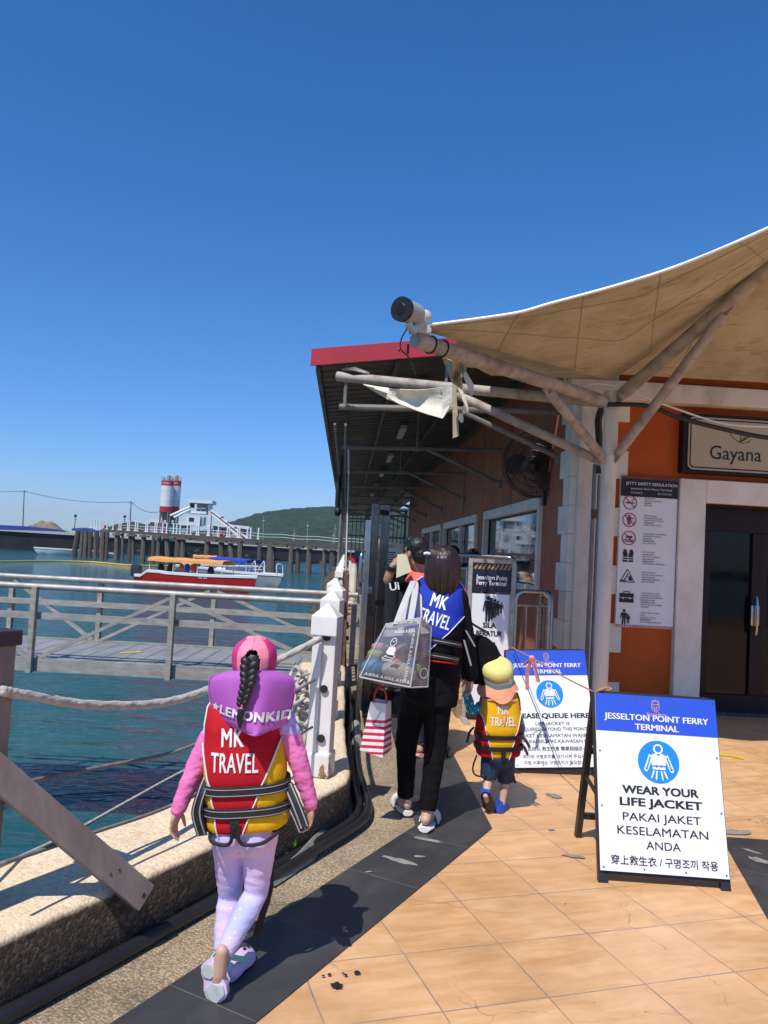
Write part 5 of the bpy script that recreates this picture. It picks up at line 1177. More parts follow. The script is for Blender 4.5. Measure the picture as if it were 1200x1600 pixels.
def person(name, loc, label, J, skin, s, face, group=None, vox=.005, cat='person', hands=True, eyes=True):
    """one continuous body from joints J (world points)"""
    t = thing(name, loc, label, cat, group); mb = MB(); g = lambda k: V(J[k])
    hp = (g('hipL')+g('hipR'))/2; sh = (g('shL')+g('shR'))/2; ax = (g('shR')-g('shL')); w = ax.length; ax.normalize(); up = (sh-hp).normalized(); fw = up.cross(ax).normalized()
    q = Matrix((ax, fw, up)).transposed(); T = (sh-hp).length
    rr = []
    for h, rx, ry in ((-.16, .30, .26), (-.06, .42, .36), (.06, .45, .37), (.3, .38, .31), (.55, .44, .35), (.78, .46, .34), (.93, .40, .28), (1.02, .24, .2)):
        c = hp+up*T*h; rr.append([c+q@V((rx*w*math.cos(2*math.pi*j/22), ry*w*math.sin(2*math.pi*j/22), 0)) for j in range(22)])
    mb.rings(rr)
    hd = g('head'); hu = J.get('headup', V((0, 0, 1))); mb.tube([sh-up*.03*s, sh+up*.03*s, hd-V(hu)*.06*s-V(face)*.01*s], [.07*s, .056*s, .052*s], 16)
    ey = head(mb, hd, face, hu, J.get('headscale', s))
    for S_ in 'LR':
        if 'el'+S_ in J:
            a, b_, c = g('sh'+S_), g('el'+S_), g('wr'+S_); limb(mb, [a, a.lerp(b_, .35), b_], [.052*s, .047*s, .037*s]); limb(mb, [b_, b_.lerp(c, .3), c], [.038*s, .039*s, .025*s])
            if hands and 'hd'+S_ in J: hand(mb, c, J['hd'+S_][0], J['hd'+S_][1], J.get('handscale', s), J['hd'+S_][2], J['hd'+S_][3] if len(J['hd'+S_]) > 3 else None)
        a, b_, c = g('hip'+S_), g('kn'+S_), g('an'+S_); k_ = s*J.get('legscale', 1); limb(mb, [a, a.lerp(b_, .3), b_], [.082*k_, .078*k_, .052*k_]); limb(mb, [b_, b_.lerp(c, .3), c], [.052*k_, .053*k_, .036*k_])
        if 'toe'+S_ in J: foot(mb, c, g('toe'+S_), s*1.0, V(J.get('footup'+S_, (0, 0, 1))))
    fuse(mb, 'body', skin, t, vox, 3)
    if eyes:
        for e in ey: m2 = MB(); m2.ell(e, .0105*s, n=12, k=8); m2.build('eye', 'eye', t, smooth=True)
    return t
def sleeve(t, pts, rs, m, name='sleeve', vox=.005, wr=.002, paint=None, sc=16):
    mb = MB(); mb.tube(pts, rs, 16, dome=True); return fuse(mb, name, m, t, vox, 3, wr, sc, (1, 1, 1.6), paint)
class Vest:
    """life jacket: a ring loft from hem to shoulder, columns follow the colour boundaries"""
    def __init__(s, base, ax, fw, up, prof, bl, br, nc=14):
        s.b = V(base); s.q = Matrix((V(ax), V(fw), V(up))).transposed(); s.prof = prof; s.bl = bl; s.br = br; s.nc = nc; s.H = prof[-1][0]
    def ip(s, tab, z):
        for (a, *p), (b, *q) in zip(tab, tab[1:]):
            if a <= z <= b:
                k = (z-a)/(b-a) if b > a else 0; return [x+(y-x)*k for x, y in zip(p, q)]
        return list(tab[0][1:]) if z < tab[0][0] else list(tab[-1][1:])
    def surf(s, u, z, off=0):
        """u: -1..1 runs across the back from left side to right side; beyond wraps to the front"""
        hw, dp, cx, cy = s.ip(s.prof, z); a = u*math.pi/2     # u=-1 left, 0 back, 1 right, 2 front
        n = 2.7; ca, sa = math.sin(a), -math.cos(a)
        x = math.copysign(abs(ca)**(2/n), ca)*(hw+off); y = math.copysign(abs(sa)**(2/n), sa)*(dp+off)
        y += -.0 
        return s.b+s.q@V((cx+x, cy+y, z))
    def uof(s, x, z):
        """column parameter whose back-surface x equals x"""
        hw, dp, cx, cy = s.ip(s.prof, z); k = max(-1, min(1, (x-cx)/hw)); ca = math.copysign(abs(k)**(2.7/2), k); return math.asin(ca)/(math.pi/2)
    def build(s, t, m_mid, m_side, m_edge, piping='white', puff=.006, dx=0):
        rows = 34; rr = []; cols = None
        for i in range(rows+1):
            z = s.H*i/rows; uL, uR = s.uof(s.ip(s.bl, z)[0], z), s.uof(s.ip(s.br, z)[0], z)
            us = [-1-1.0*(1-k/10) for k in range(10)]+[-1+(uL+1)*k/6 for k in range(6)]+[uL+(uR-uL)*k/12 for k in range(12)]+[uR+(1-uR)*k/6 for k in range(6)]+[1+1.0*k/10 for k in range(10)]
            row = []
            for k, u in enumerate(us):
                p = puff*math.sin(math.pi*min(1, max(0, z/s.H)))*(.6+.4*noise.noise(V((u*3, z*9, s.H*31))))
                for zs, hh in getattr(s, 'straps', []):
                    p -= .008*math.exp(-((z-zs)/(hh*.9))**2)
                row.append(s.surf(u, z, p))
            rr.append(row)
        n = len(rr[0]); mb = MB()
        mf = lambda i, j: 0 if 16 <= j < 28 else 1
        mb.rings(rr, mfun=mf); o = mb.build('life_vest', [m_mid, m_side], t, smooth=True); s.obj = o
        sub = o.modifiers.new('soft', 'SUBSURF'); sub.levels = 1; sub.render_levels = 1
        if piping:
            for j in (16, 28):
                m2 = MB(); m2.tube([rr[i][j]+(rr[i][j]-s.b-s.q@V((0, 0, s.H*i/rows))).normalized()*.003 for i in range(rows+1)], .0028, 6); m2.build('piping', piping, o, smooth=True)
        return o
    def bvh(s): return BVHTree.FromPolygons([v.co+wloc(s.obj) for v in s.obj.data.vertices], [p.vertices[:] for p in s.obj.data.polygons])
    def strap(s, par, z, h, m, tilt=0, u0=-1.5, u1=1.5, stripe=None, off=.010):
        g = []
        for dz_ in (-h/2, -h/2+.002, h/2-.002, h/2):
            g.append([s.surf(u, z+dz_+tilt*u, off+(0 if abs(dz_) < h/2 else -.006)) for u in [u0+(u1-u0)*k/40 for k in range(41)]])
        mb = MB(); mb.sheet(g); o = mb.build('strap', m, par, smooth=True)
        if stripe:
            for dz_ in (-h*.30, h*.30):
                m2 = MB(); m2.sheet([[s.surf(u, z+dz_+e+tilt*u, off+.0012) for u in [u0+(u1-u0)*k/40 for k in range(41)]] for e in (-h*.045, h*.045)]); m2.build('strap_stitching', stripe, o)
        return o
    def text(s, par, body, cap, w, x, z, m, tilt=0, bold=.022, off=.0028):
        vs, fs = text2d(body, 1, bold=bold, sub=.12, space=1.06); x0, x1 = min(p[0] for p in vs), max(p[0] for p in vs); vs = [((a-(x0+x1)/2)*w/(x1-x0), b_*cap/.72, k_) for a, b_, k_ in vs]; ct, st = math.cos(tilt), math.sin(tilt); out = []
        tree = s.bvh(); d = s.q@V((0, 1, 0))
        for a, b_, k_ in vs:
            xx, zz = x+a*ct-b_*st, z+a*st+b_*ct; o = s.b+s.q@V((xx, -.6, zz)); hit = tree.ray_cast(o, d)
            out.append((hit[0] if hit[0] else s.surf(s.uof(xx, zz), zz))-d*(off+.0003*k_))
        mb = MB(); mb.add(out, fs); return mb.build('lettering', m, par)
    def over(s, x, z, off=.01):
        return s.surf(s.uof(x, z), z, off)
mt('vest_red', (.52, .012, .022), .8, spec=.22, c2=(.42, .008, .016), scale=7, bs=.35, bscale=11, bdist=.02); mt('vest_yellow', (.82, .46, .01), .8, spec=.22, c2=(.72, .38, .008), scale=7, bs=.35, bscale=11, bdist=.02)
mt('vest_blue', (.018, .045, .42), .8, spec=.22, c2=(.012, .03, .32), scale=6, bs=.35, bscale=9, bdist=.02); mt('webbing', (.014, .014, .017), .7, .3, 60, bs=.3, bscale=300); mt('stitch', (.34, .34, .36), .8)
mt('pink_sleeve', (.80, .22, .48), .75, c2=(.72, .17, .42), scale=8, spec=.2); mt('coral_trim', (.85, .12, .10), .6)

# ---------------------------------------------------------------- the girl in front
GY = 2.84
def ga(px, py, dy=0): return at(px, py, y=GY+dy)
gJ = dict(head=ga(396, 1034, .04), headup=V((.05, .12, 1)), shL=ga(347, 1124, .03), shR=ga(440, 1122, .03), elL=ga(308, 1193, .02), wrL=ga(278, 1266, .0), elR=ga(467, 1190, .02), wrR=ga(486, 1258, .03),
          hdL=(V((-.22, .12, -1)), V((.35, 1, -.1)), .45, V((.9, -.15, 0))), hdR=(V((.0, .12, -1)), V((-.25, 1, -.1)), .5, V((-.9, -.1, 0))), handscale=.70, headscale=.80, legscale=.82,
          hipL=ga(364, 1298, .02), hipR=ga(401, 1298, .0), knL=ga(360, 1398, .10), anL=ga(345, 1492, .02), knR=ga(400, 1395, .02), anR=ga(346, 1498, -.13), toeL=V((-.275, 3.0, .028)), toeR=ga(338, 1556, -.13), footupR=V((0, .9, -.1)))
girl = person('person', (-.28, 2.84, 0), 'child in pink cap with purple neck flap and red and yellow life vest, walking away', gJ, 'skin_light', .70, V((.10, 1, -.18)), vox=.0036)
def lilac():
    m, t, b = nodes_of('lilac_leggings'); v = coord(t)
    base = ramp(t, noise_(t, v, 5.5, 3, .5), [(.34, (.44, .46, .80)), (.46, (.60, .50, .80)), (.58, (.74, .54, .76)), (.72, (.80, .62, .78))])
    vo = N(t, 'TexVoronoi', Scale=34.0, Randomness=.7); t.links.new(v, vo.inputs['Vector']); base = mix(t, ramp(t, vo.outputs['Distance'], [(.12, .85), (.17, 0.0)]), base, (.84, .80, .90))
    t.links.new(base, b.inputs['Base Color']); b.inputs['Roughness'].default_value = .8; b.inputs['Specular IOR Level'].default_value = .15; bump(t, b, noise_(t, v, 14, 3), .15, .01); return m
MT['lilac_leggings'] = lilac()
mb = MB(); g = lambda k: V(gJ[k])
hp = (g('hipL')+g('hipR'))/2; mb.ell(hp+V((0, .0, .02)), (.104, .084, .11)); mb.ell(hp+V((.042, -.040, -.01)), (.054, .050, .065)); mb.ell(hp+V((-.042, -.040, -.01)), (.054, .050, .065))
for S_ in 'LR':
    a, b_, c = g('hip'+S_)+V((-.012 if S_ == 'L' else .012, 0, 0)), g('kn'+S_), g('an'+S_); mb.tube([a, a.lerp(b_, .35), b_, b_.lerp(c, .28), c.lerp(b_, .06)], [.066, .058, .042, .043, .030], 18, dome=False)
fuse(mb, 'leggings', 'lilac_leggings', girl, .0045, 3, .0022, 24, (.6, .6, 1.9))
for S_, col in (('L', 0), ('R', 0)):
    a, b_, c = g('sh'+S_), g('el'+S_), g('wr'+S_); zz = g('sh'+S_).z
    mt('lavender_cloth', (.55, .42, .78), .6, .1)
    sleeve(girl, [a, a.lerp(b_, .4), b_, b_.lerp(c, .4), c.lerp(b_, .02)], [.046, .044, .036, .033, .026], ['pink_sleeve', 'lavender_cloth'], 'sleeve', .004, .0034, lambda p: 1 if p.z > zz-.045 else 0, 26)
# life vest
gb = at(388, 1291, y=GY+.02); gup = (at(382, 1085, y=GY+.03)-gb); Hg = gup.length; gup.normalize(); gax = V((1, .02, -.01)); gax = (gax-gup*gax.dot(gup)).normalized(); gfw = gup.cross(gax)
pxm = GY/FPX*1.0
gv = Vest(gb, gax, gfw, gup, [(0, .135, .105, 0, 0), (.03, .145, .115, 0, 0), (.12, .145, .115, 0, 0), (.26, .140, .112, -.004, 0), (.36, .132, .105, -.008, .01), (.42, .118, .09, -.012, .02), (Hg, .09, .06, -.012, .03)],
          [(0, -.092), (.30, -.137), (Hg, -.2)], [(0, -.012), (.30, .118), (Hg, .2)])
gv.straps = [(.078, .028), (.150, .028)]
vo = gv.build(girl, 'vest_red', 'vest_yellow', 'vest_red')
for z in (.078, .150): gv.strap(vo, z, .034, 'webbing', 0, -1.6, 1.6, 'stitch')
gv.text(vo, 'MK', .062, .076, -.034, .300, 'white', -.03); gv.text(vo, 'TRAVEL', .066, .162, -.030, .215, 'white', -.05)
mb = MB(); mb.sheet([[gv.over(-.045+.03*w, z, .012) for w in (0, 1)] for z in (.0, .03, .06)], .003)
for zz in range(1): mb.tube(smooth_path([gv.over(-.15, .01, -.01), gv.over(-.11, -.004, .008)-V((0, 0, .012)), gv.over(-.05, .0, .006)-V((0, 0, .022)), gv.over(-.03, .04, .012), gv.over(-.01, .0, .006)-V((0, 0, .022)), gv.over(.06, 0, .008)-V((0, 0, .024)), gv.over(.13, .01, .0)]), .0065, 8)
mb.build('crotch_strap', 'webbing', vo, smooth=True)
def ribbon(par, pts, w, m, wd, th=.003, name='strap_end', st=None):
    P = smooth_path(pts, 5); wd = V(wd).normalized(); mb = MB(); g_ = [[p-wd*w/2, p+wd*w/2] for p in P]; mb.sheet(g_, th); o = mb.build(name, m, par, smooth=True)
    if st:
        for e in (-.30, .30):
            m2 = MB(); m2.sheet([[p+wd*w*(e-.06), p+wd*w*(e+.06)] for p in [q+(q-gb).normalized()*0+V((0, -.0022-th, 0)) for q in P]]); m2.build('strap_stitching', st, o)
ribbon(vo, [ga(325, 1212, -.02), ga(316, 1235, -.06), ga(307, 1270, -.07), ga(316, 1306, -.06)], .036, 'webbing', (1, .1, .15), st='stitch')
ribbon(vo, [ga(326, 1240, -.02), ga(320, 1270, -.04), ga(325, 1300, -.03)], .036, 'webbing', (1, .1, .1), st='stitch')
ribbon(vo, [ga(449, 1225, -.02), ga(462, 1255, -.05), ga(476, 1292, -.06)], .036, 'webbing', (1, .1, .45), st='stitch')
ribbon(vo, [ga(449, 1250, -.01), ga(462, 1272, -.03), ga(473, 1298, -.03)], .036, 'webbing', (1, .1, .45), st='stitch')
ribbon(vo, [ga(428, 1290, -.02), ga(424, 1340, .02), ga(421, 1390, .05), ga(410, 1430, .04), ga(399, 1466, .03)], .026, 'webbing', (1, .3, .1))
ribbon(vo, [ga(338, 1292, -.02), ga(340, 1330, .06), ga(341, 1375, .08)], .022, 'webbing', (1, .2, 0))
# hair, cap, neck flap
hc = V(gJ['head']); mb = MB(); mb.ell(hc+V((0, -.012, .0)), (.068, .080, .070), n=24, k=14); fuse(mb, 'hair', 'hair_black', girl, .0045, 3)
hairo = [c for c in girl.children if c.name.startswith('hair')][-1]
bp = [ga(391, 1036, -.10), ga(388, 1052, -.125), ga(388, 1066, -.14), ga(384, 1080, -.145), ga(380, 1094, -.15), ga(378, 1103, -.15)]
mb = MB(); Pb = smooth_path(bp, 3)
for i, p in enumerate(Pb):
    k = i/(len(Pb)-1); r_ = .021*(1-.45*k); sx = 1 if i % 2 else -1
    mb.ell(p+V((sx*r_*.55, -.002, 0)), (r_*.85, r_*.9, r_*1.25), Quaternion((0, 1, 0), sx*.75), 12, 8)
mb.build('braid', 'hair_black', hairo, smooth=True)
mb = MB(); e = Pb[-1]; mb.tube([e, e-V((.002, 0, .02)), e-V((.004, 0, .05)), e-V((.002, 0, .075))], [.008, .012, .010, .003], 10); mb.build('braid_tip', 'hair_black', hairo, smooth=True)
mb = MB(); mb.tube([e+V((0, 0, .006)), e-V((0, 0, .008))], .012, 12); mb.build('hair_tie', 'pink_sleeve', hairo, smooth=True)
mt('cap_pink', (.86, .26, .36), .7, .1, 20, bs=.15, bscale=60); mt('cap_magenta', (.62, .03, .20), .7, .1, 20, bs=.15, bscale=60); mt('flap_purple', (.48, .13, .52), .75, c2=(.42, .10, .46), scale=5, bs=.2, bscale=25, bdist=.006); mt('mint', (.20, .68, .55), .5, .08)
cc = hc+V((.004, -.006, .002)); rx, ry, rz_ = .077, .092, .082
rows = []; 
for i in range(29):
    el = -.42+(math.pi/2+.40)*i/28; row = []
    for j in range(97):
        a = 2*math.pi*j/96; sq = (1-.16*max(0, math.sin(el))**2*0); lob = (1+.016*math.cos(a*6+1.5)*math.cos(el)+.05*max(0, .15-el)+.02*noise.noise(V((math.sin(a)*3, math.cos(a)*3, el*2.5))))*(1+.10*max(0, math.sin(2*el)))
        row.append(cc+V((rx*lob*math.cos(el)*math.sin(a), -ry*lob*math.cos(el)*math.cos(a), rz_*1.06*math.sin(el)+.004+.004*noise.noise(V((a*2, el*4, 2))))))
    rows.append(row)
mb = MB()
fs = []; ms = []; vs = [p for r in rows for p in r]
for i in range(28):
    for j in range(96):
        a = (j+.5)/96*2*math.pi; aa = min(a, 2*math.pi-a); el = -.42+(math.pi/2+.40)*(i+.5)/28
        if aa < .42*math.sqrt(max(0, 1-((el+.25)/.85)**2)) and el < .58: continue       # the opening for the braid
        fs.append((i*97+j, i*97+j+1, (i+1)*97+j+1, (i+1)*97+j)); ms.append(0 if aa < .78 or aa > 2.5 or i > 21 else 1)
mb.v = vs; mb.f = fs; mb.m = ms; cap = mb.build('sun_cap', ['cap_pink', 'cap_magenta'], girl, smooth=2)
sol = cap.modifiers.new('cloth', 'SOLIDIFY'); sol.thickness = .004
mb = MB(); band = []
for j in range(25):
    a = -1.0+2.0*j/24; band.append(a)
mb.sheet([[cc+V(((rx+.004)*math.cos(.30)*math.sin(a), -(ry+.004)*math.cos(.30)*math.cos(a), -.036+dz_)) for a in band] for dz_ in (-.008, .008)], .003); mb.build('cap_strap', 'mint', cap, smooth=True)
mb = MB(); a = .55; q = cc+V(((rx+.008)*math.cos(.30)*math.sin(a), -(ry+.008)*math.cos(.30)*math.cos(a), -.034)); mb.tube([q, q-V((-.003, .006, 0))], .008, 12); mb.build('strap_button', 'gold', cap, smooth=True)
mb = MB(); mb.sheet([[cc+V((.078*math.sin(a)*(1+.06*k), .10*math.cos(a)+.03*k, -.03-.012*k*math.cos(a))) for a in [-.85+1.7*j/16 for j in range(17)]] for k in range(4)], .004); mb.build('cap_brim', 'cap_magenta', cap, smooth=True)
# neck flap: bib-shaped cloth over the shoulders
FR = [(1047, 360, 432, .0), (1052, 344, 444, .0), (1057, 331, 455, .0), (1063, 327, 460, 0), (1076, 326, 461, 0), (1090, 328, 459, 0), (1104, 331, 456, 0), (1118, 335, 452, 0), (1128, 340, 450, 0), (1136, 349, 446, 0), (1142, 362, 438, 0), (1145, 376, 422, 0)]
g_ = []
for i, (y, xl, xr, _) in enumerate(FR):
    k = i/(len(FR)-1); row = []
    for j in range(25):
        u = -1+2*j/24; x = (xl+xr)/2+(xr-xl)/2*u; back = -.105-.052*k; side = (.09+.045*min(1, k*2))
        dep = back+abs(u)**2.2*side+.006*math.sin(u*9+k*5)*k; yy = y+(4*math.cos(u*2.6) if i > 8 else 0)
        row.append(ga(x, yy, dep))
    g_.append(row)
mb = MB(); mb.sheet(g_, .0035); fl = mb.build('neck_flap', 'flap_purple', cap, smooth=True); s_ = fl.modifiers.new('soft', 'SUBSURF'); s_.levels = s_.render_levels = 1
mb = MB(); rim = [r[0] for r in g_]+g_[-1]+[r[-1] for r in reversed(g_)]; mb.tube([p+V((0, -.002, 0)) for p in rim[1:-1]], .0028, 6); mb.build('flap_hem', 'flap_purple', fl, smooth=True)
tree = BVHTree.FromPolygons([p for r in g_ for p in r], [(i*25+j, i*25+j+1, (i+1)*25+j+1, (i+1)*25+j) for i in range(len(FR)-1) for j in range(24)])
def onflap(par, body, px, py, size, m, xs=1, bold=.06, arc=0, rotc=0):
    vs, fs = text2d(body, size, bold=bold, xs=xs, sub=size*.16, space=1.12); out = []; o0 = ga(px, py)
    for a, b_, k_ in vs:
        ct, st = math.cos(rotc), math.sin(rotc); p = V((o0.x+a*ct-b_*st, GY-.6, o0.z+a*st+b_*ct-arc*a*a)); h = tree.ray_cast(p, V((0, 1, 0))); out.append((h[0] if h[0] else V((p.x, GY-.06, p.z)))-V((0, .006+.0003*k_, 0)))
    mb = MB(); mb.add(out, fs); mb.build('lettering', m, par)
onflap(fl, 'LEMONKID', 401, 1113, .043, 'white', 1.05, .045, .22, -.05)
# star in front of the word
def flat_on(par, pts, px, py, m):
    out = []; o0 = ga(px, py)
    for a, b_ in pts:
        p = V((o0.x+a, GY-.6, o0.z+b_)); h = tree.ray_cast(p, V((0, 1, 0))); out.append((h[0] if h[0] else V((p.x, GY-.06, p.z)))-V((0, .006, 0)))
    mb = MB(); n = len(out); c = sum(out, V((0, 0, 0)))/n; mb.add(out+[c], [(i, (i+1) % n, n) for i in range(n)]); mb.build('star', m, par)
flat_on(fl, [((.015 if k % 2 == 0 else .0075)*math.sin(k*math.pi/5+.1), (.015 if k % 2 == 0 else .0075)*math.cos(k*math.pi/5+.1)) for k in range(10)], 339, 1101, 'white')
# clogs
mt('clog_lilac', (.66, .50, .70), .5, .08, 10); mt('clog_sole', (.48, .52, .50), .7, .2, 40)
def clog(par, heel, toe, up, s=1.0):
    h, t_ = V(heel), V(toe); d = (t_-h); L = d.length; d.normalize(); up = V(up); up = (up-d*up.dot(d)).normalized(); sd_ = d.cross(up)
    W2 = [(-.02, .020), (.04, .030), (.22, .036), (.40, .034), (.62, .043), (.82, .041), (.95, .028), (1.0, .012)]
    def P(u, w, z): return h+d*(u*L)+sd_*w*s+up*z*s
    rr = []
    for u, w in W2:
        top = .050 if u < .5 else .058 if u < .75 else .046 if u < .9 else .03
        rr.append([P(u, w*math.cos(a), (.012+(top-.012)*max(0, math.sin(a))**.8) if math.sin(a) > 0 else .006+.010*math.sin(a)*.5) for a in [2*math.pi*k/20 for k in range(20)]])
    mb = MB(); mb.rings(rr); o = mb.build('clog', 'clog_lilac', par, smooth=True)
    for lo, hi in ((.0, .36), (.50, .97)):
        rr = []
        for k in range(9):
            u = lo+(hi-lo)*k/8; w = 0
            for (a, wa), (b_, wb) in zip(W2, W2[1:]):
                if a <= u <= b_: w = wa+(wb-wa)*(u-a)/(b_-a)
            e = math.sqrt(max(.02, 1-(2*k/8-1)**4)); rr.append([P(u, -w*.82*e, -.002), P(u, -w*.5*e, -.006), P(u, w*.5*e, -.006), P(u, w*.82*e, -.002), P(u, w*.82*e, .006), P(u, -w*.82*e, .006)])
        mb = MB(); mb.rings(rr); mb.build('sole', 'clog_sole', o)
    g_ = [[P(.42-.50*math.sin(a)-.02, .044*math.cos(a), .045+.050*math.sin(a)+z) for a in [math.pi*k/18 for k in range(19)]] for z in (-.010, .010)]
    mb = MB(); mb.sheet(g_, .004); mb.build('heel_strap', 'mint', o, smooth=True)
    for k in range(2):
        mb = MB(); mb.tube([P(.62+.14*k, .012, .054), P(.62+.14*k, .012, .060)], .006, 10); mb.build('vent_hole', 'ink', o)
clog(girl, ga(324, 1506, -.145), ga(340, 1568, -.165), V((.25, .95, .15)), 1.0)
clog(girl, V((-.325, 2.80, .012)), V((-.265, 2.985, .012)), V((0, 0, 1)), 1.0)
# ---------------------------------------------------------------- the woman with the clear tote
WY = 4.45
def wa(px, py, dy=0): return at(px, py, y=WY+dy)
wJ = dict(head=wa(691, 886, .02), headup=V((.06, .1, 1)), shL=wa(652, 925, .02), shR=wa(713, 935, .0), elL=wa(632, 985, .05), wrL=wa(628, 1035, .12), elR=wa(728, 1005, .03), wrR=wa(735, 1056, .08),
          hdL=(V((.05, .15, -1)), V((.2, 1, 0)), .9, V((.9, 0, 0))), hdR=(V((.05, .2, -1)), V((-.2, 1, 0)), .55, V((-.9, .1, 0))), handscale=.9, headscale=.94,
          hipL=wa(652, 1065, .02), hipR=wa(684, 1068, .0), knL=wa(635, 1160, .14), anL=wa(634, 1248, .20), knR=wa(681, 1165, .0), anR=wa(667, 1272, -.06), toeL=V((.40, 4.86, .04)), toeR=V((.585, 4.60, .04)))
wom = person('person', (.50, 4.5, 0), 'woman with long dark hair in blue life vest and black trousers carrying a clear tote', wJ, 'skin_light', .92, V((-.15, 1, -.05)), vox=.005)
mb = MB(); g = lambda k: V(wJ[k]); hp = (g('hipL')+g('hipR'))/2
mb.ell(hp+V((0, 0, .03)), (.155, .125, .16)); mb.ell(hp+V((0, -.04, -.03)), (.14, .095, .11))
for S_ in 'LR':
    a, b_, c = g('hip'+S_), g('kn'+S_), g('an'+S_); c = c.lerp(b_, .06); mb.tube([a, a.lerp(b_, .4), b_, b_.lerp(c, .5), c], [.092, .080, .063, .054, .047], 18)
mt('black_trousers', (.006, .006, .007), .85, .3, 20, spec=.15, bs=.1, bscale=120)
fuse(mb, 'trousers', 'black_trousers', wom, .006, 4, .005, 9, (.7, .7, 2.0))
for S_ in 'LR':
    a, b_, c = g('sh'+S_), g('el'+S_), g('wr'+S_); sleeve(wom, [a, a.lerp(b_, .5), b_, b_.lerp(c, .5), c.lerp(b_, .04)], [.066, .062, .056, .05, .042], 'black_cloth', 'jacket_sleeve', .006, .004, None, 12)
mb = MB(); rr = []
for px, py, rx, ry in ((672, 1098, .150, .13), (676, 1060, .158, .135), (681, 1020, .150, .13), (682, 985, .152, .13), (683, 945, .152, .12), (685, 925, .12, .10)):
    c = wa(px, py, .02); rr.append([c+V((rx*math.cos(a), ry*math.sin(a), .012*math.sin(2*a+px))) for a in [2*math.pi*k/28 for k in range(28)]])
mb.rings(rr); fuse(mb, 'jacket', 'black_cloth', wom, .006, 3, .006, 9, (1, 1, 1.5))
wb = wa(673, 1032, -.01); wup = (wa(688, 903, .03)-wb); Hw = wup.length; wup.normalize(); wax = V((1, -.18, -.05)); wax = (wax-wup*wax.dot(wup)).normalized(); wfw = wup.cross(wax)
wv = Vest(wb, wax, wfw, wup, [(0, .146, .15, 0, 0), (.1, .158, .158, 0, 0), (.2, .158, .156, 0, 0), (.3, .154, .15, 0, .01), (.38, .147, .132, 0, .02), (Hw-.03, .132, .10, .0, .03), (Hw, .10, .06, 0, .04)],
          [(0, -.12), (.16, -.160), (Hw, -.2)], [(0, -.055), (.16, .085), (.27, .158), (Hw, .2)])
wv.straps = [(.115, .03), (.035, .03)]
vo = wv.build(wom, 'vest_blue', 'black_cloth', None)
for z in (.115, .035): wv.strap(vo, z, .032, 'black', -.012, -.7, 1.5, None, .009)
for z in (.115, .035):
    m2 = MB(); m2.sheet([[wv.surf(u, z+e-.012*u, .0105) for u in [-.7+1.5*k/30 for k in range(31)]] for e in (-.002, .002)]); m2.build('strap_stitching', 'stitch', vo)
wv.text(vo, 'MK', .076, .092, .012, .29, 'white', -.17); wv.text(vo, 'TRAVEL', .075, .185, -.006, .195, 'white', -.20)
for u0, u1 in ((1.0, 1.05), (-1.05, -1.0)):
    mb = MB(); mb.tube([wv.surf((u0+u1)/2, z, .006) for z in [Hw*(.42+.5*k/12) for k in range(13)]], .009, 8); mb.build('armhole_trim', 'coral_trim', vo, smooth=True)
mb = MB(); mb.tube([wv.surf(u, .004, .004) for u in [-1.2+2.4*k/30 for k in range(31)]], .005, 6); mb.build('hem_trim', 'vest_red', vo, smooth=True)
mb = MB(); nk = wa(688, 914, .03)
mb.tube([nk+V((.078*math.cos(a), .07*math.sin(a)-.0, -.03+.018*math.cos(a)**2)) for a in [2*math.pi*k/28 for k in range(29)]], .016, 10); mb.build('vest_collar', 'coral_trim', vo, smooth=True)
mb = MB()
for k, (a, b_) in enumerate((((725, 1000), (736, 1040)), ((728, 985), (742, 1010)))): mb.sheet([[wa(*a, -.13)+V((w*.005, 0, 0)), wa(*b_, -.12)+V((w*.005, 0, 0))] for w in (-1, 1)], .003)
mb.build('strap_end', 'stitch', vo)
# hair: long, straight, to the shoulders
hc = V(wJ['head']); rr = []
for dz_, rx, ry, dx, dy in ((.120, .03, .04, 0, -.01), (.110, .056, .066, 0, -.01), (.080, .082, .094, -.002, -.012), (.035, .094, .106, -.004, -.014), (-.02, .096, .106, -.004, -.018), (-.065, .092, .098, -.004, -.022), (-.10, .082, .080, -.004, -.028), (-.125, .066, .055, -.004, -.034), (-.138, .05, .03, -.004, -.04)):
    rr.append([hc+V((dx+rx*math.cos(a)*(1+.02*math.sin(a*13)), dy+ry*math.sin(a)*(.55 if math.sin(a) > 0 and dz_ < .05 else 1), dz_+.006*math.sin(a*7))) for a in [2*math.pi*k/40 for k in range(40)]])
mb = MB(); mb.rings(rr)
for k in range(14):
    a = -2.7+2.3*k/13; p = [hc+V((.092*math.cos(a)*q, -.018+.103*math.sin(a)*q, z)) for q, z in ((.6, .105), (.98, .045), (1.02, -.045), (.92, -.105), (.80, -.14-.012*(k % 3)))]; mb.tube(smooth_path(p, 3), .013, 6)
fuse(mb, 'hair', 'hair_brown', wom, .004, 5, .0016, 34, (1.6, 1.6, .10))
ho = [c for c in wom.children if c.name.startswith('hair')][-1]
mt('hair_brown_light', (.060, .028, .020), .34, .3, 40)  # lighter brown strands mixed among the dark ones
rnd = random.Random(21); m0 = MB(); m1 = MB()
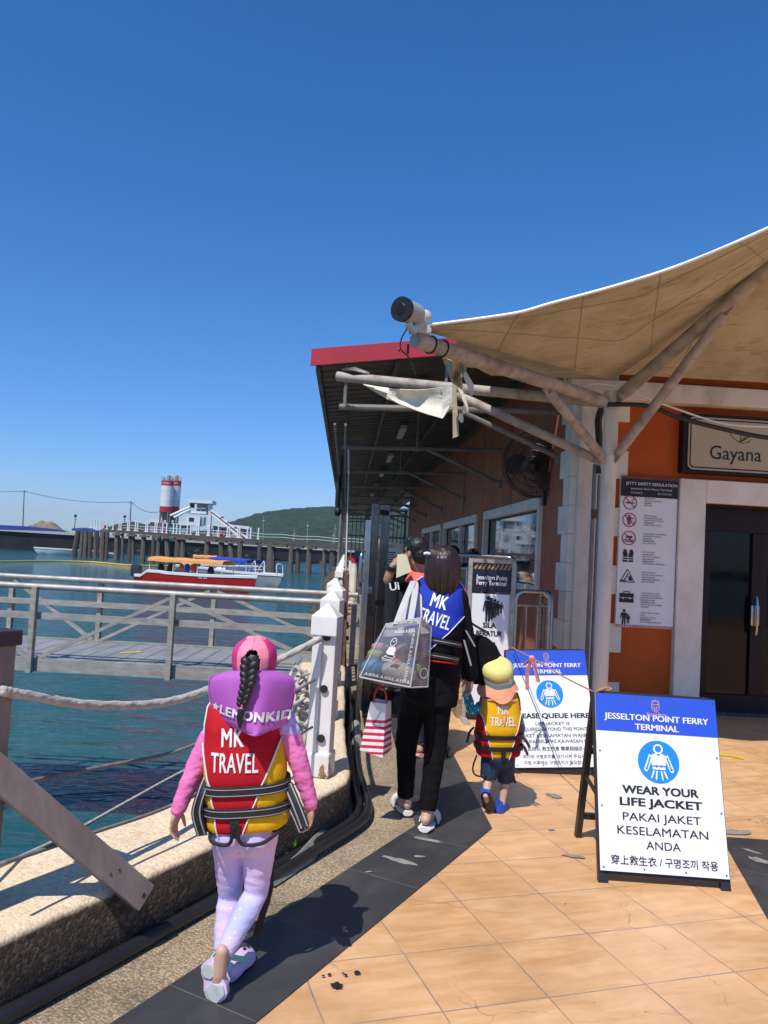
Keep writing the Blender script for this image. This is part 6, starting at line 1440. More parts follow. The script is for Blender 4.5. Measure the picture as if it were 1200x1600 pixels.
for k in range(190):
    a = rnd.uniform(-math.pi-.35, .35); q0 = rnd.uniform(.99, 1.035); dr = rnd.uniform(-.10, .10); zt_ = rnd.uniform(-.17, -.105); P = []
    for q, z, w in ((.30, .116, 0), (.66, .104, .1), (.90, .070, .3), (1.0, .02, .5), (1.02, -.04, .7), (.97, -.09, .9), (.86+rnd.uniform(-.1, .08), zt_, 1.1)):
        P.append(hc+V((-.003+.093*math.cos(a+dr*w)*q*q0, -.018-.012*w+.104*math.sin(a+dr*w)*q*q0*(1 if math.sin(a) < 0 else .62), z)))
    (m0 if k % 3 else m1).tube(smooth_path(P, 3), [.0028]*18+[.0008], 5)
m0.build('hair_strands', 'hair_brown', ho, smooth=2); m1.build('hair_strands', 'hair_brown_light', ho, smooth=2)
mb = MB(); q = wa(667, 865, -.05)
for k in range(3): mb.ell(q+V((-.012+.012*k, -.01, .003*(k % 2))), .0085, n=10, k=6)
mb.build('hair_clip', 'white', ho, smooth=True)
def slide(par, ank, toe, m='white', s=1.0):
    h = V((ank.x, ank.y, .012))-(V((toe.x, toe.y, 0))-V((ank.x, ank.y, 0))).normalized()*.065; t_ = V((toe.x, toe.y, .012)); d = (t_-h); L = d.length*1.05; d.normalize(); n = V((d.y, -d.x, 0)); W2 = [(-.02, .028), (.08, .041), (.3, .042), (.5, .040), (.75, .052), (.92, .042), (1, .02)]
    rr = [[h+d*u*L+n*w*math.cos(a)+V((0, 0, .014*math.sin(a)+.004+.010*(u < .3))) for a in [2*math.pi*k/16 for k in range(16)]] for u, w in W2]
    mb = MB(); mb.rings(rr); o = mb.build('slide_sandal', m, par, smooth=True)
    g_ = [[h+d*u*L+n*.056*math.cos(a)+V((0, 0, .075*math.sin(a)*(1-.25*u)+.005)) for a in [math.pi*k/14 for k in range(15)]] for u in (.48, .58, .70, .80)]; mb = MB(); mb.sheet(g_, .006); mb.build('strap', m, o, smooth=True); return o
mt('slide_white', (.78, .76, .70), .5, .08, 8)
slide(wom, V(wJ['anL']), V(wJ['toeL']), 'slide_white'); slide(wom, V(wJ['anR']), V(wJ['toeR']), 'slide_white')

# clear tote bag
def clear():
    m, t, b = nodes_of('clear_plastic'); v = coord(t)
    gl = N(t, 'BsdfGlossy', Roughness=.12); tr = N(t, 'BsdfTransparent'); tr.inputs[0].default_value = (.70, .73, .76, 1); df = N(t, 'BsdfDiffuse'); df.inputs[0].default_value = (.55, .58, .60, 1)
    m1 = N(t, 'MixShader'); m1.inputs[0].default_value = .10; t.links.new(tr.outputs[0], m1.inputs[1]); t.links.new(gl.outputs[0], m1.inputs[2])
    m2 = N(t, 'MixShader'); t.links.new(ramp(t, noise_(t, v, 7, 4, .6), [(.4, .10), (.7, .26)]), m2.inputs[0]); t.links.new(m1.outputs[0], m2.inputs[1]); t.links.new(df.outputs[0], m2.inputs[2])
    n = N(t, 'Bump', Strength=.6, Distance=.02); t.links.new(noise_(t, v, 9, 3), n.inputs['Height']); t.links.new(n.outputs[0], gl.inputs['Normal'])
    t.links.new(m2.outputs[0], t.nodes['Material Output'].inputs[0]); return m
MT['clear_plastic'] = clear(); mt('tote_trim', (.52, .51, .49), .7, .1)
TY = 4.20
def ta(px, py, dy=0): return at(px, py, y=TY+dy)
tote = thing('tote_bag', ta(615, 1078), 'clear plastic tote bag with pale trim, white print and beach toys inside', 'bag')
FT = [ta(613, 969), ta(655, 966)]; 
FLt, FRt, FRb, FLb = ta(604, 974, -.02), ta(658, 964, -.06), ta(641, 1074, -.06), ta(562, 1058, -.02)
BLt, BRt, BRb, BLb = ta(600, 985, .10), ta(674, 979, .06), ta(668, 1073, .06), ta(560, 1052, .10)
def quadsheet(mb, a, b_, c, d, n=10, bulge=V((0, 0, 0)), th=0):
    g_ = [[(a.lerp(b_, u/n)).lerp(d.lerp(c, u/n), v/n)+bulge*math.sin(math.pi*u/n)*math.sin(math.pi*v/n)+V((0, .006*noise.noise(V((u*.7, v*.7, a.x*9))), 0)) for u in range(n+1)] for v in range(n+1)]; mb.sheet(g_, th); return g_
mb = MB(); gF = quadsheet(mb, FLt, FRt, FRb, FLb, 12, V((0, -.03, 0))); mb.build('front_panel', 'clear_plastic', tote, smooth=True, flip=False)
mb = MB(); quadsheet(mb, BLt, BRt, BRb, BLb, 10, V((0, .03, 0))); mb.build('back_panel', 'clear_plastic', tote, smooth=True, flip=False)
mb = MB(); quadsheet(mb, FRt, BRt, BRb, FRb, 6, V((.015, 0, 0))); mb.build('side_panel', 'clear_plastic', tote, smooth=True, flip=False)
mb = MB(); quadsheet(mb, BLt, FLt, FLb, BLb, 6, V((-.015, 0, 0))); mb.build('side_panel', 'clear_plastic', tote, smooth=True, flip=False)
mb = MB(); quadsheet(mb, FLb, FRb, BRb, BLb, 8, V((0, 0, -.03))); mb.build('base_panel', 'clear_plastic', tote, smooth=True, flip=False)
for a, b_ in ((FLt, FLb), (FRt, FRb), (BRt, BRb), (FLb, FRb), (FRb, BRb)):
    mb = MB(); mb.tube([a, a.lerp(b_, .5)+V((0, -.003, 0)), b_], .0045, 6); mb.build('piping', 'tote_trim', tote, smooth=True)
for a, b_ in ((FLt, FRt), (BLt, BRt), (FRt, BRt)):
    mb = MB(); dn = V((-.05, 0, -1)); mb.prism([a+V((0, -.004, 0)), b_+V((0, -.004, 0)), b_+dn*.035+V((0, -.004, 0)), a+dn*.035+V((0, -.004, 0))], (0, .005, 0)); mb.build('rim_band', 'tote_trim', tote)
for k, (p0, pt, p1) in enumerate(((ta(619, 975, -.04), wa(646, 912, -.07), ta(641, 971, -.05)), (ta(625, 985, .09), wa(650, 914, -.02), ta(655, 985, .08)))):
    P = smooth_path([p0, p0.lerp(pt, .45)+V((-.008, -.02, 0)), pt+V((-.012, -.02, -.01)), pt+V((.004, .05, .012)), pt+V((.012, -.005, -.015)), p1.lerp(pt, .5)+V((.006, -.03, 0)), p1], 5)
    mb = MB(); mb.sheet([[p+V((w, 0, 0)) for p in P] for w in (-.016, .016)], .004); mb.build('handle', 'tote_trim', tote, smooth=True)
# printing on the front panel
fux = (FRt-FLt).normalized(); fuy = (FLt-FLb).normalized(); fO = FLb; fn_ = fux.cross(fuy).normalized()
if fn_.y > 0: fn_ = -fn_
def fp(u, v): return FLb.lerp(FRb, u).lerp(FLt.lerp(FRt, u), v)+V((0, -.03*math.sin(math.pi*u)*math.sin(math.pi*v)-.006, 0))
def on_panel(mb, vs, fs, u0, v0, ang, k):
    out = []
    for a, b_, k_ in vs:
        x, y = a*math.cos(ang)-b_*math.sin(ang), a*math.sin(ang)+b_*math.cos(ang); out.append(fp(u0+x*k/.30, v0+y*k/.40)+LAY*k_)
    mb.add(out, fs)
mb = MB()
vs, fs = text2d('A.SOUL A.SOUL', .024, bold=.02, sub=.006); on_panel(mb, vs, fs, .62, .80, -.03, 1); mb.build('lettering', 'white', tote)
mb = MB(); vs, fs = text2d('A.SOUL A.SOUL A.SOUL', .026, bold=.02, sub=.006); on_panel(mb, vs, fs, .84, .42, -1.571, 1); mb.build('lettering', 'white', tote)
mb = MB(); vs, fs = text2d('A.SOUL A.SOUL A.SOUL', .026, bold=.02, sub=.006); on_panel(mb, vs, fs, .52, .055, -.02, 1); mb.build('lettering', 'white', tote)
mb = MB(); pF = lambda x, y: fp(.40+x/.30, .47+y/.40); ln = []
def pstroke(pts, w):
    for (a, b_), (c, d) in zip(pts, pts[1:]):
        L = math.hypot(c-a, d-b_) or 1e-6; nx, ny = -(d-b_)/L*w/2, (c-a)/L*w/2; mb.add([pF(a-nx, b_-ny), pF(c-nx, d-ny), pF(c+nx, d+ny), pF(a+nx, b_+ny)], [(0, 1, 2, 3)])
pstroke([(.021*math.cos(q*.314)+.0, .075+.026*math.sin(q*.314)) for q in range(21)], .004); pstroke([(-.012, .085), (.0, .075), (.012, .088)], .003); mb.add([pF(x, y) for x, y in ((-.018, .044), (.02, .046), (.032, .025), (.028, -.01), (-.016, -.006), (-.03, .012))], [(0, 1, 2, 3, 4, 5)])
pstroke([(-.02, -.01), (-.042, -.035), (.02, -.04), (.036, -.022), (.03, .0)], .004); pstroke([(-.03, -.02), (.024, -.028)], .004); pstroke([(-.038, -.046), (.03, -.048)], .004); mb.build('figure_print', 'white', tote)
mb = MB(); sp = lambda u, v: FRb.lerp(BRb, u).lerp(FRt.lerp(BRt, u), v)+V((.012, -.012, 0))
for q in range(16):
    a0, a1 = q*.393, (q+1)*.393; mb.add([sp(.55+.26*k*math.cos(a), .22+.085*k*math.sin(a)) for k, a in ((1, a0), (1, a1), (.8, a1), (.8, a0))], [(0, 1, 2, 3)])
mb.build('badge_print', 'white', tote)
# things inside it
mt('toy_blue', (.03, .28, .50), .5, .25, 10); mt('toy_pink', (.85, .30, .34), .5, .1); mt('toy_green', (.36, .50, .06), .5, .15); mt('toy_cream', (.62, .58, .46), .6, .25, 12)
cT = (FLb+FRb+BLb+BRb)/4
mb = MB(); mb.ell(cT+V((-.075, .03, .065)), (.075, .05, .05)); o = mb.build('beach_towel', 'toy_blue', smooth=True); tag(o, 'rolled blue towel in the bottom left of the clear tote', 'towel')
mb = MB(); mb.ell(cT+V((.05, .0, .05)), (.10, .06, .055), Quaternion((0, 1, 0), .2)); o = mb.build('beach_ball', 'toy_cream', smooth=True); tag(o, 'half deflated cream ball at the bottom of the clear tote', 'ball')
mb = MB(); q = cT+V((-.075, .03, .135)); mb.ell(q, (.045, .035, .028)); o = mb.build('sand_mould', 'toy_green', smooth=True); tag(o, 'green sand mould by the left side of the clear tote', 'toy')
mb = MB(); q = cT+V((-.060, .035, .175)); mb.ell(q, (.04, .03, .022)); o = mb.build('sand_mould', 'toy_pink', smooth=True); tag(o, 'pink sand mould lying on the green one in the tote', 'toy')
mb = MB(); q = cT+V((.02, .0, .16)); mb.tube([q+V((-.06, 0, .03)), q, q+V((.06, .0, .045))], .010, 8); mb.tube([q, q+V((.005, 0, -.05))], .012, 8); mb.ell(q+V((.01, 0, -.07)), (.035, .02, .03)); o = mb.build('sand_rake', 'toy_pink', smooth=True); tag(o, 'coral pink toy rake standing in the middle of the tote', 'toy')
mb = MB(); q = cT+V((.115, -.0, .075)); mb.tube([q+V((0, 0, -.03)), q+V((0, 0, .05))], [.026, .018], 12); o = mb.build('toy_bottle', 'toy_blue', smooth=True); tag(o, 'small blue toy bottle at the right of the tote', 'toy')
mb = MB(); q = cT+V((.15, .04, .065)); mb.ell(q, .026); o = mb.build('toy_ball', 'toy_green', smooth=True); tag(o, 'little green ball in the right corner of the tote', 'toy')

# striped paper bag
SY = 4.36
def sa_(px, py, dy=0): return at(px, py, y=SY+dy)
def stripes():
    m, t, b = nodes_of('striped_paper'); tc = t.nodes.new('ShaderNodeTexCoord'); sp_ = N(t, 'SeparateXYZ'); t.links.new(tc.outputs['Object'], sp_.inputs[0])
    w = math_(t, 'FRACT', math_(t, 'MULTIPLY', sp_.outputs[2], 1/.0335)); s_ = math_(t, 'MULTIPLY', math_(t, 'GREATER_THAN', w, .52), math_(t, 'LESS_THAN', sp_.outputs[2], .215)); s_ = math_(t, 'MULTIPLY', s_, math_(t, 'GREATER_THAN', sp_.outputs[2], .02))
    t.links.new(mix(t, s_, (.78, .76, .75), (.62, .02, .07)), b.inputs['Base Color']); b.inputs['Roughness'].default_value = .5; return m
MT['striped_paper'] = stripes()
sb = sa_(583, 1182); pb = thing('paper_bag', sb, 'white paper gift bag with red stripes and red handles hanging under the tote', 'bag')
B4 = [sa_(562, 1172, -.03), sa_(598, 1184, -.04), sa_(612, 1170, .07), sa_(577, 1165, .08)]; T4_ = [sa_(579, 1097, -.02), sa_(603, 1100, -.02), sa_(611, 1095, .05), sa_(588, 1092, .05)]
mb = MB(); rr = []
for k in range(9):
    v_ = k/8; ring = []
    c4_ = [b_.lerp(t_, v_) for b_, t_ in zip(B4, T4_)]
    for i in range(4):
        for j in range(6): ring.append(c4_[i].lerp(c4_[(i+1) % 4], j/6)+V((.003*noise.noise(V((i*3+j*.8, v_*4, 1))), .003*noise.noise(V((i*3+j*.8, v_*4, 5))), 0)))
    rr.append(ring)
mb.rings(rr); mb.build('bag_body', 'striped_paper', pb)
mb = MB()
for k, dy in enumerate((-.01, .05)): mb.tube(smooth_path([sa_(584, 1098, dy), sa_(586, 1084, dy), sa_(592, 1074, dy+.01), sa_(602, 1080, dy), sa_(604, 1098, dy)]), .006, 8)
mb.build('handle', 'red', pb, smooth=True)
mb = MB(); mb.tube([sa_(590, 1076, .0), sa_(600, 1070, .06), wa(625, 1058, .10)], .007, 8); mb.build('carry_loop', 'red', pb, smooth=True)
# black shoulder bag on her right arm
bg_ = thing('shoulder_bag', wa(762, 1045, .25), 'bulging black shoulder bag hanging behind the woman at her right arm', 'bag'); mb = MB(); q = wa(756, 1019, .32)
mb.rings([[q+V((dx+rx*math.cos(a), .05+.10*math.sin(a), z)) for a in [2*math.pi*k/26 for k in range(26)]] for z, rx, dx in ((.095, .035, -.06), (.08, .075, -.045), (.04, .11, -.025), (-.03, .128, -.005), (-.10, .135, .005), (-.17, .125, .0), (-.19, .10, 0))]); fuse(mb, 'bag_body', 'black_cloth', bg_, .007, 5, .006, 8)
mb = MB(); P = smooth_path([q+V((-.06, 0, .09)), wa(735, 975, .1), wa(729, 960, .0), wa(738, 975, .2), q+V((.03, .03, .11))]); mb.sheet([[p+V((0, w, w*.4)) for p in P] for w in (-.015, .015)], .004); mb.build('strap', 'webbing', bg_, smooth=True)

# ---------------------------------------------------------------- the small boy
BY = 4.74
def ba_(px, py, dy=0): return at(px, py, y=BY+dy)
bJ = dict(head=ba_(778, 1058, .02), headup=V((-.10, .10, 1)), shL=ba_(760, 1100, .01), shR=ba_(801, 1102, .02), elL=ba_(737, 1113, .02), wrL=ba_(729, 1082, .05), elR=ba_(813, 1138, .05), wrR=ba_(809, 1160, .14),
          hdL=(V((.15, .1, 1)), V((.9, .3, 0)), .6, V((0, .9, .2))), hdR=(V((-.1, .7, -.7)), V((-.4, .8, 0)), .6, V((-.9, 0, 0))), handscale=.52, headscale=.80,
          hipL=ba_(768, 1184, .01), hipR=ba_(789, 1184, .01), knL=ba_(763, 1214, .0), anL=ba_(759, 1243, -.07), knR=ba_(790, 1216, .05), anR=ba_(785, 1253, .03), toeL=ba_(763, 1262, .03), toeR=V((1.05, 4.90, .02)), footupL=V((0, .5, .8)))
boy = person('person', (.97, 4.75, 0), 'toddler in yellow sun hat and yellow and red life vest holding the woman\'s hand', bJ, 'skin_light', .52, V((.1, 1, -.1)), vox=.004)
mt('navy_shorts', (.012, .03, .085), .75, .2, 12); mt('shoe_blue', (.015, .07, .48), .5, .15); mt('hat_yellow', (.72, .66, .22), .75, .08, 12, bs=.1, bscale=70); mt('coral', (.82, .34, .20), .75, .12, 8, bs=.3, bscale=20, bdist=.01); mt('hat_white', (.75, .72, .78), .7)
def tealpat():
    m, t, b = nodes_of('teal_print'); v = coord(t); vo = N(t, 'TexVoronoi', Scale=38.0); t.links.new(v, vo.inputs['Vector']); t.links.new(ramp(t, vo.outputs['Distance'], [(.2, (.55, .75, .72)), (.28, (.01, .30, .40)), (.6, (.02, .42, .50)), (.62, (.01, .16, .28))]), b.inputs['Base Color']); b.inputs['Roughness'].default_value = .7; return m
MT['teal_print'] = tealpat()
mb = MB(); g = lambda k: V(bJ[k]); hp = (g('hipL')+g('hipR'))/2; mb.ell(hp+V((0, -.01, .01)), (.098, .085, .075))
for S_ in 'LR':
    a, b_ = g('hip'+S_), g('kn'+S_); mb.tube([a, a.lerp(b_, .6), b_+V((0, 0, -.012))], [.062, .056, .049], 16)
fuse(mb, 'shorts', 'navy_shorts', boy, .005, 3, .003, 18)
for S_ in 'LR':
    a, b_, c = g('sh'+S_), g('el'+S_), g('wr'+S_); sleeve(boy, [a, a.lerp(b_, .5), b_, b_.lerp(c, .5), c.lerp(b_, .06)], [.036, .036, .032, .030, .025], 'teal_print', 'sleeve', .004, .001)
bb0 = ba_(778, 1180, .02); bup = (ba_(780, 1075, .02)-bb0); Hb = bup.length; bup.normalize(); bax = V((1, .04, .0)); bax = (bax-bup*bax.dot(bup)).normalized()
bv_ = Vest(bb0, bax, bup.cross(bax), bup, [(0, .125, .10, 0, 0), (.04, .136, .11, 0, 0), (.15, .134, .108, 0, 0), (.25, .122, .10, .002, 0), (.33, .112, .09, .004, 0), (.375, .098, .07, .004, .01), (Hb, .07, .04, .004, .01)],
           [(0, -.052), (.14, -.088), (.24, -.105), (Hb, -.2)], [(0, .042), (.14, .080), (.24, .108), (Hb, .2)])
bv_.straps = [(.06, .024), (.125, .024)]
vo = bv_.build(boy, 'vest_yellow', 'vest_red', None)
for z in (.06, .125): bv_.strap(vo, z, .026, 'black', 0, -1.6, 1.6, None, .009)
bv_.text(vo, 'MK', .052, .066, .004, .262, 'white', .0); bv_.text(vo, 'TRAVEL', .052, .150, .002, .195, 'white', .0)
for sx in (-1, 1):
    mb = MB(); mb.tube([bv_.surf(sx*.98, z, .005) for z in [Hb*(.38+.55*k/12) for k in range(13)]], .007, 8); mb.build('armhole_trim', 'vest_red', vo, smooth=True)
mb = MB(); mb.sheet([[bv_.over(.004+.012*w, z, .012) for w in (-1, 1)] for z in (-.0, .03, .055)], .003); mb.tube(smooth_path([bv_.over(.004, .0, .01), bb0+V((.0, -.06, -.05)), bb0+V((-.02, .02, -.08))]), .006, 8); mb.build('crotch_strap', 'webbing', vo, smooth=True)
mb = MB(); mb.tube(smooth_path([bv_.over(-.01, .262, .012), bv_.over(-.004, .225, .014), bv_.over(.006, .215, .014), bv_.over(.014, .25, .013), bv_.over(.012, .29, .012)]), .0025, 6); mb.build('hat_cord', 'coral', vo)
def brib(pts, w, wd): 
    P = smooth_path(pts, 5); mb = MB(); mb.sheet([[p-V(wd)*w/2, p+V(wd)*w/2] for p in P], .003); mb.build('strap_end', 'webbing', vo, smooth=True)
brib([ba_(810, 1146, -.02), ba_(820, 1155, -.04), ba_(828, 1168, -.05)], .022, (.5, .2, .6)); brib([ba_(810, 1160, -.01), ba_(818, 1166, -.04), ba_(825, 1180, -.05)], .022, (.5, .2, .6)); brib([ba_(741, 1136, -.02), ba_(734, 1144, -.05), ba_(730, 1160, -.05)], .022, (.6, .2, -.3)); brib([ba_(793, 1182, .02), ba_(800, 1204, .0), ba_(805, 1224, .02)], .014, (1, .2, .3))
mb = MB(); mb.tube(smooth_path([ba_(745, 1180, .0), ba_(739, 1198, .0), ba_(741, 1209, -.02), ba_(750, 1213, -.05), ba_(760, 1210, -.05)]), .005, 8); mb.build('leg_loop', 'webbing', vo, smooth=True)
# hat with neck flap
hc = V(bJ['head']); hu = V((-.20, -.50, 1)).normalized(); hx = V((1, 0, .16)).normalized(); hy = hu.cross(hx).normalized(); hq = Matrix((hx, hy, hu)).transposed()
mb = MB(); mb.ell(hc+hq@V((0, -.01, .01)), (.068, .08, .078)); fuse(mb, 'hair', 'hair_black', boy, .005, 2)
def ring3(z, rx, ry, n=40, wob=0): return [hc+hq@V((1.08*rx*math.cos(a)*(1+.012*math.sin(a*6)), 1.08*ry*math.sin(a)*(1+.012*math.sin(a*6)), z*1.05)) for a in [2*math.pi*k/n for k in range(n)]]
mb = MB(); mb.rings([ring3(.03, .086, .098), ring3(.05, .088, .100), ring3(.075, .084, .096), ring3(.092, .070, .082), ring3(.101, .05, .06), ring3(.104, .02, .025), ring3(.104, .003, .003)]); hat = mb.build('sun_hat', 'hat_yellow', boy, smooth=2)
mb = MB(); mb.rings([ring3(.012, .088, .100), ring3(.031, .089, .101)], cap=False); mb.build('hat_band', 'hat_white', hat, smooth=True)
mb = MB(); mb.rings([ring3(-.012, .088, .100), ring3(.012, .0885, .1005)], cap=False); mb.build('lower_band', 'mint', hat, smooth=True)
g_ = []
for i in range(9):
    k = i/8; row = []
    for j in range(31):
        a = math.pi+R(-25)+R(230)*j/30; q = hc+hq@V(((.091+.030*k)*math.cos(a), (.102+.020*k)*math.sin(a), -.008)); row.append(q+V((0, -.01*k, -.078*k*(.8+.2*math.sin(j*.5)))) +V((.004*math.sin(j*.9+k*4)*k, .006*math.sin(j*.7)*k, 0)))
    g_.append(row)
mb = MB(); mb.sheet(g_, .003); mb.build('neck_flap', 'coral', hat, smooth=True)
mb = MB(); nk = ba_(780, 1086, .02); mb.tube([nk+V((.100*math.cos(a), .085*math.sin(a)-.015, .010*math.sin(a*3)-.012)) for a in [2*math.pi*k/24 for k in range(25)]], .011, 10); mb.build('flap_fold', 'coral', hat, smooth=True)
def shoe(par, heel, toe, up):
    h, t_ = V(heel), V(toe); d = (t_-h); L = d.length; d.normalize(); up = V(up); up = (up-d*up.dot(d)).normalized(); n = d.cross(up); P = lambda u, w, z: h+d*u*L+n*w+up*z
    W2 = [(-.04, .012, .055), (.05, .028, .075), (.25, .030, .070), (.5, .032, .050), (.75, .036, .042), (.95, .024, .03), (1.02, .01, .018)]
    mb = MB(); mb.rings([[P(u, w*math.cos(a), .006+(tp_-.006)*max(0, math.sin(a))**.7 if math.sin(a) > 0 else .004) for a in [2*math.pi*k/16 for k in range(16)]] for u, w, tp_ in W2]); o = mb.build('shoe', 'shoe_blue', par, smooth=True)
    mb = MB(); mb.rings([[P(u, w*1.06*math.cos(a), .004+.007*math.sin(a)) for a in [2*math.pi*k/16 for k in range(16)]] for u, w, tp_ in W2]); mb.build('sole', 'black_rubber', o, smooth=True)
    mb = MB(); mb.sheet([[P(-.03, w, z) for w in (-.007, .007)] for z in (.06, .098)], .004); mb.build('pull_tab', 'shoe_blue', o)
shoe(boy, ba_(758, 1240, -.09), ba_(767, 1268, -.035), V((.05, .8, .6))); shoe(boy, V((.985, 4.72, .0)), V((1.055, 4.855, .0)), V((0, 0, 1)))

# ---------------------------------------------------------------- man with the paper
MY = 5.95
def ma(px, py, dy=0): return at(px, py, y=MY+dy)
mJ = dict(head=ma(649, 863, 0), headup=V((.0, .05, 1)), shL=ma(640, 912, .06), shR=ma(690, 914, .0), elL=ma(606, 906, -.02), wrL=ma(613, 884, -.06), elR=ma(704, 965, .05), wrR=ma(698, 1000, .2), hdL=(V((.62, -.1, .75)), V((.3, .3, .9)), .3, V((.6, .3, -.7))), hdR=(V((-.1, .6, -.7)), V((-.6, .5, 0)), .5, V((-.8, 0, 0))), handscale=.80, headscale=.98,
          hipL=ma(654, 1030, .03), hipR=ma(681, 1030, 0), knL=ma(652, 1105, .06), anL=ma(652, 1166, .0), knR=ma(684, 1105, .0), anR=ma(687, 1172, -.05), toeL=V((.55, 6.1, .03)), toeR=V((.86, 6.05, .03)))
man_ = person('person', (.72, 5.95, 0), 'man in black shirt and red collared vest shading his eyes with a paper', mJ, 'skin_mid', .94, V((-.72, .70, .02)), vox=.006)
mb = MB(); g = lambda k: V(mJ[k]); hc = g('head')
f_ = V((-.72, .70, .02)).normalized(); r_ = f_.cross(V((0, 0, 1)))
mb.ell(hc-f_*.02+V((0, 0, .042)), (.088, .090, .085)); mb.ell(hc-f_*.055+V((0, 0, -.015)), (.070, .070, .072)); mb.ell(hc+f_*.03+V((0, 0, .075)), (.068, .068, .048)); fuse(mb, 'hair', 'hair_black', man_, .006, 2, .004, 40)
mb = MB(); rr = []
for px, py, rx, ry in ((668, 1035, .165, .13), (667, 985, .165, .13), (665, 945, .175, .135), (664, 918, .175, .12), (662, 903, .11, .09)):
    c = ma(px, py, .03); rr.append([c+V((rx*math.cos(a), ry*math.sin(a), 0)) for a in [2*math.pi*k/24 for k in range(24)]])
mb.rings(rr); fuse(mb, 'shirt', 'black_cloth', man_, .007, 3, .004, 10)
a, b_ = g('shL'), g('elL'); sleeve(man_, [a+V((.02, 0, 0)), a.lerp(b_, .35), a.lerp(b_, .70)], [.075, .066, .062], 'black_cloth', 'sleeve', .006, .003)
a, b_, c = g('shR'), g('elR'), g('wrR'); sleeve(man_, [a, a.lerp(b_, .4), a.lerp(b_, .7)], [.072, .064, .06], 'black_cloth', 'sleeve', .006, .003)
mt('vest_slate', (.10, .12, .22), .6, .15, 8)
mb = MB(); rr = []
for px, py, rx, ry in ((667, 1010, .172, .145), (666, 950, .178, .15), (665, 920, .165, .135), (663, 900, .12, .10)):
    c = ma(px, py, .03); rr.append([c+V((rx*math.cos(a), ry*math.sin(a), 0)) for a in [2*math.pi*k/28 for k in range(28)]])
mb.rings(rr); vv = mb.build('life_vest', 'vest_slate', man_, smooth=True)
mb = MB(); nk = ma(658, 898, .0); mb.rings([[nk+V((rx*math.cos(a), ry*math.sin(a), z+.02*math.sin(a))) for a in [2*math.pi*k/24 for k in range(24)]] for z, rx, ry in ((-.05, .13, .11), (-.01, .105, .09), (.035, .075, .07), (.03, .065, .06))], cap=False); mb.build('collar', 'coral_trim', vv, smooth=True)
mb = MB(); q = ma(617, 918, -.10)
put_text(mb, 'Ui', .085, ma(617, 922, -.085), V((.95, -.2, .2)), V((-.2, 0, .95)), bold=.02); mb.build('sleeve_print', 'white', man_)
mb = MB(); hp = (g('hipL')+g('hipR'))/2; mb.ell(hp+V((0, 0, .03)), (.165, .13, .15))
for S_ in 'LR':
    a, b_, c = g('hip'+S_), g('kn'+S_), g('an'+S_); mb.tube([a, a.lerp(b_, .5), b_, c.lerp(b_, .08)], [.10, .085, .07, .055], 16)
mt('navy_trousers', (.016, .019, .032), .8, .2, 15); fuse(mb, 'trousers', 'navy_trousers', man_, .007, 3, .005, 9)
mb = MB(); w_ = g('wrL'); d_ = (g('wrL')-g('elL')).normalized(); mb.tube([w_-d_*.035, w_-d_*.005], .038, 14); mb.build('wristwatch', 'black', man_, smooth=True)
mt('flip_pink', (.70, .32, .30), .6); mt('flip_brown', (.10, .05, .035), .6)
slide(man_, g('anL'), g('toeL') if 0 else V(mJ['toeL']), 'flip_pink'); slide(man_, g('anR'), V(mJ['toeR']), 'flip_brown')
mt('paper_cream', (.80, .76, .50), .6, .05)
hw = g('wrL'); p0 = ma(627, 872, -.06); mb = MB(); n_p = V((-.55, -.8, .1)).normalized(); ux_, uy_ = V((.82, -.5, -.15)).normalized(), V((.05, .1, 1)).normalized()
mb.prism([ma(621, 866, -.15), ma(635, 867, -.13), ma(643, 893, -.12), ma(619, 903, -.16)], (.002, .004, 0)); tag(mb.build('folded_paper', 'paper_cream'), 'pale yellow paper held up to the man\'s forehead', 'paper')

# ---------------------------------------------------------------- man in the gate shade
HY = 8.75
def ha(px, py, dy=0): return at(px, py, y=HY+dy)
hJ = dict(head=ha(594, 856, 0), headup=V((0, 0, 1)), shL=ha(583, 892, 0), shR=ha(612, 893, .1), elL=ha(574, 918, -.05), wrL=ha(566, 889, -.5), elR=ha(618, 925, .1), wrR=ha(606, 945, -.05), hdL=(V((-.1, -.5, .8)), V((.6, -.3, .2)), .9, V((.8, .5, 0))), hdR=(V((-.5, -.3, -.6)), V((-.3, .8, 0)), .6, V((-.5, .5, 0))), handscale=.95,
          hipL=ha(588, 968, 0), hipR=ha(605, 968, .05), knL=ha(588, 1024, -.02), anL=ha(588, 1070, .02), knR=ha(607, 1024, 0), anR=ha(609, 1072, .03), toeL=V((.26, 8.5, .03)), toeR=V((.52, 8.55, .03)))
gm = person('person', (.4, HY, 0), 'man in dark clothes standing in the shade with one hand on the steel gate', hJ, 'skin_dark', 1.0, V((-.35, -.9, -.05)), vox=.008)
g = lambda k: V(hJ[k]); mb = MB(); mb.ell(g('head')+V((.01, .02, .04)), (.083, .095, .078)); fuse(mb, 'hair', 'hair_black', gm, .008, 2)
mb = MB(); rr = []
for px, py, rx, ry in ((597, 972, .19, .14), (597, 940, .185, .14), (597, 905, .20, .14), (597, 888, .18, .11), (596, 880, .08, .07)):
    c = ha(px, py, .03); rr.append([c+V((rx*math.cos(a), ry*math.sin(a), 0)) for a in [2*math.pi*k/20 for k in range(20)]])
mb.rings(rr); mb.tube([g('shL'), g('elL').lerp(g('shL'), .25)], [.075, .065], 12, dome=True); mb.tube([g('shR'), g('elR').lerp(g('shR'), .25)], [.075, .065], 12, dome=True); mt('dark_tee', (.016, .022, .035), .85, .2); fuse(mb, 'shirt', 'dark_tee', gm, .008, 3, .004, 10)
mb = MB(); hp = (g('hipL')+g('hipR'))/2; mb.ell(hp+V((0, 0, .02)), (.18, .13, .14))
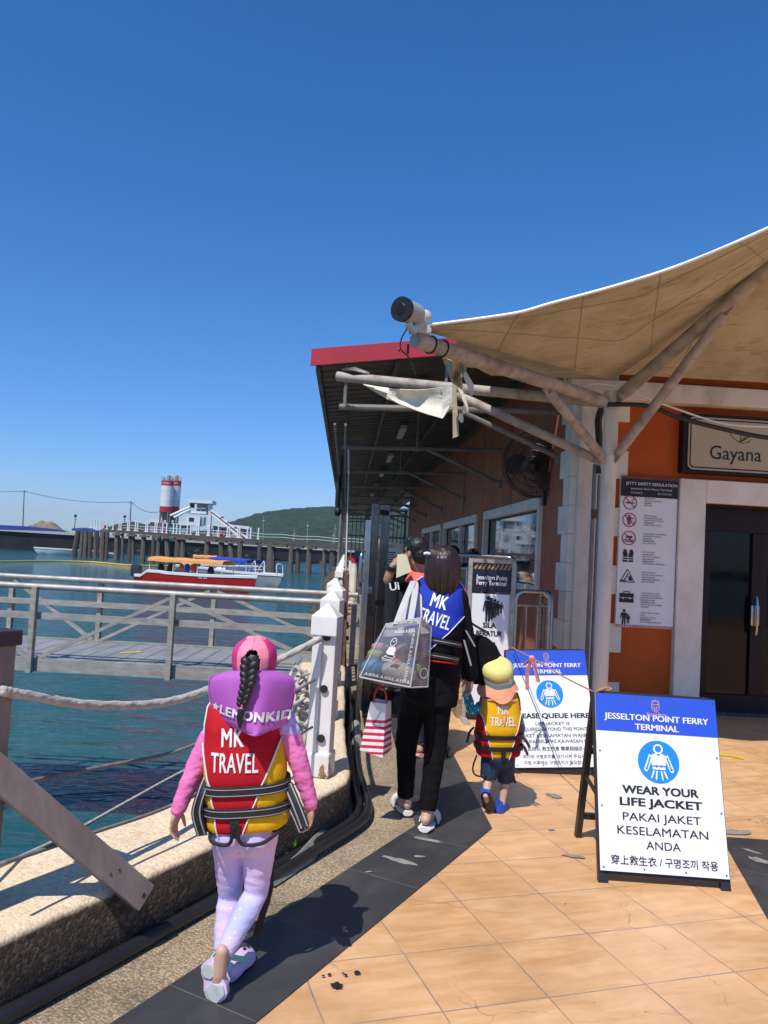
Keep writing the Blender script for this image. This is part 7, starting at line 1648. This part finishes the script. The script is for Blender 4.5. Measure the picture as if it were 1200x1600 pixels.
for S_ in 'LR':
    a, b_, c = g('hip'+S_), g('kn'+S_), g('an'+S_); mb.tube([a, b_, c], [.095, .075, .06], 14)
fuse(mb, 'trousers', 'black_trousers', gm, .008, 3, .005, 9)
for S_ in 'LR':
    mb = MB(); c = g('an'+S_); t_ = V(hJ['toe'+S_]); mb.tube([V((c.x, c.y+.05, .04)), V((c.x, c.y, .05)), V((t_.x, t_.y, .035))], [.04, .05, .04], 12, dome=True); mb.build('shoe', 'black', gm, smooth=True)
# two more waiting passengers further back, in the shade
for k, (px, top, y, lab, shirt) in enumerate([(739, 855, 9.6, 'person with short black hair waiting behind the queue sign', 'dark_tee'), (708, 850, 9.9, 'person standing in the queue just behind the woman\'s head', 'navy_trousers')]):
    def qa(x, z, dy=0): b0 = at(px, 860, y=y); return V((b0.x+x, y+dy, z))
    ht = at(px, top, y=y).z-.02; s_ = ht/1.72
    J = dict(head=qa(0, 1.60*s_), headup=V((0, 0, 1)), shL=qa(-.17, 1.42*s_), shR=qa(.17, 1.42*s_), elL=qa(-.22, 1.12*s_), wrL=qa(-.16, .92*s_, .12), elR=qa(.22, 1.12*s_), wrR=qa(.17, .92*s_, .12), hdL=(V((.2, .6, -.6)), V((.6, .3, 0)), .5, V((.8, 0, 0))), hdR=(V((-.2, .6, -.6)), V((-.6, .3, 0)), .5, V((-.8, 0, 0))), hipL=qa(-.09, .92*s_), hipR=qa(.09, .92*s_), knL=qa(-.10, .50*s_, .03), anL=qa(-.10, .09), knR=qa(.10, .50*s_, .03), anR=qa(.10, .09), toeL=qa(-.11, .03, .17), toeR=qa(.11, .03, .17))
    t = person('person', qa(0, 0), lab, J, 'skin_mid', s_, V((.2, 1, 0)), vox=.009); g = lambda q: V(J[q]); mb = MB(); mb.ell(g('head')+V((0, -.015, .035)), (.086, .098, .085)); fuse(mb, 'hair', 'hair_black', t, .009, 2)
    mb = MB(); mb.rings([[qa(rx*math.cos(a), z*s_, ry*math.sin(a)) for a in [2*math.pi*i/20 for i in range(20)]] for z, rx, ry in ((.88, .18, .13), (1.1, .17, .13), (1.35, .20, .14), (1.46, .17, .11), (1.50, .07, .07))])
    for S_ in 'LR': mb.tube([g('sh'+S_), g('sh'+S_).lerp(g('el'+S_), .7)], [.075, .06], 12, dome=True)
    fuse(mb, 'shirt', shirt, t, .009, 3); mb = MB(); mb.ell((g('hipL')+g('hipR'))/2, (.18, .13, .14))
    for S_ in 'LR': mb.tube([g('hip'+S_), g('kn'+S_), g('an'+S_)], [.095, .075, .06], 12)
    fuse(mb, 'trousers', 'black_trousers', t, .009, 3)
    for S_ in 'LR':
        mb = MB(); c, t_ = g('an'+S_), g('toe'+S_); mb.tube([V((c.x, c.y-.05, .04)), V((c.x, c.y, .05)), V((t_.x, t_.y, .035))], [.04, .05, .04], 12, dome=True); mb.build('shoe', 'black', t, smooth=True)

# ================================================================ SIGNS ON THE FLOOR
mt('sign_blue', (.025, .085, .58), .4, .06); mt('sign_white', (.78, .80, .82), .4, .03, 3); mt('sky_blue', (.015, .24, .72), .4, .05); mt('frame_black', (.018, .018, .02), .45, .2, 10); mt('crest_gold', (.50, .30, .16), .5, .1); mt('crest_pink', (.75, .35, .55), .5, .1)
def aframe(TL, TR, BL, BR, legs, back, label, lines):
    t = thing('sandwich_board', (legs[0]+legs[1])/2, label, 'sign', 'blue headed sandwich boards by the queue')
    w = ((TR-TL).length+(BR-BL).length)/2; bm = (BL+BR)/2; uy = ((TL+TR)/2-bm); h = uy.length; uy.normalize(); ux_ = (TR-TL+BR-BL); ux_ = (ux_-uy*ux_.dot(uy)).normalized(); n = ux_.cross(uy)
    if n.y > 0: n = -n
    P = lambda u, v, o=0: bm+ux_*u*w+uy*(1-v)*h+n*o       # v from the top
    def slab(name, u0, v0, u1, v1, o, th, m):
        mb = MB(); mb.prism([P(u0, v1, o), P(u1, v1, o), P(u1, v0, o), P(u0, v0, o)], n*-th); return mb.build(name, m, t, bevel=.0015)
    slab('panel', -.5, 0, .5, 1, 0, .008, 'sign_white'); slab('header', -.5, 0, .5, .222, .0022, .002, 'sign_blue')
    foot_ = [P(s_*.47, 1+.085)for s_ in (-1, 1)]
    for s_ in (-1, 1):
        a = P(s_*.475, -.012, -.03); b_ = P(s_*.475, 1, -.03); b_ = b_+(b_-a)*((b_.z-.0)/max(.01, a.z-b_.z)); mb = MB(); mb.bar(a, b_, .045, .03, up=n); mb.build('leg', 'frame_black', t)
    for v_ in (.0, .45, 1.0):
        mb = MB(); mb.bar(P(-.46, v_, -.03), P(.46, v_, -.03), .03, .03, up=n); mb.build('crossbar', 'frame_black', t)
    bt0 = [P(s_*.475, -.005, -.065) for s_ in (-1, 1)]; off = back-legs[0]; bks = []
    for s_, a, l_ in zip((-1, 1), bt0, legs):
        b_ = V((l_.x+off.x, l_.y+off.y, 0)); bks.append((a, b_)); mb = MB(); mb.bar(a, b_, .04, .03, up=V((1, 0, 0))); mb.build('back_leg', 'frame_black', t)
    for k in (.38, .84):
        mb = MB(); mb.bar(bks[0][0].lerp(bks[0][1], k), bks[1][0].lerp(bks[1][1], k), .03, .03); mb.build('crossbar', 'frame_black', t)
    for s_, (a, b_) in zip((-1, 1), bks):
        mb = MB(); mb.bar(a.lerp(b_, .55), P(s_*.49, .60, -.03), .012, .02); mb.build('stay', 'frame_black', t)
    for u, v_ in ((-.475, .02), (-.16, .02), (.16, .02), (.475, .02), (-.475, .34), (.475, .34), (-.475, .65), (.475, .65), (-.475, .98), (-.16, .98), (.16, .98), (.475, .98)):
        mb = MB(); disc(mb, P(u, v_, .0042), ux_, uy, .0045, 0, 10); mb.build('screw', 'steel', t)
    for body, v_, wf, capf, m, bold in lines:
        mb = MB(); fit(mb, body, P(0, v_, .0038 if m == 'white' else .0018), ux_, uy, w*wf, h*capf, bold=bold); mb.build('lettering', m, t)
    # pictogram: figure wearing a life jacket
    c = P(.0, .385, .0016); rI = w*.168; mb = MB(); disc(mb, c, ux_, uy, rI, 0, 64); mb.build('pictogram_disc', 'sky_blue', t)
    mb = MB(); c = P(.0, .385, .0034); k = rI
    disc(mb, c+uy*k*.60, ux_, uy, k*.235, 0, 32, k*.16)
    flatpoly(mb, [(-.30*k, .33*k), (-.14*k, .40*k), (0, .26*k), (.14*k, .40*k), (.30*k, .33*k), (.36*k, .05*k), (.30*k, -.36*k), (-.30*k, -.36*k), (-.36*k, .05*k)], c, ux_, uy)
    for s_ in (-1, 1):
        stroke(mb, [(s_*.36*k, .30*k), (s_*.62*k, -.38*k)], .20*k, c, ux_, uy); stroke(mb, [(s_*.10*k, -.42*k), (s_*.16*k, -.82*k)], .07*k, c, ux_, uy); stroke(mb, [(s_*.24*k, -.42*k), (s_*.38*k, -.76*k)], .07*k, c, ux_, uy)
    mb.build('pictogram', 'sign_white', t)
    mb = MB(); c = P(.0, .385, .005)
    stroke(mb, [(-.32*k, -.20*k), (.32*k, -.20*k)], .06*k, c, ux_, uy)
    for s_ in (-1, 1): stroke(mb, [(s_*.40*k, .22*k), (s_*.60*k, -.36*k)], .07*k, c, ux_, uy); stroke(mb, [(s_*.12*k, -.14*k), (s_*.12*k, -.26*k)], .05*k, c, ux_, uy)
    mb.build('pictogram_belt', 'sky_blue', t)
    # crest: crowned shield and script ribbon
    mb = MB(); c = P(0, .065, .0038); k = w*.055
    for pts in ([(-.6, .5), (-.5, -.3), (0, -.8), (.5, -.3), (.6, .5), (0, .35), (-.6, .5)], [(-.3, .2), (0, -.5), (.3, .2)], [(-.5, .62), (-.45, 1.0), (-.2, .75), (0, 1.15), (.2, .75), (.45, 1.0), (.5, .62)]): stroke(mb, [(x*k, y*k) for x, y in pts], .13*k, c, ux_, uy)
    mb.build('crest', 'crest_gold', t)
    mb = MB(); vs, fs = text2d('Jesselton', k*.85, shear=.4); mb.add([c+ux_*a+uy*(b_-1.35*k) for a, b_, k_ in vs], fs); stroke(mb, [(-1.3*k, -1.25*k), (-.9*k, -1.45*k)], .08*k, c, ux_, uy); mb.build('crest_script', 'crest_pink', t)
    return t, P
HEAD = [('JESSELTON POINT FERRY', .150, .86, .036, 'white', .022), ('TERMINAL', .205, .36, .036, 'white', .022)]
s2, P2b = aframe(at(930, 1083, y=4.03), at(1116, 1094, y=3.99), at(938, 1362, y=3.77), at(1141, 1372, y=3.72), [V((1.28, 3.73, 0)), V((1.86, 3.68, 0))], V((1.36, 4.38, 0)), 'nearer sandwich board reading wear your life jacket, in front of the column',
    HEAD+[('WEAR YOUR', .572, .61, .045, 'ink', .035), ('LIFE JACKET', .640, .66, .045, 'ink', .035), ('PAKAI JAKET', .722, .62, .045, 'ink', .008), ('KESELAMATAN', .798, .715, .046, 'ink', .008), ('ANDA', .872, .27, .045, 'ink', .008), ('穿上救生衣 / 구명조끼 착용', .957, .83, .046, 'ink', .012)])
s1, P1b = aframe(at(790, 1016, y=5.90), at(914, 1017, y=5.90), at(806, 1199, y=5.60), at(934, 1199, y=5.60), [V((1.28, 5.55, 0)), V((1.90, 5.58, 0))], V((1.34, 6.25, 0)), 'farther sandwich board reading please queue here, behind the toddler',
    HEAD+[('PLEASE QUEUE HERE', .592, .93, .042, 'ink', .035), ('LIFE JACKET IS', .652, .42, .028, 'ink', .006), ('REQUIRED BEYOND THIS POINT', .698, .84, .028, 'ink', .006), ('JAKET KESELAMATAN WAJIB', .752, .80, .028, 'ink', .006), ('DIPAKAI SELEPAS KAWASAN INI', .800, .88, .028, 'ink', .006), ('请在此排队 救生衣是 需要超越这一点', .862, .88, .032, 'ink', .01), ('여기에 구명조끼를 대기시켜 주십시오', .925, .80, .030, 'ink', .008), ('지점 이후에는 구명조끼가 필요합니다', .975, .78, .030, 'ink', .008)])
# string with pink ribbon tied between the boards
p0 = at(800, 1012, y=5.86); p1 = at(930, 1082, y=4.05); mid = at(831, 1028, y=5.42); mb = MB(); mb.tube(smooth_path([p0, mid, at(880, 1057, y=4.75), p1]), .004, 6); mb.tube(smooth_path([p1, p1+V((.02, -.02, .02)), at(950, 1074, y=4.06), at(955, 1077, y=4.06), at(942, 1079, y=4.05)]), .005, 6)
mt('ribbon_pink', (.78, .30, .30), .6, .2, 30); mt('string_orange', (.55, .25, .10), .7); tag(mb.build('string', 'string_orange', smooth=True), 'thin orange string tied from the farther board to the nearer board', 'string')
rb = thing('ribbon', mid, 'faded pink ribbon knotted on the string in front of the blue header', 'ribbon')
mb = MB(); mb.ell(mid, (.022, .02, .018)); mb.build('knot', 'ribbon_pink', rb, smooth=True)
for pts in ([(831, 1030), (824, 1050), (824, 1078)], [(833, 1030), (838, 1052), (841, 1066)], [(829, 1030), (822, 1036), (817, 1040)]):
    P = [at(x, y, y=5.40) for x, y in pts]; mb = MB(); mb.sheet([[p+V((w, w*.5, 0)) for p in smooth_path(P, 4)] for w in (-.014, .014)], .002); mb.build('ribbon_end', 'ribbon_pink', rb)
mb = MB(); mb.tube([at(803, 1014, y=5.83), at(842, 1110, y=5.66), at(880, 1205, y=5.5)], .002, 5); tag(mb.build('thread', 'ink'), 'thin dark thread hanging diagonally across the farther board', 'string')

# ---- terminal queue sign in its metal frame
QS = 7.35
def qa_(px, py, dy=0): return at(px, py, y=QS+dy)
qt = thing('queue_sign', V((qa_(770, 1000).x, QS, 0)), 'tall metal framed sign with navy header reading Jesselton Point Ferry Terminal', 'sign')
x0, x1, zt = qa_(733, 872).x, qa_(806, 872).x, qa_(770, 874).z; zb = .10
for x in (x0+.018, x1-.018):
    mb = MB(); mb.box((x, QS, zt/2), (.036, .05, zt), bev=.004); mb.build('frame_post', 'alu', qt)
mb = MB(); mb.box(((x0+x1)/2, QS, zt-.018), (x1-x0-.076, .05, .036)); mb.build('frame_rail', 'alu', qt); mb = MB(); mb.box(((x0+x1)/2, QS, zb), (x1-x0-.076, .05, .036)); mb.build('frame_rail', 'alu', qt)
for x in (x0+.018, x1-.018): mb = MB(); mb.box((x, QS, .015), (.06, .42, .03), bev=.005); mb.build('foot', 'alu', qt)
hz = qa_(770, 925).z
mb = MB(); mb.box(((x0+x1)/2, QS, (hz+zb)/2), (x1-x0-.072, .012, hz-zb-.04)); mb.build('panel', 'sign_white', qt)
mt('header_navy', (.010, .014, .035), .4); mb = MB(); mb.box(((x0+x1)/2, QS, (hz+zt-.036)/2), (x1-x0-.072, .0128, zt-.036-hz)); mb.build('header', 'header_navy', qt)
mt('hazard_tan', (.45, .27, .10), .5); cx = (x0+x1)/2; yq = QS-.0085; UX, UZ = V((1, 0, 0)), V((0, 0, 1)); wq = x1-x0-.072
mb = MB()
for i in range(9):
    a = x0+.04+wq*(i+.15)/9.3; mb.add([(a, yq, zt-.095), (a+.022, yq, zt-.095), (a+.05, yq, zt-.045), (a+.028, yq, zt-.045)], [(0, 1, 2, 3)])
mb.build('hazard_stripe', 'hazard_tan', qt)
for body, py, wf, cap, m, bold in [('Jesselton Point', 914, .80, .042, 'white', .03), ('Ferry Terminal', 922, .76, .042, 'white', .03), ('SILA', 1002-16, .34, .048, 'ink', .04), ('BERATUR', 1000, .66, .048, 'ink', .04), ('* * * *', 1006, .34, .03, 'ink', .04), ('QUEUE', 1016, .40, .038, 'ink', .03), ('HERE', 1025, .36, .038, 'ink', .03)]:
    z = {'Jesselton Point': qa_(770, 906).z, 'Ferry Terminal': qa_(770, 914.5).z, 'SILA': qa_(770, 981).z, 'BERATUR': qa_(770, 994).z}.get(body, qa_(770, py).z-.012)
    mb = MB(); fit(mb, body, (cx, yq, z), UX, UZ, wq*wf, cap, bold=bold); mb.build('lettering', m, qt)
for k in range(5):
    mb = MB(); s_ = 1-.14*k; o_ = V((qa_(762+5.2*k, 950).x, yq-.0008*(5-k), qa_(770, 944+.5*k).z)); disc(mb, o_+UZ*.055*s_, UX, UZ, .019*s_, 0, 20); flatpoly(mb, [(-.03*s_, .03*s_), (.03*s_, .03*s_), (.02*s_, -.06*s_), (-.02*s_, -.06*s_)], o_, UX, UZ)
    for sx in (-1, 1): stroke(mb, [(sx*.011*s_, -.06*s_), (sx*.012*s_, -.155*s_)], .018*s_, o_, UX, UZ); stroke(mb, [(sx*.030*s_, .022*s_), (sx*.042*s_, -.06*s_)], .012*s_, o_, UX, UZ)
    mb.build('queue_figure', 'ink', qt)
# steel barriers behind it
b1 = barrier('queue_barrier', at(806, 925, y=8.0).x, 8.0, at(855, 925, y=8.05).x+.02, 8.05, at(830, 925, y=8).z, 'stainless hoop barrier right of the framed queue sign', 'steel', 'stainless queue barriers', 2)
b2 = barrier('queue_barrier', at(660, 870, y=9.0).x, 9.0, at(806, 872, y=8.4).x, 8.4, at(730, 868, y=8.7).z, 'stainless rail barrier running behind the woman and queue sign', 'steel', 'stainless queue barriers', 5)
b3 = barrier('queue_barrier', at(846, 925, y=8.6).x, 8.6, at(858, 925, y=8.05).x+.05, 8.12, at(850, 926, y=8.3).z, 'short stainless barrier against the wall below the window', 'steel', 'stainless queue barriers', 2)
cb_ = thing('timber_crate', (at(735, 1115, z=0).x, 7.0, 0), 'small shallow timber crate on the floor left of the toddler', 'crate'); L = at(738, 1118, z=0); mt('crate_wood', (.34, .22, .13), .8, .3, 10, stretch=(1, 8, 8))
for k, (dx, dy, sx, sy) in enumerate(((0, -.16, .36, .02), (0, .16, .36, .02), (-.17, 0, .02, .30), (.17, 0, .02, .30))): mb = MB(); mb.box(L+V((dx, dy, .06)), (sx, sy, .12)); mb.build('side_board', 'crate_wood', cb_)
for k in range(3): mb = MB(); mb.box(L+V((0, -.1+.1*k, .015)), (.32, .09, .015)); mb.build('base_board', 'crate_wood', cb_)
# ================================================================ HAZE over the bay
def haze():
    m = bpy.data.materials.new('haze_air'); m.use_nodes = True; t = m.node_tree
    for n in list(t.nodes):
        if n.type == 'BSDF_PRINCIPLED': t.nodes.remove(n)
    v = t.nodes.new('ShaderNodeVolumePrincipled'); v.inputs['Color'].default_value = (.80, .88, 1, 1); v.inputs['Density'].default_value = .00013; v.inputs['Anisotropy'].default_value = .2
    t.links.new(v.outputs[0], t.nodes['Material Output'].inputs['Volume'])
    mb = MB(); mb.box((-500, 1600, 47.5), (2060, 3860, 107)); o = mb.build('haze', m); o['kind'] = 'stuff'; o.display_type = 'WIRE'
haze()
